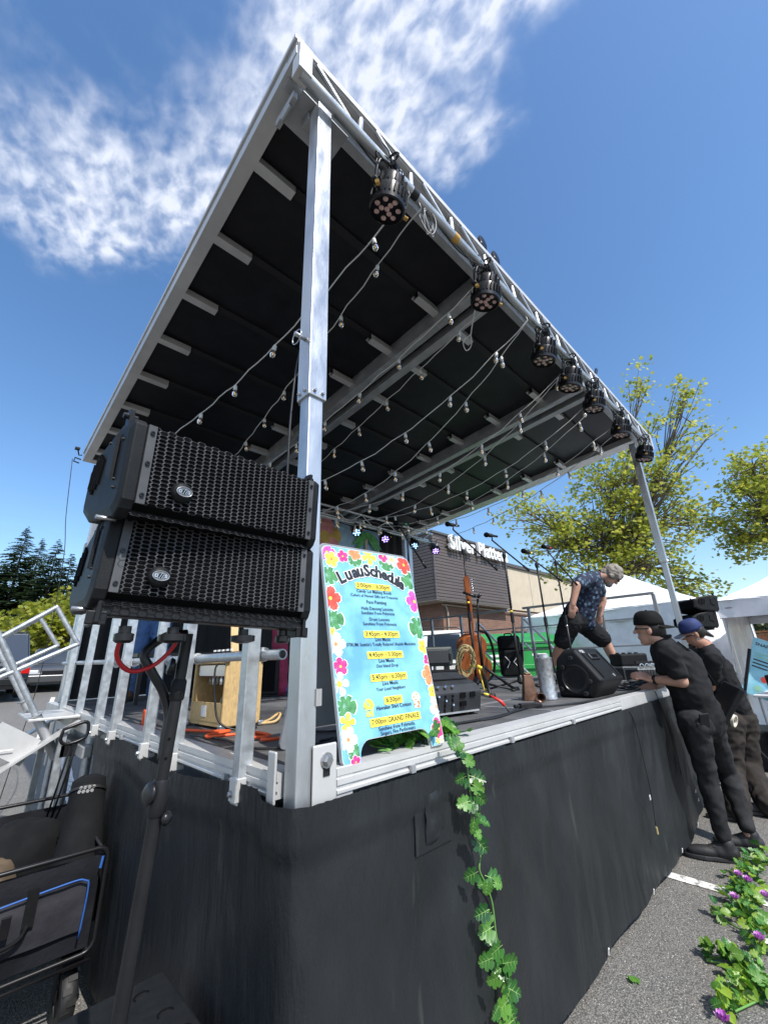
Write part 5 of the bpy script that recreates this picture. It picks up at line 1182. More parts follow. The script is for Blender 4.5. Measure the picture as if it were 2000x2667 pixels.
# ------------------------------------------------------------------ string lights
sock = MB(); sock.lathe([(.004, .0), (.0085, -.006), (.0135, -.016), (.0145, -.05), (.0125, -.056)], 10); socket_me = sock.build('socket', 'wire_white', smooth=False, auto=40)
gl_ = MB().lathe([(.011, -.054), (.0135, -.062), (.0205, -.082), (.0205, -.096), (.013, -.112), (.0, -.116)], 12, cap=False).build('glass_bulb', 'bulb_glass', smooth=True)
fi_ = MB(); fi_.tube([(-.004, 0, -.056), (-.003, 0, -.095), (.003, 0, -.095), (.004, 0, -.056)], .0011, 5); fi_.build('filament', 'filament'); fil_me = bpy.data.objects['filament'].data
sk_me, gb_me = socket_me.data, gl_.data
for nm in ('socket', 'glass_bulb', 'filament'): bpy.data.objects.remove(bpy.data.objects[nm])
STR = {1: (.6, .05, .32), 2: (.7, 1.1, .02), 3: (1.4, 1.25, .16), 4: (1.6, 2.0, .02), 5: (2.0, 1.1, .6), 6: (2.0, 2.15, .6), 7: (2.8, 2.0, .6), 8: (2.8, 2.75, .6), 9: (3.5, 2.45, .6), 10: (3.6, 3.05, .6), 11: (4.2, 3.8, .45), 12: (4.4, 5.3, .24)}
ORD = ['first', 'second', 'third', 'fourth', 'fifth', 'sixth', 'seventh', 'eighth', 'ninth', 'tenth', 'eleventh', 'twelfth']
rnd = random.Random(9)
for k, (xf, xb, sg_) in STR.items():
    def P(t): 
        return V((xf+(xb-xf)*t, -.05+3.95*t, 3.87+(3.45-3.87)*t-4*sg_*t*(1-t)))
    pts = [P(i/40) for i in range(41)]
    arcl = [0]
    for i in range(40): arcl.append(arcl[-1]+(pts[i+1]-pts[i]).length)
    o = thing('string_light', 'white bulb string, the %s counted along the front truss from the left post' % ORD[k-1], 'string lights', tuple(pts[0]), 'bulb strings under the stage roof')
    wv = [q+V((.006*sin(i*1.9+k), 0, .006*sin(i*1.3+k*2))) for i, q in enumerate(pts)]
    MB().tube([V((xf-.02, -.05, CH-.02))]+wv, .0042, 6).build('wire', 'wire_white', o, smooth=True)
    s_ = rnd.uniform(.12, .5)
    while s_ < arcl[-1]-.05:
        i = max(j for j in range(40) if arcl[j] <= s_); f_ = (s_-arcl[i])/(arcl[i+1]-arcl[i]); q = wv[i].lerp(wv[i+1], f_)
        so_ = link('socket', sk_me, o); so_.matrix_parent_inverse = Matrix.Identity(4)
        so_.location = q-V(pts[0]); so_.rotation_euler = (rnd.uniform(-.18, .18), rnd.uniform(-.18, .18), rnd.uniform(0, 6))
        link('glass_bulb', gb_me, so_); link('filament', fil_me, so_); s_ += .49+rnd.uniform(-.03, .03)
# loose end near the second beam
tag(MB().tube(smoothpath([(1.45, .05, 3.86), (1.62, .25, 3.72), (1.72, .32, 3.70), (1.7, .36, 3.66), (1.62, .33, 3.68), (1.66, .28, 3.74)], 5), .0045, 6).build('wire_bundle', 'wire_white', smooth=True), 'knotted white wire bundle below the first roof beam', 'wire')

# ------------------------------------------------------------------ backdrop
M('curtain', (.012, .012, .013), .8, var=.3, scale=5, bump=.3, bscale=20, stretch=(3, 3, .4))
bc = thing('stage_backdrop', 'black curtain closing the back of the stage', 'curtain', (2.6, 4.4, DZ))
vs = []
nx_ = 160
for i in range(nx_+1):
    x = .15+4.95*i/nx_
    for z in (DZ+.01, 2.0, 3.0, 3.78): vs.append((x, 4.36+.02*sin(i*.9)+.02*noise.noise(V((x*3, z, 0))), z))
MB().add(vs, [(i*4+j, (i+1)*4+j, (i+1)*4+j+1, i*4+j+1) for i in range(nx_) for j in range(3)]).build('cloth', 'curtain', bc, smooth=True)
bs = thing('side_wall', 'white rear corner column of the stage trailer behind the speakers', 'column', (-.05, 4.25, 2.05))
MB().bb(.0, .11, 4.2, 4.31, 2.4, 3.76).build('column', 'paint_white', bs, bevel=.01); MB().bb(-.014, -.001, 4.22, 4.3, 2.5, 2.62).build('latch_plate', 'alu_dull', bs)
ban = thing('palm_banner', 'blue tropical banner with a palm tree hung at the back of the stage', 'banner', (3.6, 4.3, 2.9))
M('ban_blue', (.3, .55, .85), .5, col2=(.55, .75, .9), var=.2, scale=2.5, detail=3); M('ban_green', (.1, .4, .1), .5, var=.3, scale=12); M('ban_pink', (.75, .3, .3), .5, var=.2, scale=6); M('ban_yellow', (.65, .42, .1), .5, var=.2, scale=6); M('ban_sand', (.6, .5, .38), .5)
vs = []
for i in range(25):
    for j in range(9): u_, v_ = i/24, j/8; vs.append((1.6+2.82*u_, 4.29+.012*sin(u_*9)*v_-.01*noise.noise(V((u_*6, v_*4, 0))), 2.55+1.03*v_))
MB().add(vs, [(i*9+j, (i+1)*9+j, (i+1)*9+j+1, i*9+j+1) for i in range(24) for j in range(8)]).build('banner_cloth', 'ban_blue', ban, smooth=True)
def bpoly(pts, mat, nm, dy=0):
    n = len(pts); c = (sum(q[0] for q in pts)/n, sum(q[1] for q in pts)/n)
    MB().add([(c[0], 4.268-dy, c[1])]+[(a, 4.268-dy, b) for a, b in pts], [(0, 1+i, 1+(i+1) % n) for i in range(n)]).build(nm, mat, ban)
bpoly([(4.06+.02*sin(t), 2.8+.6*t/6) for t in range(7)]+[(4.12+.02*sin(t), 2.8+.6*t/6) for t in range(6, -1, -1)], 'ban_sand', 'palm_trunk')
for k in range(9):
    a = -.5+k*.52; L = .36; pts = []
    for s_ in np.linspace(0, 1, 8): pts.append((4.10+cos(a)*L*s_-sin(a)*.055*sin(pi*s_), 3.42+sin(a)*L*s_*.8-.2*s_*s_+cos(a)*.055*sin(pi*s_)))
    for s_ in np.linspace(1, 0, 8): pts.append((4.10+cos(a)*L*s_+sin(a)*.05*sin(pi*s_), 3.42+sin(a)*L*s_*.8-.2*s_*s_-cos(a)*.05*sin(pi*s_)))
    bpoly(pts, 'ban_green', 'palm_frond', .001+k*.0004)
for k in range(6):
    a = k*pi/3+.3; bpoly([(3.14+.2*cos(a)+.17*cos(t), 3.27+.2*sin(a)+.16*sin(t)) for t in np.linspace(0, 2*pi, 13)[:-1]], 'ban_pink' if k % 3 else 'ban_yellow', 'printed_petal', .002+k*.0004)
bpoly([(3.16+.11*cos(t), 3.27+.11*sin(t)) for t in np.linspace(0, 2*pi, 15)[:-1]], 'ban_yellow', 'printed_centre', .006)
for k in range(3): bpoly([(3.1+.16*k+.09*cos(t), 3.02+.1*sin(t)) for t in np.linspace(0, 2*pi, 13)[:-1]], 'ban_sand', 'printed_petal', .0065+k*.0004)
# ------------------------------------------------------------------ building
M('slat_brown', (.11, .09, .085), .5, var=.12, scale=3, stretch=(.5, .5, 4)); M('slat_gap', (.02, .018, .017), .8); M('stucco', (.52, .45, .34), .85, var=.06, scale=2, bump=.1, bscale=60); M('flashing', (.08, .075, .07), .5); M('soffit', (.42, .38, .31), .7)
def brick():
    mt = bpy.data.materials.new('brick_wall'); mt.use_nodes = True; t = mt.node_tree; b = t.nodes['Principled BSDF']; c = N(t, 'ShaderNodeTexCoord')
    sp_ = N(t, 'ShaderNodeSeparateXYZ'); t.links.new(c.outputs['Object'], sp_.inputs[0]); cm = N(t, 'ShaderNodeCombineXYZ')
    t.links.new(math_node(t, 'ADD', sp_.outputs[0], sp_.outputs[1]), cm.inputs[0]); t.links.new(sp_.outputs[2], cm.inputs[1])
    br_ = N(t, 'ShaderNodeTexBrick'); br_.inputs['Scale'].default_value = 1; br_.inputs['Brick Width'].default_value = .23; br_.inputs['Row Height'].default_value = .076; br_.inputs['Mortar Size'].default_value = .008
    br_.inputs['Color1'].default_value = (.24, .12, .08, 1); br_.inputs['Color2'].default_value = (.17, .085, .06, 1); br_.inputs['Mortar'].default_value = (.2, .17, .14, 1)
    t.links.new(cm.outputs[0], br_.inputs['Vector']); t.links.new(br_.outputs[0], b.inputs['Base Color']); b.inputs['Roughness'].default_value = .85
    bp = N(t, 'ShaderNodeBump'); bp.inputs['Strength'].default_value = .4; bp.inputs['Distance'].default_value = .01; t.links.new(br_.outputs['Fac'], bp.inputs['Height']); bp.invert = True; t.links.new(bp.outputs[0], b.inputs['Normal']); MATS['brick_wall'] = mt
brick()
bl = thing('record_shop', 'shop building with brown slatted upper box, beige wall and brick base behind the stage', 'building', (20, 12, .3))
MB().bb(11.3, 16.6, 8.56, 14, 3.40, 5.90).build('upper_box', 'slat_gap', bl)
k = 0; z = 3.37
while z < 5.85:
    MB().bb(11.26, 16.62, 8.52, 8.558, z, z+.102).build('slat', 'slat_brown', bl); MB().bb(11.26, 11.298, 8.56, 13.9, z, z+.102).build('slat', 'slat_brown', bl); z += .122
MB().bb(11.245, 11.275, 8.505, 8.535, 3.36, 5.92).build('corner_trim', 'slat_brown', bl)
MB().bb(11.2, 16.66, 8.46, 14.05, 5.905, 5.99).build('roof_cap', 'flashing', bl)
MB().bb(11.28, 16.6, 8.54, 14, 3.34, 3.368).build('soffit_panel', 'soffit', bl)
MB().bb(16.6, 46, 8.9, 22, 3.36, 5.40).build('beige_wall', 'stucco', bl)
for x in (19.4, 24.5, 30): MB().bb(x-.012, x+.012, 8.885, 8.899, 3.4, 5.4).build('wall_joint', 'soffit', bl)
MB().bb(16.63, 46.1, 8.8, 22.1, 5.405, 5.56).build('roof_cap', 'flashing', bl)
MB().bb(12.1, 46, 8.95, 21, -.2, 3.335).build('brick_base', 'brick_wall', bl)
pp = MB(); pp.tube([(12.0, 8.86, 3.25), (24, 8.86, 3.2), (30, 8.86, 3.18)], .03, 8); pp.tube([(12.2, 8.86, 3.24), (12.3, 8.86, 3.0), (12.3, 8.88, 2.2)], .03, 8); pp.build('drain_pipe', 'soffit', bl, auto=40)
for i in range(4): MB().bb(17+i*3.2, 19.2+i*3.2, 8.93, 8.949, .3, 2.4).build('shop_window', 'black_smooth', bl)
M('sign_letter', (.82, .82, .8), .4)
c = bpy.data.curves.new('t', 'FONT'); c.body = 'Silver Platters'; c.size = 1; c.extrude = .06; c.offset = .03; c.resolution_u = 4; c.space_character = 1.06
t = bpy.data.objects.new('t', c); COL.objects.link(t); dg = bpy.context.evaluated_depsgraph_get(); me = bpy.data.meshes.new_from_object(t.evaluated_get(dg)); bpy.data.objects.remove(t)
xs_ = [q.co.x for q in me.vertices]; s_ = 4.3/(max(xs_)-min(xs_))
me.transform(at(12.1, 8.36, 5.38, 0, pi/2) @ Matrix.Diagonal((s_, s_*1.12, 1, 1)) @ Matrix.Translation((-min(xs_), 0, 0))); me.materials.clear(); me.materials.append(MATS['sign_letter'])
# separate the letters into parts
bm = bmesh.new(); bm.from_mesh(me); bm.verts.ensure_lookup_table(); seen = set(); isl = []
for v in bm.verts:
    if v.index in seen: continue
    st_ = [v]; comp = []; seen.add(v.index)
    while st_:
        q = st_.pop(); comp.append(q)
        for e in q.link_edges:
            o_ = e.other_vert(q)
            if o_.index not in seen: seen.add(o_.index); st_.append(o_)
    isl.append(comp)
for comp in isl:
    idx = {q.index: i for i, q in enumerate(comp)}; fs = {f for q in comp for f in q.link_faces}
    MB().add([tuple(q.co) for q in comp], [tuple(idx[q.index] for q in f.verts) for f in fs]).build('sign_letter', 'sign_letter', bl)
bm.free()
MB().bb(12.0, 16.5, 8.44, 8.47, 5.5, 5.56).build('sign_raceway', 'flashing', bl)

# ------------------------------------------------------------------ cars
M('car_glass', (.02, .03, .045), .06, spec=.7, coat=.5); M('tail_red', (.5, .01, .01), .2, coat=.5); M('head_lamp', (.6, .62, .65), .1, coat=.6); M('tyre', (.015, .015, .015), .7); M('alloy', (.4, .41, .42), .3, .8)
def car(label, loc, rz, L, W, H, col, suv, name='parked_car'):
    pm = M('car_paint_%d' % len(MATS), col, .25, .15, coat=.8); o = thing(name, label, 'car', loc, None, rz); T = at(*loc, rz)
    g = .2 if not suv else .26; hb = H*(.56 if suv else .6)      # belt line height
    # body profile along x (front +x)
    prof = [(-L/2, g+.15), (-L/2+.03, hb-.12), (-L/2+.06, hb), (L/2-.95 if suv else L/2-1.1, hb), (L/2-.25, hb-.14), (L/2-.04, hb-.3), (L/2, g+.18), (L/2-.1, g), (-L/2+.1, g)]
    n = len(prof); vs = []
    for y, s_ in ((-W/2+.05, .985), (-W/2, 1), (W/2, 1), (W/2-.05, .985)):
        vs += [(x*s_, y if abs(y) < W/2 else y, z if i not in (2, 3) or abs(y) < W/2-.01 else z-.03) for i, (x, z) in enumerate(prof)]
    fs = [tuple(range(n)), tuple(range(4*n-1, 3*n-1, -1))]
    for k in range(3): fs += [(k*n+i, (k+1)*n+i, (k+1)*n+(i+1) % n, k*n+(i+1) % n) for i in range(n)]
    MB(T).add(vs, fs).build('body', pm, o, bevel=.04, seg=3)
    xb0, xb1 = (-L/2+.08, L/2-1.0) if suv else (-L/2+.55, L/2-1.15); xt0, xt1 = (-L/2+.3, L/2-1.75) if suv else (-L/2+1.15, L/2-1.95); wi = W/2-.06; wt = W/2-.2
    cv = [(xb0, -wi, hb-.02), (xb1, -wi, hb-.02), (xb1, wi, hb-.02), (xb0, wi, hb-.02), (xt0, -wt, H), (xt1, -wt, H), (xt1, wt, H), (xt0, wt, H)]
    cf = [(0, 1, 5, 4), (1, 2, 6, 5), (2, 3, 7, 6), (3, 0, 4, 7), (4, 5, 6, 7)]
    MB(T).add(cv, cf).build('cabin', pm, o, bevel=.05, seg=3)
    def pane(a, b, c_, d, nm, ins=.1, out=.012, mat='car_glass'):
        P = [V(cv[i]) for i in (a, b, c_, d)]; m_ = sum(P, V())/4; nn_ = (P[1]-P[0]).cross(P[3]-P[0]).normalized()
        if nn_.dot(m_-V((0, 0, H*.6))) < 0: nn_ = -nn_
        Q = [q.lerp(m_, ins)+nn_*out for q in P]; MB(T).add(Q, [(0, 1, 2, 3)]).build(nm, mat, o)
    pane(1, 2, 6, 5, 'windscreen'); pane(3, 0, 4, 7, 'rear_window')
    for sd in ((0, 1, 5, 4), (3, 2, 6, 7)):
        P = [V(cv[i]) for i in sd]; nn_ = V((0, -1 if sd[0] == 0 else 1, .35)).normalized()
        for u0, u1 in ((.05, .33), (.37, .63), (.67, .95)) if suv else ((.1, .48), (.52, .9)):
            Q = [P[0].lerp(P[1], u0).lerp(P[3].lerp(P[2], u0), .1), P[0].lerp(P[1], u1).lerp(P[3].lerp(P[2], u1), .1), P[0].lerp(P[1], u1).lerp(P[3].lerp(P[2], u1), .86), P[0].lerp(P[1], u0).lerp(P[3].lerp(P[2], u0), .86)]
            MB(T).add([q+nn_*.014 for q in Q], [(0, 1, 2, 3)]).build('side_window', 'car_glass', o)
    R = .34 if suv else .31
    for x in (-L/2+.8, L/2-.85):
        for s_ in (-1, 1):
            Tw = T @ at(x, s_*(W/2-.1), R, 0, pi/2)
            w_ = MB(Tw).lathe([(R*.62, -.11), (R*.93, -.11), (R, -.07), (R, .07), (R*.93, .11), (R*.62, .11)], 24).build('wheel', 'tyre', o, auto=40)
            MB(Tw).lathe([(R*.15, -.115), (R*.6, -.113), (R*.6, .113), (R*.15, .115)], 16).build('rim', 'alloy', w_, auto=40)
    for s_ in (-1, 1):
        MB(T).box((-L/2+.04, s_*(W/2-.12), hb-.22), (.08, .2, .26 if suv else .16)).build('tail_light', 'tail_red', o, bevel=.02)
        MB(T).box((L/2-.12, s_*(W/2-.22), hb-.28), (.16, .36, .15)).build('headlight', 'head_lamp', o, bevel=.03)
        m_ = MB(T); m_.box((xb1-.35, s_*(W/2+.08), hb+.06), (.12, .2, .15)); m_.build('mirror', pm, o, bevel=.03)
    MB(T).box((-L/2-.03, 0, g+.2), (.12, W-.1, .2)).build('rear_bumper', 'black_plastic' if suv else pm, o, bevel=.03)
    MB(T).box((L/2-.02, 0, g+.17), (.12, W-.1, .24)).build('front_bumper', pm, o, bevel=.03)
    MB(T).box((L/2-.03, 0, hb-.3), (.06, W*.45, .12)).build('front_grille', 'black_smooth', o)
    if suv:
        for s_ in (-1, 1): MB(T).tube([(xt0+.05, s_*wt*.9, H+.02), (xt0+.15, s_*wt*.9, H+.07), (xt1-.15, s_*wt*.9, H+.07), (xt1-.05, s_*wt*.9, H+.02)], .02, 6).build('roof_rack', 'black_smooth', o)
        for f_ in (.25, .7): MB(T).tube([(xt0+(xt1-xt0)*f_, -wt*.9, H+.08), (xt0+(xt1-xt0)*f_, wt*.9, H+.08)], .02, 6).build('rack_bar', 'black_smooth', o)
    MB(T).box((-L/2-.005, 0, hb-.3), (.02, .34, .14)).build('number_plate', 'white_plastic', o)
    return o
car('dark blue black SUV with roof rack parked beyond the left stairs', (-.12, 18.0, gz(0, 18)), pi/2, 4.7, 1.85, 1.83, (.015, .02, .03), True)
car('dark grey car parked beside the left end of the stage', (2.0, 20.6, gz(2.0, 20.6)), -pi/2-.1, 4.5, 1.8, 1.45, (.07, .073, .078), False)
car('white SUV parked in front of the brick wall behind the stage', (tuple(px(1000, 1700, 11.6))[0], tuple(px(1000, 1700, 11.6))[1], .2), radians(135), 4.9, 1.95, 1.83, (.78, .78, .77), True)
car('grey car parked far left behind the stair handrail', (-3.2, 24, gz(-3, 24)), pi/2, 4.5, 1.8, 1.5, (.2, .2, .21), False)

# ------------------------------------------------------------------ green dumpster
M('dumpster_green', (.015, .26, .05), .45, var=.15, scale=3, bump=.05, bscale=20)
dm = thing('dumpster', 'bright green metal dumpster behind the right end of the stage', 'dumpster', (8.15, 3.95, .1))
DT = at(8.2, 3.95, .06, radians(-44))
MB(DT).bb(-.95, .95, -.55, .55, .12, 1.5).build('container', 'dumpster_green', dm, bevel=.03)
for z in (.4, 1.0, 1.42): MB(DT).bb(-.98, .98, -.59, .59, z, z+.09).build('rib', 'dumpster_green', dm, bevel=.01)
MB(DT).add([(-1, -.62, 1.52), (1, -.62, 1.52), (1, .6, 1.72), (-1, .6, 1.72), (-1, -.62, 1.56), (1, -.62, 1.56), (1, .6, 1.78), (-1, .6, 1.78)], [(4, 5, 6, 7), (0, 1, 5, 4), (1, 2, 6, 5), (2, 3, 7, 6), (3, 0, 4, 7), (3, 2, 1, 0)]).build('lid', 'dumpster_green', dm, bevel=.01)
for x, w_, z in ((-.55, .3, 1.25), (-.5, .36, 1.15), (-.55, .25, .75), (.3, .4, .75), (.35, .3, 1.25)): MB(DT).bb(x-w_/2, x+w_/2, -.555, -.5505, z, z+.05).build('stencil_line', 'print_white', dm)
MB(DT).lathe([(.07, -.5515), (.07, -.5505)], 18, at(-.1, 0, 1.2, 0, 0) @ Matrix.Identity(4)).build('lid_stud', 'dumpster_green', dm)
for x in (-.8, .8):
    for y in (-.45, .45): MB(DT).cyl((x, y-.04, .06), (x, y+.04, .06), .06, 12).build('caster', 'rubber', dm)

# ------------------------------------------------------------------ tents
M('tent_white', (.86, .87, .89), .6, var=.03, scale=2, trans=.0); M('tent_wall', (.8, .81, .85), .6, var=.05, scale=3, bump=.15, bscale=5); M('tent_clear', (.82, .83, .86), .35, var=.1, scale=4, bump=.3, bscale=6)
def tent(label, cx, cy, w_, eave, peak, rz=0, walls=(), val=.27, g0=0):
    o = thing('canopy_tent', label, 'tent', (cx, cy, g0)); T = at(cx, cy, g0, rz); h = w_/2
    cs = [(-h, -h), (h, -h), (h, h), (-h, h)]
    for i in range(4):
        a, b = V((*cs[i], eave)), V((*cs[(i+1) % 4], eave)); p_ = V((0, 0, peak)); vs = []; K = 8
        for r_ in range(K+1):
            for c_ in range(K+1):
                t_ = r_/K; u_ = c_/K; q = a.lerp(b, u_).lerp(p_, t_); q.z -= .10*sin(pi*t_)*1.0+.03*sin(pi*u_)*(1-t_); q.z += .012*noise.noise(q*2.1); vs.append(q)
        MB(T).add(vs, [(r_*(K+1)+c_, r_*(K+1)+c_+1, (r_+1)*(K+1)+c_+1, (r_+1)*(K+1)+c_) for r_ in range(K) for c_ in range(K)]).build('roof_panel', 'tent_white', o, smooth=True)
        vs = []; K = 20
        for c_ in range(K+1):
            for z in (eave+.005, eave-val*.5, eave-val):
                q = a.lerp(b, c_/K); nn_ = V((a.y-b.y, b.x-a.x, 0)).normalized()*-1; q = q-nn_*(.012+.05*noise.noise(V((c_*.55, z*4, i)))); vs.append((q.x, q.y, z))
        MB(T).add(vs, [(c_*3+j, (c_+1)*3+j, (c_+1)*3+j+1, c_*3+j+1) for c_ in range(K) for j in range(2)]).build('valance', 'tent_wall', o, smooth=True)
        MB(T).tube([(a.x*.97, a.y*.97, eave-.12), (b.x*.97, b.y*.97, eave-.12)], .014, 6).build('truss_bar', 'alu_dull', o)
        if i in walls:
            vs = []; K = 30; A, B = a*.985, b*.985
            for c_ in range(K+1):
                for z in np.linspace(.06, eave-.05, 7): q = A.lerp(B, c_/K); nn_ = V((a.y-b.y, b.x-a.x, 0)).normalized(); q = q+nn_*(.10*noise.noise(V((c_*.3, z*.9, i+3)))+.03*noise.noise(V((c_*.9, z*1.5, i+7)))); vs.append((q.x, q.y, z))
            MB(T).add(vs, [(c_*7+j, (c_+1)*7+j, (c_+1)*7+j+1, c_*7+j+1) for c_ in range(K) for j in range(6)]).build('side_wall', 'tent_clear', o, smooth=True)
    for x, y in cs: MB(T).bb(x*.97-.02, x*.97+.02, y*.97-.02, y*.97+.02, 0, eave-.02).build('leg', 'alu_white', o)
    return o
tent('white canopy tent with pointed roof behind the bending man', 11.0, 2.2, 3.7, 2.22, 3.2, radians(-8), (0, 1, 2, 3))
tent('white canopy tent at the right edge of the picture behind the blue sign', 9.25, -1.45, 3.05, 2.05, 3.05, 0, (2,))

# ------------------------------------------------------------------ photo sign, table and odds and ends at the right
M('sign_blue', (.2, .55, .72), .5, col2=(.35, .68, .8), var=.1, scale=5)
pb = thing('photo_sign', 'blue sandwich board with photo instructions by the right tent', 'sign', (7.6, -.3, .5))
PB = Matrix.Identity(4)
q = px(1985, 1742, 6.1); ux = (_r*cos(radians(-8))).normalized(); 
ux = V((.35, -.93, -.12)).normalized(); uz = V((.12, -.12, .98)); uz = (uz-ux*uz.dot(ux)).normalized(); un = ux.cross(uz)
un = -un if un.dot(CAM-q) < 0 else un
# lean in the board's own plane
a_ = radians(-19); ux2 = ux*cos(a_)+uz*sin(a_); uz2 = -ux*sin(a_)+uz*cos(a_)
for i in range(3): PB[i][0] = ux2[i]; PB[i][1] = uz2[i]; PB[i][2] = un[i]; PB[i][3] = q[i]
MB(PB).bb(-.17, .25, -.42, .42, -.012, 0).build('board', 'sign_blue', pb)
text_mesh('SNAP A PIC', .066, PB @ Matrix.Translation((.03, .33, .002)), 'print_black', pb, ext=.0006, bold=.001)
for k, (z, c_) in enumerate(((.2, 'print_leaf_light'), (.15, 'print_leaf_light'), (.1, 'print_black'), (.05, 'print_black'), (.0, 'print_black'))): MB(PB).bb(-.12, .06, z-.012, z+.008, .001, .002).build('printed_line', c_, pb)
for (a, b), c_ in (((.14, .1), 'print_leaf'), ((.16, .22), 'print_red'), ((.05, -.15), 'print_red'), ((.14, -.2), 'print_white'), ((.0, -.3), 'print_leaf_light'), ((.16, -.34), 'print_red')):
    MB(PB @ Matrix.Translation((a, b, .0015))).lathe([(.0003, 0), (.045, 0)], 12, cap=False).build('printed_dot', c_, pb)
MB().tube([px(1952, 1690, 6.2), px(1940, 1800, 6.1), px(1930, 1985, 5.6)], .022, 8).build('support_pole', 'black_smooth', pb)
rt2 = thing('folding_table', 'white folding table with black bins at the right edge behind the men', 'table', (7.1, -.42, 0))
TT = at(7.25, -.5, 0, radians(-5))
MB(TT).bb(-.25, .6, -.3, .35, .70, .735).build('table_top', 'white_plastic', rt2, bevel=.01)
for x in (-.2, .55):
    for y in (-.25, .3): MB(TT).cyl((x, y, 0), (x, y, .70), .014, 8).build('leg', 'alu_dull', rt2)
for (x, y, w_, h_, m_), lb in (((-.05, .1, .2, .24, 'black_plastic'), 'black bin on the white table by the right tent'), ((.2, .1, .2, .2, 'black_plastic'), 'second black bin on the white table beside the red box'), ((.12, -.12, .14, .16, 'red_plastic'), 'red box on the white table at the right edge')):
    tag(MB(TT @ at(x, y, .735)).box((0, 0, h_/2), (w_, w_*.8, h_), taper=1.1).build('storage_bin', m_, bevel=.01), lb, 'bin')
tag(MB(at(6.35, -.25, 0, .2)).bb(-.2, .35, -.2, .25, .0, .42).build('road_case', 'black_plastic', bevel=.02), 'black equipment trunk on the asphalt behind the second man', 'trunk')
pts = []
for j in range(70): a = j*.55; pts.append(V((6.1+.03*sin(j*.4), -.45+.16*cos(a)*(1+.1*sin(j*.3)), .34+.24*sin(a)*(1+.12*sin(j*.23)))))
tag(MB().tube(smoothpath(pts, 2), .008, 6).build('coiled_cable', 'cable_black', smooth=True), 'coil of black cable hanging at the right edge beside the second man', 'cable')
M('fence_wood', (.30, .13, .06), .8, var=.25, scale=4, stretch=(4, 4, .5))
fe = thing('wooden_fence', 'reddish brown wooden fence far behind the right tents', 'fence', (26, -2, 0))
for i in range(60): MB().bb(26, 26.04, -9+i*.19, -9+i*.19+.175, .15, 1.95+.03*sin(i*2.3)).build('board', 'fence_wood', fe)
MB().bb(25.98, 26.06, -9, 2.4, 1.99, 2.06).build('cap_rail', 'fence_wood', fe)
# second speaker pair at the right front corner
speaker(at(5.76, -.10, 1.84, radians(40), radians(6)), 'upper black speaker at the far right stage corner behind the men')['group'] = 'speakers at the right corner'
speaker(at(5.74, -.06, 1.66, radians(38), radians(3)), 'lower black speaker at the far right stage corner behind the men')['group'] = 'speakers at the right corner'
ps2 = thing('speaker_pole', 'black pole carrying the speakers at the far right stage corner', 'speaker stand', (5.75, .05, 0))
MB().tube([(5.76, .04, 0.3), (5.76, .04, 1.56)], .024, 12).build('tube', 'black_metal', ps2, smooth=True)
MB(at(5.74, .0, 1.555, radians(38))).bb(-.2, .2, -.02, .12, -.012, .012).build('cross_bar', 'black_metal', ps2)
for k in range(3):
    a = k*2.09+.4; MB().tube([(5.76, .04, .62), (5.76+.42*cos(a), .04+.42*sin(a), .02)], .013, 8).build('tripod_leg', 'black_metal', ps2, smooth=True)
# ------------------------------------------------------------------ foliage materials
def leaf_mat(name, c1, c2, trans=.35, rough=.45, sc=3):
    mt = bpy.data.materials.new(name); mt.use_nodes = True; t = mt.node_tree; b = t.nodes['Principled BSDF']; o_ = t.nodes['Material Output']
    gm = N(t, 'ShaderNodeNewGeometry'); oi = N(t, 'ShaderNodeObjectInfo')
    ad = math_node(t, 'FRACT', math_node(t, 'ADD', gm.outputs['Random Per Island'], oi.outputs['Random']))
    mx_ = N(t, 'ShaderNodeMix', data_type='RGBA'); t.links.new(ad, mx_.inputs[0]); mx_.inputs[6].default_value = (*c1, 1); mx_.inputs[7].default_value = (*c2, 1)
    t.links.new(mx_.outputs[2], b.inputs['Base Color']); b.inputs['Roughness'].default_value = rough
    tr = N(t, 'ShaderNodeBsdfTranslucent'); hs = N(t, 'ShaderNodeHueSaturation'); hs.inputs['Value'].default_value = 1.6; t.links.new(mx_.outputs[2], hs.inputs['Color']); t.links.new(hs.outputs[0], tr.inputs['Color'])
    ms = N(t, 'ShaderNodeMixShader'); ms.inputs[0].default_value = trans; t.links.new(b.outputs[0], ms.inputs[1]); t.links.new(tr.outputs[0], ms.inputs[2]); t.links.new(ms.outputs[0], o_.inputs['Surface']); MATS[name] = mt
leaf_mat('leaf_plane', (.17, .23, .03), (.42, .41, .07), .5); leaf_mat('leaf_bush', (.17, .22, .02), (.34, .33, .04), .4); leaf_mat('needles', (.024, .05, .024), (.06, .095, .042), .15, .6); leaf_mat('leaf_far', (.03, .055, .015), (.07, .09, .03), .3)
leaf_mat('leaf_vine', (.025, .12, .014), (.12, .30, .04), .22, .42); leaf_mat('leaf_vine_dark', (.012, .075, .014), (.05, .18, .03), .22, .32); leaf_mat('leaf_garland', (.04, .16, .01), (.30, .44, .045), .3, .42)
M('leaf_rib', (.30, .48, .14), .4); M('stem_green', (.12, .28, .06), .5); M('bark', (.16, .13, .10), .85, var=.3, scale=12, bump=.5, bscale=25, stretch=(3, 3, .6)); M('petal_violet', (.45, .08, .5), .45, col2=(.75, .4, .75), var=.2, scale=30)

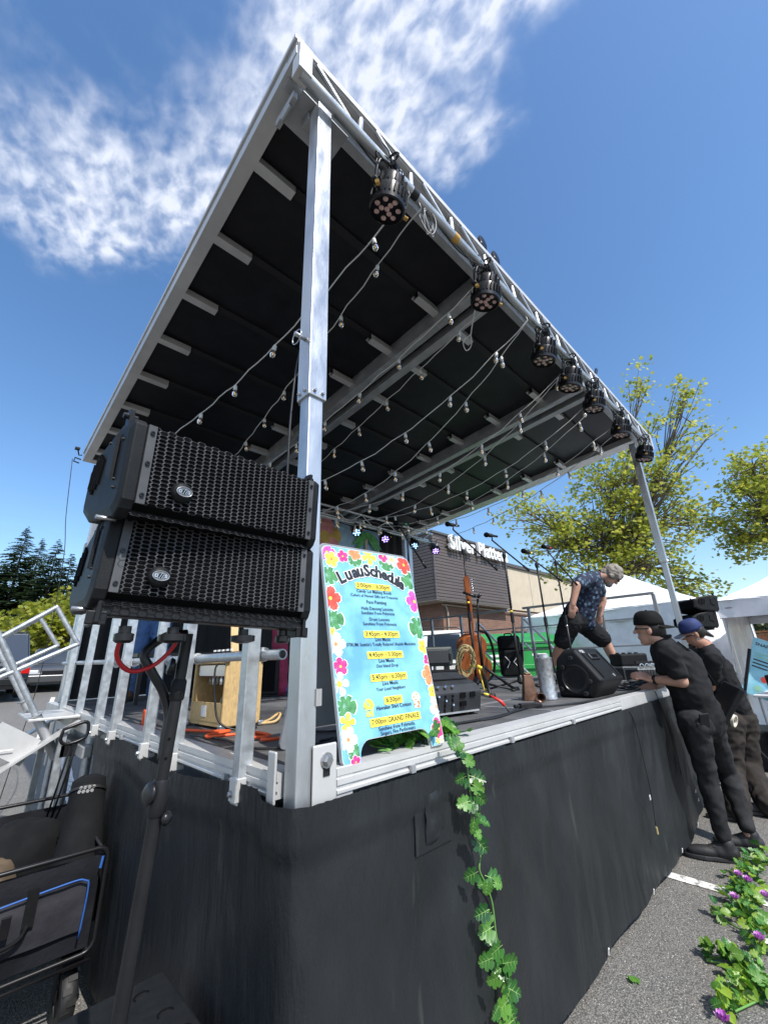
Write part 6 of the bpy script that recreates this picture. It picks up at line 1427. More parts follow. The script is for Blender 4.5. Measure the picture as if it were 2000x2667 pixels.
MAPLE = [(0, -.5), (.12, -.32), (.42, -.38), (.30, -.12), (.56, .08), (.26, .14), (.30, .42), (.1, .30), (0, .62), (-.1, .30), (-.30, .42), (-.26, .14), (-.56, .08), (-.30, -.12), (-.42, -.38), (-.12, -.32)]
def rand_rot(rnd, flat=.5):
    z = V((rnd.gauss(0, flat), rnd.gauss(0, flat), 1)).normalized(); F = frame(z).to_4x4(); return F @ Matrix.Rotation(rnd.uniform(0, 6.28), 4, 'Z')
def leaves_mesh(name, spots, size, mat, parent, rnd, shape=MAPLE, flat=.8):
    n = len(shape); sh = np.array([(x, y, -.12*(x*x*2)) for x, y in shape]); vs = np.zeros((len(spots)*n, 3)); fs = []
    for i, q in enumerate(spots):
        R = np.array(rand_rot(rnd, flat).to_3x3()); s_ = size*rnd.uniform(.65, 1.3); vs[i*n:(i+1)*n] = (sh*s_) @ R.T+np.array(q); fs.append(tuple(range(i*n, (i+1)*n)))
    me = bpy.data.meshes.new(name); me.from_pydata(vs.tolist(), [], fs); me.update(); me.materials.append(MATS[mat]); return link(name, me, parent)
def tree(label, base, lobes, trunk_top, mat, nclump, size, seed, per=14, rb=.16, spread=.28, name='plane_tree', group=None):
    rnd = random.Random(seed); o = thing(name, label, 'tree', tuple(base), group); base = V(base); top = V(trunk_top)
    mb = MB(); mid = base.lerp(top, .5)+V((.1, .08, 0)); mb.tube(smoothpath([base, mid, top], 5), [rb*(1-.45*i/10) for i in range(11)], 10)
    spots = []; wts = [l[2] for l in lobes]
    limbs = []
    for c_, r_, w_ in lobes:
        c_ = V(c_); s0 = base.lerp(top, rnd.uniform(.7, 1)); k = s0.lerp(c_, .5)+V((rnd.uniform(-.2, .2), rnd.uniform(-.2, .2), .15)); path = smoothpath([s0, k, c_], 5)
        mb.tube(path, [rb*.5*(1-.75*i/10) for i in range(11)], 7); limbs.append((path, c_, r_))
    for _ in range(nclump):
        i = rnd.choices(range(len(lobes)), wts)[0]; path, c_, r_ = limbs[i]; r_ = r_ if hasattr(r_, '__len__') else (r_, r_, r_)
        while True:
            d = V((rnd.uniform(-1, 1), rnd.uniform(-1, 1), rnd.uniform(-1, 1)))
            if d.length <= 1: break
        d = d*(.55+.45*rnd.random()) if d.length < .6 else d
        q = c_+V((d.x*r_[0], d.y*r_[1], d.z*r_[2]))
        s0 = path[rnd.randint(4, len(path)-1)]; k = s0.lerp(q, .55)+V((rnd.uniform(-.1, .1), rnd.uniform(-.1, .1), rnd.uniform(-.05, .15)))
        mb.tube([s0, k, q], [rb*.17, rb*.11, rb*.05], 4, cap=False)
        for _ in range(rnd.randint(per//2, per+per//2)): spots.append(q+V((rnd.gauss(0, spread), rnd.gauss(0, spread), rnd.gauss(0, spread*.6))))
    mb.build('trunk', 'bark', o, smooth=True); leaves_mesh('crown', spots, size, mat, o, rnd); return o
P = lambda x, y, d: tuple(px(x, y, d))
tree('tall leafy plane tree rising behind the white tent', (13.4, 3.1, .03), [(P(1560, 1380, 13), (1.6, 1.5, 1.2), 9), (P(1680, 1370, 13), (1.5, 1.5, 1.3), 9), (P(1470, 1420, 13), (1.2, 1.2, 1.0), 5), (P(1380, 1340, 13), (.9, 1.0, .55), 3), (P(1600, 1250, 13), (1.3, 1.3, 1.0), 6), (P(1720, 1240, 13), (1.2, 1.2, 1.0), 5), (P(1790, 1340, 13), (.9, .9, .9), 2.5), (P(1690, 1130, 13), (.8, .8, .7), 1.7), (P(1800, 1100, 13), (.9, .9, .8), 1.8), (P(1672, 1000, 13), (.45, .45, .75), 1.1), (P(1790, 1010, 13), (.4, .4, .55), 1.0), (P(1850, 1130, 13), (.5, .5, .3), .4), (P(1690, 1480, 12.6), (1.3, 1.2, .8), 5), (P(1540, 1500, 12.6), (1.3, 1.2, .8), 4), (P(1800, 1540, 12.4), (.9, .9, .5), 1.8)], P(1610, 1430, 13.4), 'leaf_plane', 560, .105, 21, 24, .13, .18)
tree('leafy plane tree cut off by the right edge of the picture', (16.3, -1.2, 0), [(P(1985, 1330, 12), (1.3, 1.3, 1.2), 6), (P(2050, 1250, 12), (1.4, 1.4, 1.3), 6), (P(1935, 1400, 12), (.8, .8, .7), 3), (P(1960, 1220, 12), (.8, .8, .6), 3), (P(2120, 1380, 12), (1.5, 1.5, 1.3), 6), (P(1930, 1330, 12), (.4, .4, .4), .5)], P(2060, 1400, 12.4), 'leaf_plane', 280, .105, 33, 22, .13, .17)
def conifer(label, base, h, r, seed):
    rnd = random.Random(seed); o = thing('conifer_tree', label, 'tree', tuple(base), 'dark conifers beyond the car park'); b = V(base)
    MB().tube([b, b+V((0, 0, h*.97))], [r*.055, .02], 8).build('trunk', 'bark', o, smooth=True); vs = []; fs = []
    z = .06*h
    while z < h:
        f_ = z/h; R = r*(1-f_)**.8*rnd.uniform(.8, 1.15)+.06; nb = max(5, int(15*(1-f_))+4)
        for k in range(nb):
            a = rnd.uniform(0, 6.28); L = R*rnd.uniform(.65, 1.1); d = V((cos(a), sin(a), 0)); s_ = V((-sin(a), cos(a), 0)); p0 = b+V((0, 0, z)); dr = rnd.uniform(.18, .38)
            for m_ in range(5):
                t0 = .15+m_*.2; q = p0+d*(L*t0)+V((0, 0, L*(.18*t0-dr*t0*t0)*1.3)); wd = L*.3*(1.05-t0)+.1; ln = L*.34
                for sg_ in (-1, 1):
                    e = q+d*ln*.75+s_*sg_*wd*rnd.uniform(.8, 1.4)+V((0, 0, -wd*rnd.uniform(.1, .5))); i0 = len(vs); vs += [q-d*.05, q+d*ln*.5+V((0, 0, .02)), e]; fs.append((i0, i0+1, i0+2))
        z += h*.0105+.03
    i0 = len(vs); me = bpy.data.meshes.new('crown'); me.from_pydata([tuple(q) for q in vs], [], fs); me.materials.append(MATS['needles']); link('crown', me, o)
for i, (x, y, d, h_, r_) in enumerate(((75, 1372, 45, 16.2, 5.4), (113, 1402, 46, 15.2, 4.4), (155, 1405, 45, 14.9, 4.6), (190, 1440, 45, 13.6, 4.2), (12, 1462, 47, 13.5, 4.0), (-45, 1440, 47, 14.5, 4.5), (235, 1470, 47, 13, 3.5))):
    t_ = px(x, y, d); conifer(['tallest dark conifer at the left beyond the car park', 'second dark conifer from the left tall one', 'third dark conifer, between the slim one and the speakers', 'short dark conifer nearest the speaker stack', 'broad dark conifer at the left picture edge', 'dark conifer just outside the left edge', 'dark conifer hidden behind the speaker stack'][i], (t_.x, t_.y, t_.z-h_), h_, r_, 50+i)
for i, (x, y, d, h_, r_, lb) in enumerate(((1800, 1535, 40, 8, 2.4, 'dark conifer between the two white tents'), (1845, 1560, 42, 7, 2.2, 'smaller dark conifer left of the right tent'), (1890, 1575, 42, 7, 2.2, 'dark conifer just behind the right tent corner'))):
    t_ = px(x, y, d); conifer(lb, (t_.x, t_.y, t_.z-h_), h_, r_, 80+i)
def bush(label, c_, r_, n_, size, mat, seed, name='shrub'):
    rnd = random.Random(seed); o = thing(name, label, 'shrub', (c_[0], c_[1], c_[2]-r_[2])); spots = []; mb = MB(); b = V((c_[0], c_[1], c_[2]-r_[2]))
    for k in range(n_//9):
        d = V((rnd.gauss(0, 1), rnd.gauss(0, 1), rnd.gauss(0, 1))).normalized()*(rnd.random()**.4); q = V((c_[0]+d.x*r_[0], c_[1]+d.y*r_[1], c_[2]+d.z*r_[2]*(1+.2*sin(k)))); mb.tube([b, b.lerp(q, .6)+V((0, 0, .2)), q], [.04, .02, .006], 4, cap=False)
        for _ in range(9): spots.append(q+V((rnd.gauss(0, r_[0]*.12), rnd.gauss(0, r_[1]*.12), rnd.gauss(0, r_[2]*.1))))
    mb.build('stems', 'bark', o); leaves_mesh('foliage', spots, size, mat, o, rnd); return o
for i, (x, y, d, rx, rz_, lb) in enumerate(((165, 1610, 24, 1.7, 1.75, 'yellow green shrub rising left of the speaker stack'), (105, 1650, 22, 1.8, 1.3, 'yellow green shrub behind the stair handrail'), (25, 1655, 26, 2.2, 1.2, 'low yellow green shrub at the left picture edge'), (215, 1640, 23, 1.6, 1.6, 'yellow green shrub hidden partly by the speakers'), (70, 1690, 27, 2.5, .9, 'hedge of pale shrubs behind the dark SUV'), (120, 1725, 25, 1.2, .6, 'small round shrub on the kerb behind the parked cars'))):
    bush(lb, P(x, y, d), (rx, rx, rz_), 1500, .26, 'leaf_bush', 60+i)
for i, (x, y, d, rx, rz_, lb) in enumerate(((1975, 1650, 30, 2.5, 1.7, 'green tree row above the wooden fence at the right edge'), (2040, 1640, 30, 3, 2, 'green trees just outside the right edge'), (1905, 1660, 33, 2.5, 1.4, 'green shrubs behind the right tent wall'))):
    bush(lb, P(x, y, d), (rx, rx, rz_), 1300, .3, 'leaf_far', 70+i)

# ------------------------------------------------------------------ artificial vines
def vine_leaf(mat, seed, notch=True):
    rnd = random.Random(seed); n = 34; out = []; cu = rnd.uniform(.15, .45)
    for i in range(n):
        t = 2*pi*i/n; y = -cos(t); x = sin(t)*(1-.42*max(0, y)**2)*(1+.12*max(0, -y)); k = .5*(1+rnd.uniform(-.04, .04))
        if abs(sin(t/2)) < .12: y *= .62
        if notch and i % 4 == 2 and 4 < i < n-4: k *= .70 if abs(y) < .75 else .85
        x, y = x*k*.86, y*k
        out.append((x, y, .22*abs(x)-cu*y*y*(1 if y > 0 else .5)+rnd.uniform(-.012, .012)))
    mb = MB(); mb.add([(0, -.1, -.015)]+out, [(0, 1+i, 1+(i+1) % n) for i in range(n)]); mb.m = 1
    mb.add([(-.012, -.46, .012), (.012, -.46, .012), (.004, .45, -.03), (-.004, .45, -.03)], [(0, 1, 2, 3)])
    for s_ in (-1, 1):
        for k in range(3): y = -.2+k*.2; mb.add([(0, y, .004), (s_*.28, y+.16, .06), (0, y+.02, .004)], [(0, 1, 2)])
    o = mb.build('leaf', [mat, 'leaf_rib'], smooth=True); me = o.data; bpy.data.objects.remove(o); return me
VL = [vine_leaf('leaf_vine', 1), vine_leaf('leaf_vine', 2), vine_leaf('leaf_vine_dark', 3), vine_leaf('leaf_vine_dark', 4)]; GL = [vine_leaf('leaf_garland', 5, True), vine_leaf('leaf_garland', 6, False), vine_leaf('leaf_vine', 7, True), vine_leaf('leaf_vine_dark', 8, True)]
def put_leaf(parent, me, pos, nrm, tip, size):
    nrm = V(nrm).normalized(); tip = V(tip); tip = (tip-nrm*tip.dot(nrm)).normalized(); x = tip.cross(nrm); m_ = Matrix.Identity(4)
    for i in range(3): m_[i][0] = x[i]*size; m_[i][1] = tip[i]*size; m_[i][2] = nrm[i]*size; m_[i][3] = pos[i]
    o = link('leaf', me, parent); o.matrix_basis = m_; return o
def onplane_y(x, y, yv):
    d = px(x, y, 1)-CAM; return CAM+d*((yv-CAM.y)/d.y)
def onplane_z(x, y, zv):
    d = px(x, y, 1)-CAM; return CAM+d*((zv-CAM.z)/d.z)
rnd = random.Random(17)
vn = thing('hanging_vine', 'artificial green vine trailing from the sign down the front of the black skirt', 'vine', (.7, -.05, 1.0))
C6 = lambda a, b: (700+a*.4219, 1850+b*.4219)
stem = [(1150, 190), (1195, 235), (1215, 280), (1235, 440), (1255, 620), (1285, 780), (1305, 900), (1300, 990), (1345, 1090), (1380, 1200), (1402, 1380), (1432, 1500), (1470, 1680), (1505, 1860), (1520, 1960), (1530, 2060)]
sp3 = [onplane_y(*C6(*q), .01 if i < 2 else -.045-.003*min(i, 6)) for i, q in enumerate(stem)]
sp3[0].z = DZ+.02
MB().tube(smoothpath(sp3, 4), .0032, 6).build('stem', 'stem_green', vn, smooth=True)
LS = [(1125, 195, 52), (1165, 215, 45), (1180, 265, 45), (1235, 315, 46), (1185, 425, 42), (1215, 455, 30), (1285, 420, 58), (1290, 480, 48), (1205, 575, 52), (1245, 590, 50), (1305, 545, 46), (1282, 625, 46), (1325, 690, 50), (1262, 715, 50), (1285, 760, 40), (1305, 830, 58), (1250, 1020, 52), (1385, 1040, 62), (1412, 1075, 36), (1310, 1080, 44), (1345, 1100, 40), (1318, 1255, 56), (1350, 1280, 40), (1342, 1365, 62), (1365, 1410, 46), (1400, 1490, 60), (1340, 1550, 52), (1490, 1560, 66), (1430, 1600, 60), (1475, 1620, 56), (1390, 1665, 52), (1450, 1680, 50), (1500, 1730, 66), (1470, 1780, 56), (1440, 1840, 62), (1500, 1880, 56), (1470, 1950, 58), (1400, 1870, 46), (1520, 1990, 54)]
for a, b, s_ in LS:
    q = onplane_y(*C6(a, b), -.06-rnd.uniform(0, .03)); dd = (q-CAM).dot(_f); sz = s_*2*.4219/1072*dd*1.0
    c_ = min(stem, key=lambda t: abs(t[1]-b)); d = V((a-c_[0], 0, -(b-c_[1])-12)); tip = _r*(a-c_[0]+rnd.uniform(-12, 12))-_u*(12+rnd.uniform(0, 30))
    put_leaf(vn, rnd.choice(VL), q, V((-.45+rnd.gauss(0, .4), -1, .25+rnd.gauss(0, .35))), tip, sz)
vh = thing('vine_heap', 'heap of artificial green leaves on the deck at the foot of the schedule sign', 'vine', (.6, .06, DZ))
hs_ = [V((rnd.uniform(.3, .72), rnd.uniform(-.005, .13), DZ+.012)) for _ in range(9)]
hs_.sort(key=lambda q: q.x); MB().tube(smoothpath(hs_, 4), .003, 6).build('stem', 'stem_green', vh, smooth=True)
for k in range(62):
    q = V((rnd.triangular(.3, .78, .55), rnd.uniform(-.015, .16), DZ+rnd.uniform(.014, .055))); put_leaf(vh, rnd.choice(VL[:3]), q, V((rnd.gauss(-.2, .5), rnd.gauss(-.4, .4), 1)), V((rnd.gauss(0, 1), -abs(rnd.gauss(0, 1)), -.2)), rnd.uniform(.05, .078))
M('petal_white', (.8, .78, .8), .45)
def garland(label, areas, nleaf, seed, flowers=()):
    rnd = random.Random(seed); g = thing('leaf_garland', label, 'garland', tuple(onplane_z(areas[0][0], areas[0][1], 0)))
    pts = [onplane_z(a[0], a[1], .012) for a in areas]; MB().tube(smoothpath(pts, 4), .004, 6).build('stem', 'stem_green', g, smooth=True); wt = [a[2]*a[3] for a in areas]
    for k in range(nleaf):
        a = rnd.choices(areas, wt)[0]; x = a[0]+rnd.gauss(0, a[2]*.5); y = a[1]+rnd.gauss(0, a[3]*.5); q = onplane_z(x, y, 0); q.z = rnd.uniform(.014, .075)
        put_leaf(g, rnd.choice(GL), q, V((rnd.gauss(-.25, .75), rnd.gauss(-.4, .75), .9)), V((rnd.gauss(0, 1), rnd.gauss(0, 1), .2)), rnd.uniform(.028, .062))
    for x, y in flowers:
        q = onplane_z(x, y, .09); mb = MB(Matrix.Translation(q))
        for L_ in range(2):
            for k in range(7):
                a = 2*pi*k/7+L_*.4; T_ = Matrix.Rotation(a, 4, 'Z') @ Matrix.Rotation(-.5-.4*L_, 4, 'Y'); mb.add([(0, -.004, 0), (.02, -.011, .004), (.034, 0, .008), (.02, .011, .004), (0, .004, 0)], [(0, 1, 2, 3, 4)], T_)
        mb.build('flower', 'petal_violet', g, smooth=True); MB(Matrix.Translation(q)).ell((0, 0, .006), (.007, .007, .006), 8, 6).build('flower_centre', 'petal_white', g, smooth=True)
garland('bright green leaf garland with violet flowers on the asphalt beside the men', [(1985, 2250, 40, 14), (1950, 2290, 50, 22), (1940, 2345, 60, 28), (1960, 2400, 50, 26), (1985, 2450, 40, 20), (1890, 2400, 32, 16)], 215, 5, ((1925, 2285), (1950, 2300), (1915, 2345), (1995, 2340)))
garland('lower bright green leaf garland at the bottom right corner of the picture', [(1985, 2490, 30, 22), (1840, 2500, 22, 8), (1900, 2515, 36, 13), (1950, 2545, 40, 18), (1940, 2600, 40, 26), (1900, 2640, 30, 26), (1990, 2600, 30, 26)], 200, 6, ((1980, 2452), (1885, 2665)))
lf = put_leaf(None, VL[0], onplane_z(1650, 2552, .006), V((.1, -.1, 1)), V((.6, .5, 0)), .055); lf.name = 'fallen_leaf'; tag(lf, 'single green artificial leaf lying on the bare asphalt', 'leaf')
# ------------------------------------------------------------------ people
def capsule_mesh(mb, p0, r0, p1, r1, n=14, k=4):
    p0, p1 = V(p0), V(p1); d = p1-p0; L = d.length
    if L < 1e-5: return mb.ell(tuple(p0), (r0, r0, r0), n, 8)
    F = frame(d).to_4x4(); F.translation = p0; prof = []
    for i in range(k+1): a = -pi/2+pi/2*i/k; prof.append((max(1e-4, r0*cos(a)), r0*sin(a)))
    for i in range(k+1): a = pi/2*i/k; prof.append((max(1e-4, r1*cos(a)), L+r1*sin(a)))
    return mb.lathe(prof, n, F)
def blob(name, prims, voxel, mat, parent, it=6, disp=None, seed=0, cut=None):
    mb = MB()
    for q in prims:
        if q[0] == 'c': capsule_mesh(mb, *q[1:5])
        else: mb.ell((0, 0, 0), q[2], 16, 10, Matrix.Translation(q[1]) @ (q[3].to_4x4() if len(q) > 3 else Matrix.Identity(4)))
    me = bpy.data.meshes.new(name); me.from_pydata(mb.v, [], mb.f); t = bpy.data.objects.new(name, me); COL.objects.link(t)
    r_ = t.modifiers.new('r', 'REMESH'); r_.mode = 'VOXEL'; r_.voxel_size = voxel; s_ = t.modifiers.new('s', 'SMOOTH'); s_.factor = .5; s_.iterations = it
    dg = bpy.context.evaluated_depsgraph_get(); m2 = bpy.data.meshes.new_from_object(t.evaluated_get(dg)); bpy.data.objects.remove(t)
    if disp:
        amp, sc, st_ = disp; co = [v.co.copy() for v in m2.vertices]; no = [v.normal.copy() for v in m2.vertices]
        for v, c_, n_ in zip(m2.vertices, co, no):
            q = V((c_.x*sc*st_[0], c_.y*sc*st_[1], c_.z*sc*st_[2]))+V((seed, 0, 0)); v.co = c_+n_*amp*(.5*noise.noise(q)+1.1*(.35-abs(noise.noise(q*1.5+V((0, seed, 3)))))+.3*noise.noise(q*3.1))
    m2.materials.clear()
    for m_ in (mat if isinstance(mat, list) else [mat]): m2.materials.append(MATS[m_])
    m2.shade_smooth(); m2.name = name; return link(name, m2, parent)
def basis(f, u):
    f = V(f).normalized(); u = V(u); u = (u-f*u.dot(f)).normalized(); r = f.cross(u); return r, f, u   # right, forward, up
def rotm(r, f, u): return Matrix(((r.x, f.x, u.x), (r.y, f.y, u.y), (r.z, f.z, u.z)))
def head_prims(c, fwd, up, s=1.0, beard=False):
    r, f, u = basis(fwd, up); R = rotm(r, f, u); c = V(c)
    P = [('e', c+u*.02*s, (.074*s, .093*s, .098*s), R), ('e', c-u*.05*s+f*.03*s, (.052*s, .058*s, .066*s), R), ('e', c-u*.098*s+f*.05*s, (.03*s, .032*s, .022*s), R),
         ('c', c+f*.088*s+u*.018*s, .010*s, c+f*.108*s-u*.022*s, .015*s), ('e', c+f*.078*s+u*.035*s, (.055*s, .018*s, .014*s), R),
         ('c', c+f*.084*s-u*.062*s-r*.018*s, .009*s, c+f*.084*s-u*.062*s+r*.018*s, .009*s)]
    for s_ in (-1, 1): P.append(('e', c+r*s_*.078*s-f*.008*s-u*.004*s, (.010*s, .02*s, .032*s), R))
    return P
def face_bits(o, c, fwd, up, s=1.0):
    r, f, u = basis(fwd, up); c = V(c)
    for s_ in (-1, 1): MB().ell(tuple(c+f*.083*s+r*s_*.03*s+u*.012*s), (.011*s,)*3, 8, 6).build('eye', 'hair_black', o, smooth=True)
def hand_prims(w, d, n, side, s=1.0, curl=.5):
    # w wrist, d along the palm, n back-of-hand normal, side +1/-1 direction of the thumb
    d = V(d).normalized(); n = V(n); n = (n-d*n.dot(d)).normalized(); t = d.cross(n)*side; w = V(w); P = []
    P.append(('c', w, .022*s, w+d*.03*s, .024*s))
    for k in range(4): P.append(('c', w+d*.02*s+t*(.024-.016*k)*s, .016*s, w+d*.078*s+t*(.030-.020*k)*s, .0125*s))
    for k in range(4):
        L = (.07, .08, .074, .056)[k]*s; b = w+d*.082*s+t*(.031-.0205*k)*s; a = 0; q = b
        for j, fr in enumerate((.42, .32, .26)):
            a += curl*(.35, .6, .5)[j]+.05*k; e = q+(d*cos(a)-n*sin(a))*L*fr; P.append(('c', q, (.0098-.0009*j)*s, e, (.0092-.0009*j)*s)); q = e
    b = w+d*.022*s+t*.03*s; e = b+(d*.7+t*.75-n*.2).normalized()*.036*s; e2 = e+(d*.95+t*.25-n*.35).normalized()*.03*s
    P += [('c', b, .0135*s, e, .0115*s), ('c', e, .011*s, e2, .0095*s)]
    return P
M('tee_black', (.018, .0185, .020), .85, spec=.15, var=.25, scale=8, bump=.15, bscale=250); M('jeans_black', (.026, .026, .028), .85, spec=.15, var=.4, scale=10, bump=.25, bscale=220); M('cargo', (.034, .029, .026), .85, spec=.15, var=.25, scale=8, bump=.2, bscale=150)
M('cap_black', (.010, .010, .010), .8, spec=.15, var=.2, scale=20, bump=.15, bscale=200); M('cap_navy', (.015, .03, .12), .75, var=.2, scale=20, bump=.15, bscale=200); M('cap_grey', (.2, .21, .24), .7)
M('shoe_black', (.014, .014, .016), .6, bump=.2, bscale=120); M('sole_black', (.03, .03, .032), .6); M('maroon', (.25, .02, .06), .8, var=.2, scale=8); M('shoe_blue', (.03, .08, .25), .6); M('shoe_brown', (.12, .06, .03), .6); M('beard_grey', (.25, .22, .2), .7, bump=.3, bscale=150); M('shirt_grey', (.15, .16, .17), .85, bump=.2, bscale=100)
def aloha():
    mt = bpy.data.materials.new('aloha_shirt'); mt.use_nodes = True; t = mt.node_tree; b = t.nodes['Principled BSDF']; c = N(t, 'ShaderNodeTexCoord')
    vo = N(t, 'ShaderNodeTexVoronoi'); vo.inputs['Scale'].default_value = 22; vo.inputs['Randomness'].default_value = .75; mp = N(t, 'ShaderNodeMapping'); mp.inputs['Scale'].default_value = (1, 1, .72); t.links.new(c.outputs['Object'], mp.inputs[0]); t.links.new(mp.outputs[0], vo.inputs['Vector'])
    r_ = N(t, 'ShaderNodeValToRGB'); t.links.new(vo.outputs['Distance'], r_.inputs[0]); e = r_.color_ramp.elements; e[0].position = .0; e[0].color = (.03, .06, .11, 1); e[1].position = .55; e[1].color = (.012, .02, .045, 1)
    for p_, c_ in ((.12, (.13, .2, .28)), (.3, (.10, .16, .24)), (.38, (.012, .022, .05))): q = e.new(p_); q.color = (*c_, 1)
    t.links.new(r_.outputs[0], b.inputs['Base Color']); b.inputs['Roughness'].default_value = .8; MATS['aloha_shirt'] = mt
aloha()
def shoe(name, heel, toe, z, mat, parent, w_=.045, sole='sole_black', h=.09, s=1.0):
    heel, toe = V((heel[0], heel[1], z)), V((toe[0], toe[1], z)); d = (toe-heel); L = d.length; d.normalize(); u = V((0, 0, 1)); r = d.cross(u); R = rotm(r, d, u)
    o = blob(name, [('c', heel+u*.055+d*.03, .042, heel+u*.05+d*.10, .044), ('e', heel+u*.045+d*(L*.62), (w_, L*.36, .038), R), ('c', heel+u*(h+.01)+d*.05, .043, heel+u*.05+d*.06, .045), ('c', heel+u*.085+d*.08, .03, heel+u*.05+d*.17, .03)], .009, mat, parent, 4)
    pts = []
    for i in range(24):
        a = 2*pi*i/24; x = sin(a); y = cos(a); pts.append((x*w_*(1.08 if y > 0 else .9)*(1-.12*max(0, y)**3), y*L/2))
    F = Matrix.Identity(4)
    for i in range(3): F[i][0] = r[i]; F[i][1] = d[i]; F[i][2] = u[i]; F[i][3] = (heel+d*(L/2+.005))[i]
    MB(F).prism(pts, .004, .03).build('sole', sole, o, bevel=.006)
    for k in range(4):
        q = heel+d*(L*.42+k*.022)+u*(.092-k*.0085); MB().tube([q-r*.028-u*.01, q+u*.006, q+r*.028-u*.01], .0035, 5).build('lace', sole, o)
    return o
def limb(*a): # pairs joint,radius -> chain
    return [('c', a[i], a[i+1], a[i+2], a[i+3]) for i in range(0, len(a)-2, 2)]
def cap_hat(c, fwd, up, mat, brim_dir, brim_mat, parent, s=1.0, flat=False):
    r, f, u = basis(fwd, up); R = rotm(r, f, u); c = V(c)
    mb = MB(Matrix.Translation(c+u*.045*s) @ R.to_4x4()); n = 20; vs = []; K = 7
    for i in range(K+1):
        a = pi/2*i/K
        for j in range(n):
            b = 2*pi*j/n; rr_ = cos(a)**.55 if i < K else .02; vs.append((.084*s*rr_*cos(b), .103*s*rr_*sin(b), .098*s*sin(a)**.9-.012*s*(1-sin(a))*(1 if sin(b)*brim_dir > 0 else .6)))
    mb.add(vs, [(i*n+j, i*n+(j+1) % n, (i+1)*n+(j+1) % n, (i+1)*n+j) for i in range(K) for j in range(n)])
    o = mb.build('cap', mat, parent, smooth=True); sm = o.modifiers.new('t', 'SOLIDIFY'); sm.thickness = .004
    mb = MB(Matrix.Translation(c+u*.034*s) @ R.to_4x4()); vs = []; m_ = 14
    for i in range(m_+1):
        b = (-.95+1.9*i/m_); x = sin(b)
        for j in range(5):
            t_ = j/4; y = (.098*cos(b*.8)+t_*.075*(cos(b*1.1)*.6+.4)); vs.append((x*.088*(1+.05*t_)*s, brim_dir*y*s, (-.003-.016*t_-.02*x*x*(0.3 if flat else 1))*s))
    mb.add(vs, [(i*5+j, (i+1)*5+j, (i+1)*5+j+1, i*5+j+1) for i in range(m_) for j in range(4)]); b_ = mb.build('cap_brim', brim_mat, o, smooth=True); sm = b_.modifiers.new('t', 'SOLIDIFY'); sm.thickness = .004
    MB(Matrix.Translation(c+u*.143*s)).ell((0, 0, 0), (.007, .007, .005), 8, 5).build('cap_button', mat, o, smooth=True)
    return o

# --- man in black polo and cap leaning on the stage edge
m1 = thing('person', 'man in black cap, black polo and black jeans leaning over the stage edge', 'person', (3.3, -.2, 0))
hc = px(1692, 1640, 3.16); fw1 = (-_r*.72+_f*.68-V((0, 0, .2))); up1 = V((-.12, .12, 1)); nk = px(1724, 1672, 3.12)
shN, shF = px(1742, 1703, 3.0), px(1722, 1694, 3.34); el, wr = px(1776, 1776, 2.95), px(1700, 1770, 3.12); el2, wr2 = px(1735, 1772, 3.38), px(1705, 1787, 3.24)
pel = px(1822, 1868, 3.02); hipL, hipR = px(1806, 1885, 2.94), px(1842, 1880, 3.12); wst, chs = px(1795, 1795, 3.05), px(1762, 1728, 3.12)
kL, aL = px(1838, 2012, 2.9), V((3.245, -.205, .10)); kR, aR = px(1893, 2012, 3.14), V((3.53, -.30, .10))
hd_dir = -_r*.92+_f*.3
body = head_prims(hc, fw1, up1, .98)+[('c', hc-V((0, 0, .06))-fw1.normalized()*.02, .056, nk, .062), ('c', nk, .062, chs, .1), ('c', chs, .12, wst, .115), ('c', wst, .115, pel, .12)]
body += limb(shN, .05, el, .042, wr, .028)+limb(shF, .05, el2, .042, wr2, .028)+[('c', shN, .05, shF, .05), ('c', nk, .05, shN, .05), ('c', nk, .05, shF, .05)]
body += hand_prims(wr, -_r*.9-_u*-.25+_f*.2, _u*.9-_f*.3, 1, 1.0, .75)+hand_prims(wr2, -_r*.95-_u*.35, _u*.85-_f*.4, -1, 1.0, .25)
body += limb(hipL, .075, kL, .05, aL, .036)+limb(hipR, .075, kR, .05, aR, .036)+[('c', hipL, .08, hipR, .08)]
b1 = blob('body', body, .0075, 'skin', m1, 4); face_bits(m1, hc, fw1, up1)
hp_ = []
r_, f_, u_ = basis(fw1, up1)
blob('hair', [('e', hc-f_*.028+u_*.012, (.079, .078, .085), rotm(r_, f_, u_)), ('c', hc-f_*.07-u_*.045, .035, hc-f_*.06-u_*.01, .05)], .008, 'hair_black', m1, 3)
blob('polo_shirt', [('c', nk-V((0, 0, .015)), .078, chs, .135), ('c', chs, .142, wst, .132), ('c', wst, .132, pel+V((0, 0, .03)), .142), ('c', shN, .075, shF, .075), ('c', nk-V((0, 0, .02)), .07, shN, .07), ('c', shN, .073, shN.lerp(el, .62), .068), ('c', shF, .073, shF.lerp(el2, .62), .066), ('c', pel+V((0, 0, .04)), .15, pel-V((0, 0, .01)), .146), ('c', chs+_r*.05, .12, wst+_r*.03, .12)], .0095, 'tee_black', m1, 4, (.014, 6, (1.3, 1.3, 1.6)), 3)
MB().tube(smoothpath([nk+V((0, 0, .04))+(V((cos(a), sin(a), 0))*.062) for a in np.linspace(0, 5.7, 9)], 3), .012, 6).build('collar', 'tee_black', m1, smooth=True)
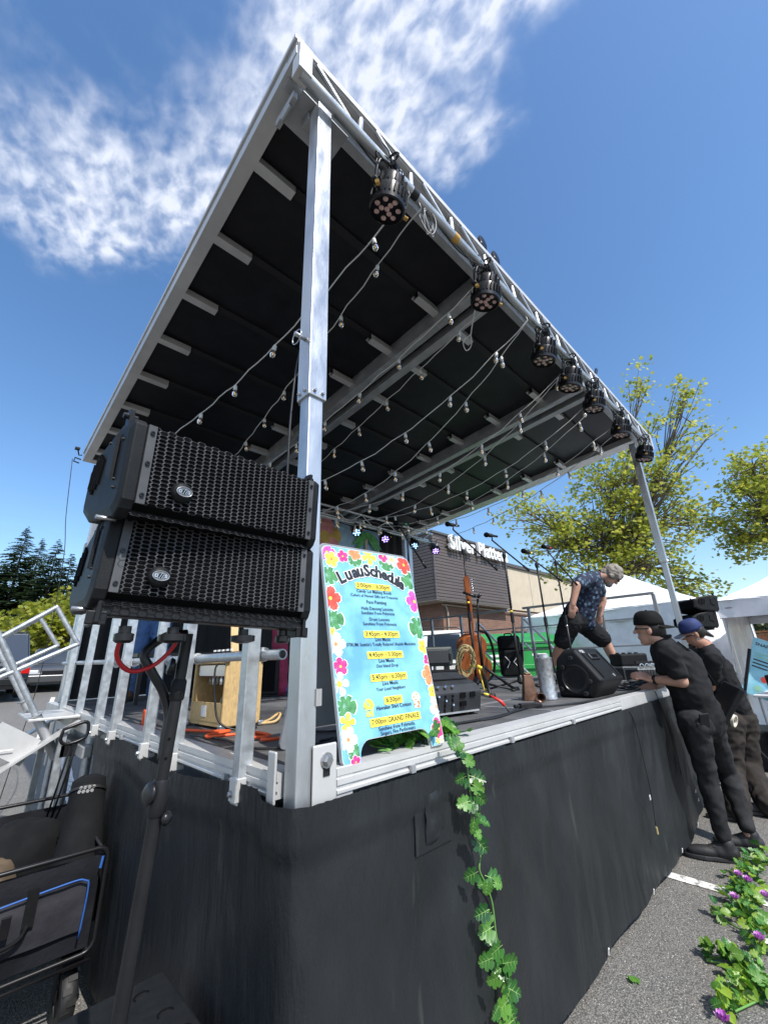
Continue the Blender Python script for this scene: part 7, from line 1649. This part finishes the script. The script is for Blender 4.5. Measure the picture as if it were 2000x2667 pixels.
blob('jeans', [('c', pel+V((0, 0, .05)), .132, pel-V((0, 0, .02)), .135), ('c', hipL, .105, hipR, .105)]+limb(hipL, .098, kL, .064, kL.lerp(aL, .35), .062, aL+V((0, 0, .045)), .047)+limb(hipR, .098, kR, .064, kR.lerp(aR, .35), .062, aR+V((0, 0, .045)), .047)+[('c', hipL+_r*.02, .1, hipR+_r*.03, .1)], .009, 'jeans_black', m1, 5, (.011, 5.5, (1.2, 1.2, 1.7)), 7)
shoe('shoe', (3.262, -.262), (3.155, .022), 0, 'shoe_black', m1); shoe('shoe', (3.555, -.36), (3.46, -.08), 0, 'shoe_black', m1)
cap_hat(hc, fw1, up1, 'cap_black', -1, 'cap_black', m1, 1.0, True)
MB().tube([hc+r_*-.078+u_*.012+f_*.085, hc-r_*.082+u_*.014-f_*.01], .004, 5).build('glasses_arm', 'black_smooth', m1)
wv_ = (wr-el).normalized(); q = el.lerp(wr, .9); MB(Matrix.Translation(q) @ frame(wv_).to_4x4()).lathe([(.031, -.011), (.035, -.009), (.035, .009), (.031, .011)], 18).build('wrist_watch', 'black_smooth', m1, smooth=True)
q = px(1838, 1905, 2.83); PK = frame(-_f).to_4x4(); PK.translation = q
pk = MB(Matrix.Translation(q) @ rotm(_r, _f, _u).to_4x4() @ Matrix.Rotation(-.12, 4, 'Y')); pk.box((0, .028, -.01), (.085, .02, .12)); pk.build('jeans_pocket', 'jeans_black', m1, bevel=.012, seg=3)
tag(MB(Matrix.Translation(px(1838, 1880, 2.84)) @ rotm(_r, _f, _u).to_4x4() @ Matrix.Rotation(-.12, 4, 'Y')).box((0, .012, 0), (.07, .012, .1)).build('phone', 'black_smooth', bevel=.006), 'black phone sticking out of the leaning man\'s back pocket', 'phone')
tb_ = thing('tablet_pouch', 'dark tablet pouch hanging at the hip between the two men', 'pouch', tuple(px(1885, 1835, 3.1)))
TBm = Matrix.Translation(px(1888, 1832, 3.1)) @ rotm(_r, _f, _u).to_4x4() @ Matrix.Rotation(radians(28), 4, 'Y')
MB(TBm).box((0, 0, 0), (.045, .16, .30)).build('pouch_body', 'black_plastic', tb_, bevel=.01); MB(TBm).box((-.024, -.0, .0), (.004, .13, .26)).build('screen', 'black_smooth', tb_)
MB().tube(smoothpath([px(1868, 1790, 3.1), px(1840, 1750, 3.08), px(1800, 1700, 3.06), px(1765, 1672, 3.06)], 4), .006, 6).build('shoulder_strap', 'black_fabric', tb_, smooth=True)
rg_ = MB(Matrix.Translation(px(1912, 1878, 3.2)) @ rotm(_r, _f, _u).to_4x4() @ Matrix.Rotation(radians(35), 4, 'Y') @ Matrix.Rotation(radians(70), 4, 'X') @ Matrix.Rotation(radians(25), 4, 'Y')); rg_.lathe([(.036, -.009), (.045, -.009), (.045, .009), (.036, .009), (.036, -.009)], 26, cap=False)
tag(rg_.build('tape_ring', 'cream', auto=40), 'cream tape roll ring hanging at the hip between the two men', 'tape roll')

# --- man in navy cap
m2 = thing('person', 'man in navy cap, black t-shirt and dark cargo trousers behind the capped man', 'person', (4.3, -.2, 0))
h2 = px(1806, 1650, 3.98); fw2 = (-_r*.75+_f*.45-V((0, 0, .42))); up2 = V((-.3, .1, 1)); n2 = px(1838, 1682, 3.95)
sN2, sF2 = px(1856, 1716, 3.82), px(1815, 1700, 4.2); e2_, w2_ = px(1850, 1790, 3.9), px(1790, 1785, 4.15); e3_, w3_ = px(1800, 1770, 4.25), px(1765, 1775, 4.25)
pl2 = px(1915, 1866, 3.9); hL2, hR2 = px(1898, 1880, 3.82), px(1935, 1872, 3.98); ws2, ch2 = px(1893, 1810, 3.92), px(1862, 1745, 3.98)
kL2, aL2 = px(1905, 2010, 3.72), V((4.15, -.16, .1)); kR2, aR2 = px(1950, 2000, 3.86), V((4.42, -.33, .1))
body = head_prims(h2, fw2, up2, .97)+[('c', h2-V((0, 0, .06)), .055, n2, .062), ('c', n2, .062, ch2, .1), ('c', ch2, .12, ws2, .115), ('c', ws2, .115, pl2, .12), ('c', sN2, .05, sF2, .05), ('c', n2, .05, sN2, .05), ('c', n2, .05, sF2, .05)]
body += limb(sN2, .05, e2_, .042, w2_, .028)+limb(sF2, .05, e3_, .042, w3_, .028)+hand_prims(w2_, -_r, _u, 1, 1, .6)+hand_prims(w3_, -_r, _u, -1, 1, .6)+limb(hL2, .075, kL2, .05, aL2, .036)+limb(hR2, .075, kR2, .05, aR2, .036)+[('c', hL2, .08, hR2, .08)]
blob('body', body, .0085, 'skin_tan', m2, 4); face_bits(m2, h2, fw2, up2, .97)
r_, f_, u_ = basis(fw2, up2)
blob('hair', [('e', h2-f_*.035+u_*.015, (.078, .07, .08), rotm(r_, f_, u_)), ('c', h2-f_*.085-u_*.02, .03, h2-f_*.13-u_*.075, .012)], .008, 'hair_black', m2, 3)
blob('beard', [('e', h2-u_*.098+f_*.062, (.034, .034, .032), rotm(r_, f_, u_))], .008, 'hair_black', m2, 2)
blob('t_shirt', [('c', n2-V((0, 0, .03)), .076, ch2, .14), ('c', ch2, .148, ws2, .138), ('c', ws2, .138, pl2+V((0, 0, .06)), .142), ('c', sN2, .078, sF2, .078), ('c', n2-V((0, 0, .03)), .07, sN2, .074), ('c', sN2, .076, sN2.lerp(e2_, .65), .07), ('c', sF2, .076, sF2.lerp(e3_, .65), .07)], .0105, 'tee_black', m2, 4, (.014, 6, (1.3, 1.3, 1.8)), 13)
blob('cargo_trousers', [('c', pl2+V((0, 0, .05)), .135, pl2-V((0, 0, .02)), .14), ('c', hL2, .115, hR2, .115)]+limb(hL2, .112, kL2, .092, aL2+V((0, 0, -.02)), .085)+limb(hR2, .112, kR2, .094, aR2+V((0, 0, -.02)), .09), .011, 'cargo', m2, 3, (.02, 5.5, (1.2, 1.2, 1.6)), 17)
shoe('shoe', (4.17, -.2), (4.08, .06), 0, 'shoe_black', m2); shoe('shoe', (4.45, -.37), (4.36, -.1), 0, 'shoe_black', m2)
cap_hat(h2, fw2, up2, 'cap_navy', 1, 'cap_grey', m2, .98)
MB(Matrix.Translation(h2-r_*.083-u_*.04) @ frame(V(r_)).to_4x4()).lathe([(.007, -.003), (.013, -.003), (.013, .003), (.007, .003), (.007, -.003)], 14, cap=False).build('ear_ring', 'chrome', m2)
MB().tube([h2+f_*.092-r_*.045+u_*.014, h2-r_*.08+u_*.012+f_*.06, h2-r_*.082+u_*.01], .006, 5).build('sunglasses', 'black_smooth', m2, smooth=True)

# --- man bending over on the stage
D3 = 4.85
m3 = thing('person', 'grey haired man in blue patterned shirt and black shorts bending over on the stage', 'person', (4.6, .95, DZ))
h3 = px(1592, 1498, 4.8); fw3 = (_r*.55-_u*.75-_f*.2); up3 = _r*.75+_u*.62; n3 = px(1556, 1503, 4.84)
sN3, sF3 = px(1523, 1512, 4.68), px(1548, 1506, 5.02); e3, w3 = px(1502, 1524, 4.55), px(1491, 1574, 4.5); e4, w4 = px(1570, 1565, 5.0), px(1560, 1605, 4.95)
p3 = px(1500, 1612, 4.85); hL3, hR3 = px(1487, 1618, 4.78), px(1516, 1620, 4.92); w3c, c3 = px(1520, 1572, 4.86), px(1536, 1525, 4.85)
kL3, aL3 = px(1462, 1678, 4.8), V(px(1432, 1745, 4.95)); kR3, aR3 = px(1576, 1672, 4.85), px(1612, 1743, 4.8)
aL3.z = max(aL3.z, DZ+.1); aR3.z = DZ+.1
body = head_prims(h3, fw3, up3, 1.0)+[('c', h3-fw3.normalized()*.03-up3.normalized()*.05, .058, n3, .065), ('c', n3, .065, c3, .12), ('c', c3, .13, w3c, .125), ('c', w3c, .125, p3, .13), ('c', sN3, .055, sF3, .055), ('c', n3, .05, sN3, .055)]
body += limb(sN3, .055, e3, .047, w3, .032)+limb(sF3, .055, e4, .045, w4, .032)+hand_prims(w3, -_u*.95-_r*.1-_f*.1, -_f, -1, 1.05, .5)+hand_prims(w4, -_u, -_f, 1, 1.05, .5)
body += limb(hL3, .09, kL3, .058, kL3.lerp(aL3, .35), .056, aL3, .038)+limb(hR3, .09, kR3, .058, kR3.lerp(aR3, .35), .056, aR3, .038)+[('c', hL3, .09, hR3, .09)]
blob('body', body, .0095, 'skin', m3, 4); face_bits(m3, h3, fw3, up3)
r_, f_, u_ = basis(fw3, up3)
blob('hair', [('e', h3+u_*.03-f_*.02, (.092, .1, .098), rotm(r_, f_, u_)), ('e', h3+u_*.05+f_*.05, (.075, .05, .06), rotm(r_, f_, u_)), ('c', h3-f_*.075-u_*.045, .045, h3-f_*.06, .055), ('c', h3+f_*.06+u_*.07-r_*.05, .03, h3+f_*.1+u_*.03-r_*.04, .02)]+[('e', h3-f_*.01+u_*.025+(r_*cos(a*2.4)+f_*sin(a*2.4)).normalized()*(.085*cos(a*.23-.6))+u_*(.095*sin(a*.23-.6)), (.026+.008*sin(a*7), .024, .03)) for a in range(15)], .009, 'hair_grey', m3, 2, (.010, 17, (1, 1, 1)), 5)
blob('beard', [('e', h3-u_*.09+f_*.06, (.045, .04, .04), rotm(r_, f_, u_))], .009, 'beard_grey', m3, 2, (.006, 40, (1, 1, 1)), 6)
blob('patterned_shirt', [('c', n3-V((0, 0, .02)), .08, c3, .15), ('c', c3, .155, w3c, .155), ('c', w3c, .152, p3+V((0, 0, .05))+_r*.05, .155), ('c', sN3, .082, sF3, .08), ('c', sN3, .08, sN3.lerp(e3, .75), .075), ('c', sF3, .08, sF3.lerp(e4, .6), .075), ('c', p3+V((0, 0, .06))+_r*.03, .15, p3+_r*.12-V((0, 0, .03)), .1), ('c', n3, .07, sN3, .078)], .0115, 'aloha_shirt', m3, 5, (.012, 8, (1, 1, 1.4)), 23)
blob('shorts', [('c', p3+V((0, 0, .04)), .145, p3, .15), ('c', hL3, .12, hR3, .12), ('c', hL3, .125, hL3.lerp(kL3, .85), .10), ('c', hR3, .125, hR3.lerp(kR3, .82), .105)], .011, 'tee_black', m3, 4, (.010, 9, (1, 1, 2)), 27)
shoe('shoe', (aL3.x+.05, aL3.y+.02), (aL3.x-.12, aL3.y-.2), DZ, 'shoe_black', m3); shoe('shoe', (aR3.x-.06, aR3.y+.04), (aR3.x+.14, aR3.y-.18), DZ, 'shoe_black', m3)

# --- two people at the back of the stage, only their legs show below the speakers
def stander(label, x, y, rz, pants, shirt, shoem, skin='skin', hair='hair_black', hgt=1.66):
    o = thing('person', label, 'person', (x, y, DZ), None, rz); T = at(x, y, DZ, rz); k = hgt/1.72
    J = lambda a, b, c_: T @ V((a*k, b*k, c_*k))
    hd = J(0, 0, 1.58); fw = T.to_3x3() @ V((0, 1, -.15)); up = V((0, 0, 1))
    body = head_prims(hd, fw, up, .95)+[('c', J(0, -.01, 1.5), .055, J(0, 0, 1.42), .06), ('c', J(0, 0, 1.4), .09, J(0, 0, 1.2), .12), ('c', J(0, 0, 1.2), .12, J(0, 0, .95), .12), ('c', J(-.16, 0, 1.38), .05, J(.16, 0, 1.38), .05)]
    for s_ in (-1, 1):
        body += limb(J(s_*.18, 0, 1.38), .048, J(s_*.23, -.02, 1.1), .04, J(s_*.2, .14, .93), .028)+hand_prims(J(s_*.2, .14, .93), T.to_3x3() @ V((0, .7, -.6)), T.to_3x3() @ V((s_*.8, 0, .5)), s_, .95, .5)
        body += limb(J(s_*.09, 0, .9), .075, J(s_*.1, .02, .5), .05, J(s_*.1, 0, .1), .036)
    blob('body', body, .0125, skin, o, 3); face_bits(o, hd, fw, up)
    r_, f_, u_ = basis(fw, up); blob('hair', [('e', hd-f_*.03+u_*.03, (.085, .085, .095), rotm(r_, f_, u_))], .011, hair, o, 2)
    blob('shirt', [('c', J(0, 0, 1.39), .1, J(0, 0, 1.2), .138), ('c', J(0, 0, 1.2), .138, J(0, 0, .92), .145), ('c', J(-.16, 0, 1.37), .07, J(.16, 0, 1.37), .07)]+[('c', J(s_*.17, 0, 1.37), .07, J(s_*.21, -.01, 1.18), .065) for s_ in (-1, 1)], .013, shirt, o, 4, (.008, 9, (1, 1, 2)), x)
    blob('trousers', [('c', J(0, 0, .96), .13, J(0, 0, .9), .135)]+[q for s_ in (-1, 1) for q in limb(J(s_*.08, 0, .9), .105, J(s_*.1, .02, .5), .078, J(s_*.1, 0, .07), .07)], .012, pants, o, 3, (.009, 11, (1, 1, 1.6)), x+4)
    for s_ in (-1, 1):
        a, b = J(s_*.1, -.07, 0), J(s_*.12, .19, 0); shoe('shoe', (a.x, a.y), (b.x, b.y), DZ, shoem, o)
    return o
stander('person in blue jeans and brown shoes standing behind the guard rail at the back', .62, 3.68, radians(160), 'jeans_blue', 'shirt_grey', 'shoe_brown')
stander('person in maroon trousers and blue shoes mostly hidden behind the front left post', 1.55, 2.72, radians(60), 'maroon', 'maroon', 'shoe_blue')
# hanging cable with white tag on the skirt
cable('skirt_cable', [tuple(onplane_y(1636, 1850, -.03)), tuple(onplane_y(1652, 1880, -.035)), tuple(onplane_y(1670, 1950, -.04)), tuple(onplane_y(1688, 2030, -.045)), tuple(onplane_y(1700, 2090, -.045)), tuple(onplane_y(1708, 2150, -.045))], .0035, 'cable_black', 'thin black cable hanging down the front of the skirt')
q = onplane_y(1693, 2078, -.047); tag(MB(at(*q, .2)).box((0, 0, 0), (.03, .004, .022)).build('cable_tag', 'white_plastic'), 'small white tag on the cable hanging down the skirt', 'tag')
q = onplane_y(1709, 2155, -.047); tag(MB().tube([q, q-V((0, 0, .035))], .006, 8).build('cable_plug', 'cable_tan'), 'tan plug at the lower end of the cable hanging on the skirt', 'plug')
cable('skirt_cable', [tuple(onplane_y(1705, 1800, -.03)), tuple(onplane_y(1718, 1830, -.04)), tuple(onplane_y(1733, 1870, -.045)), tuple(onplane_y(1755, 1940, -.05)), tuple(onplane_y(1775, 2020, -.05))], .0035, 'cable_black', 'second black cable hanging on the skirt beside the leaning man')
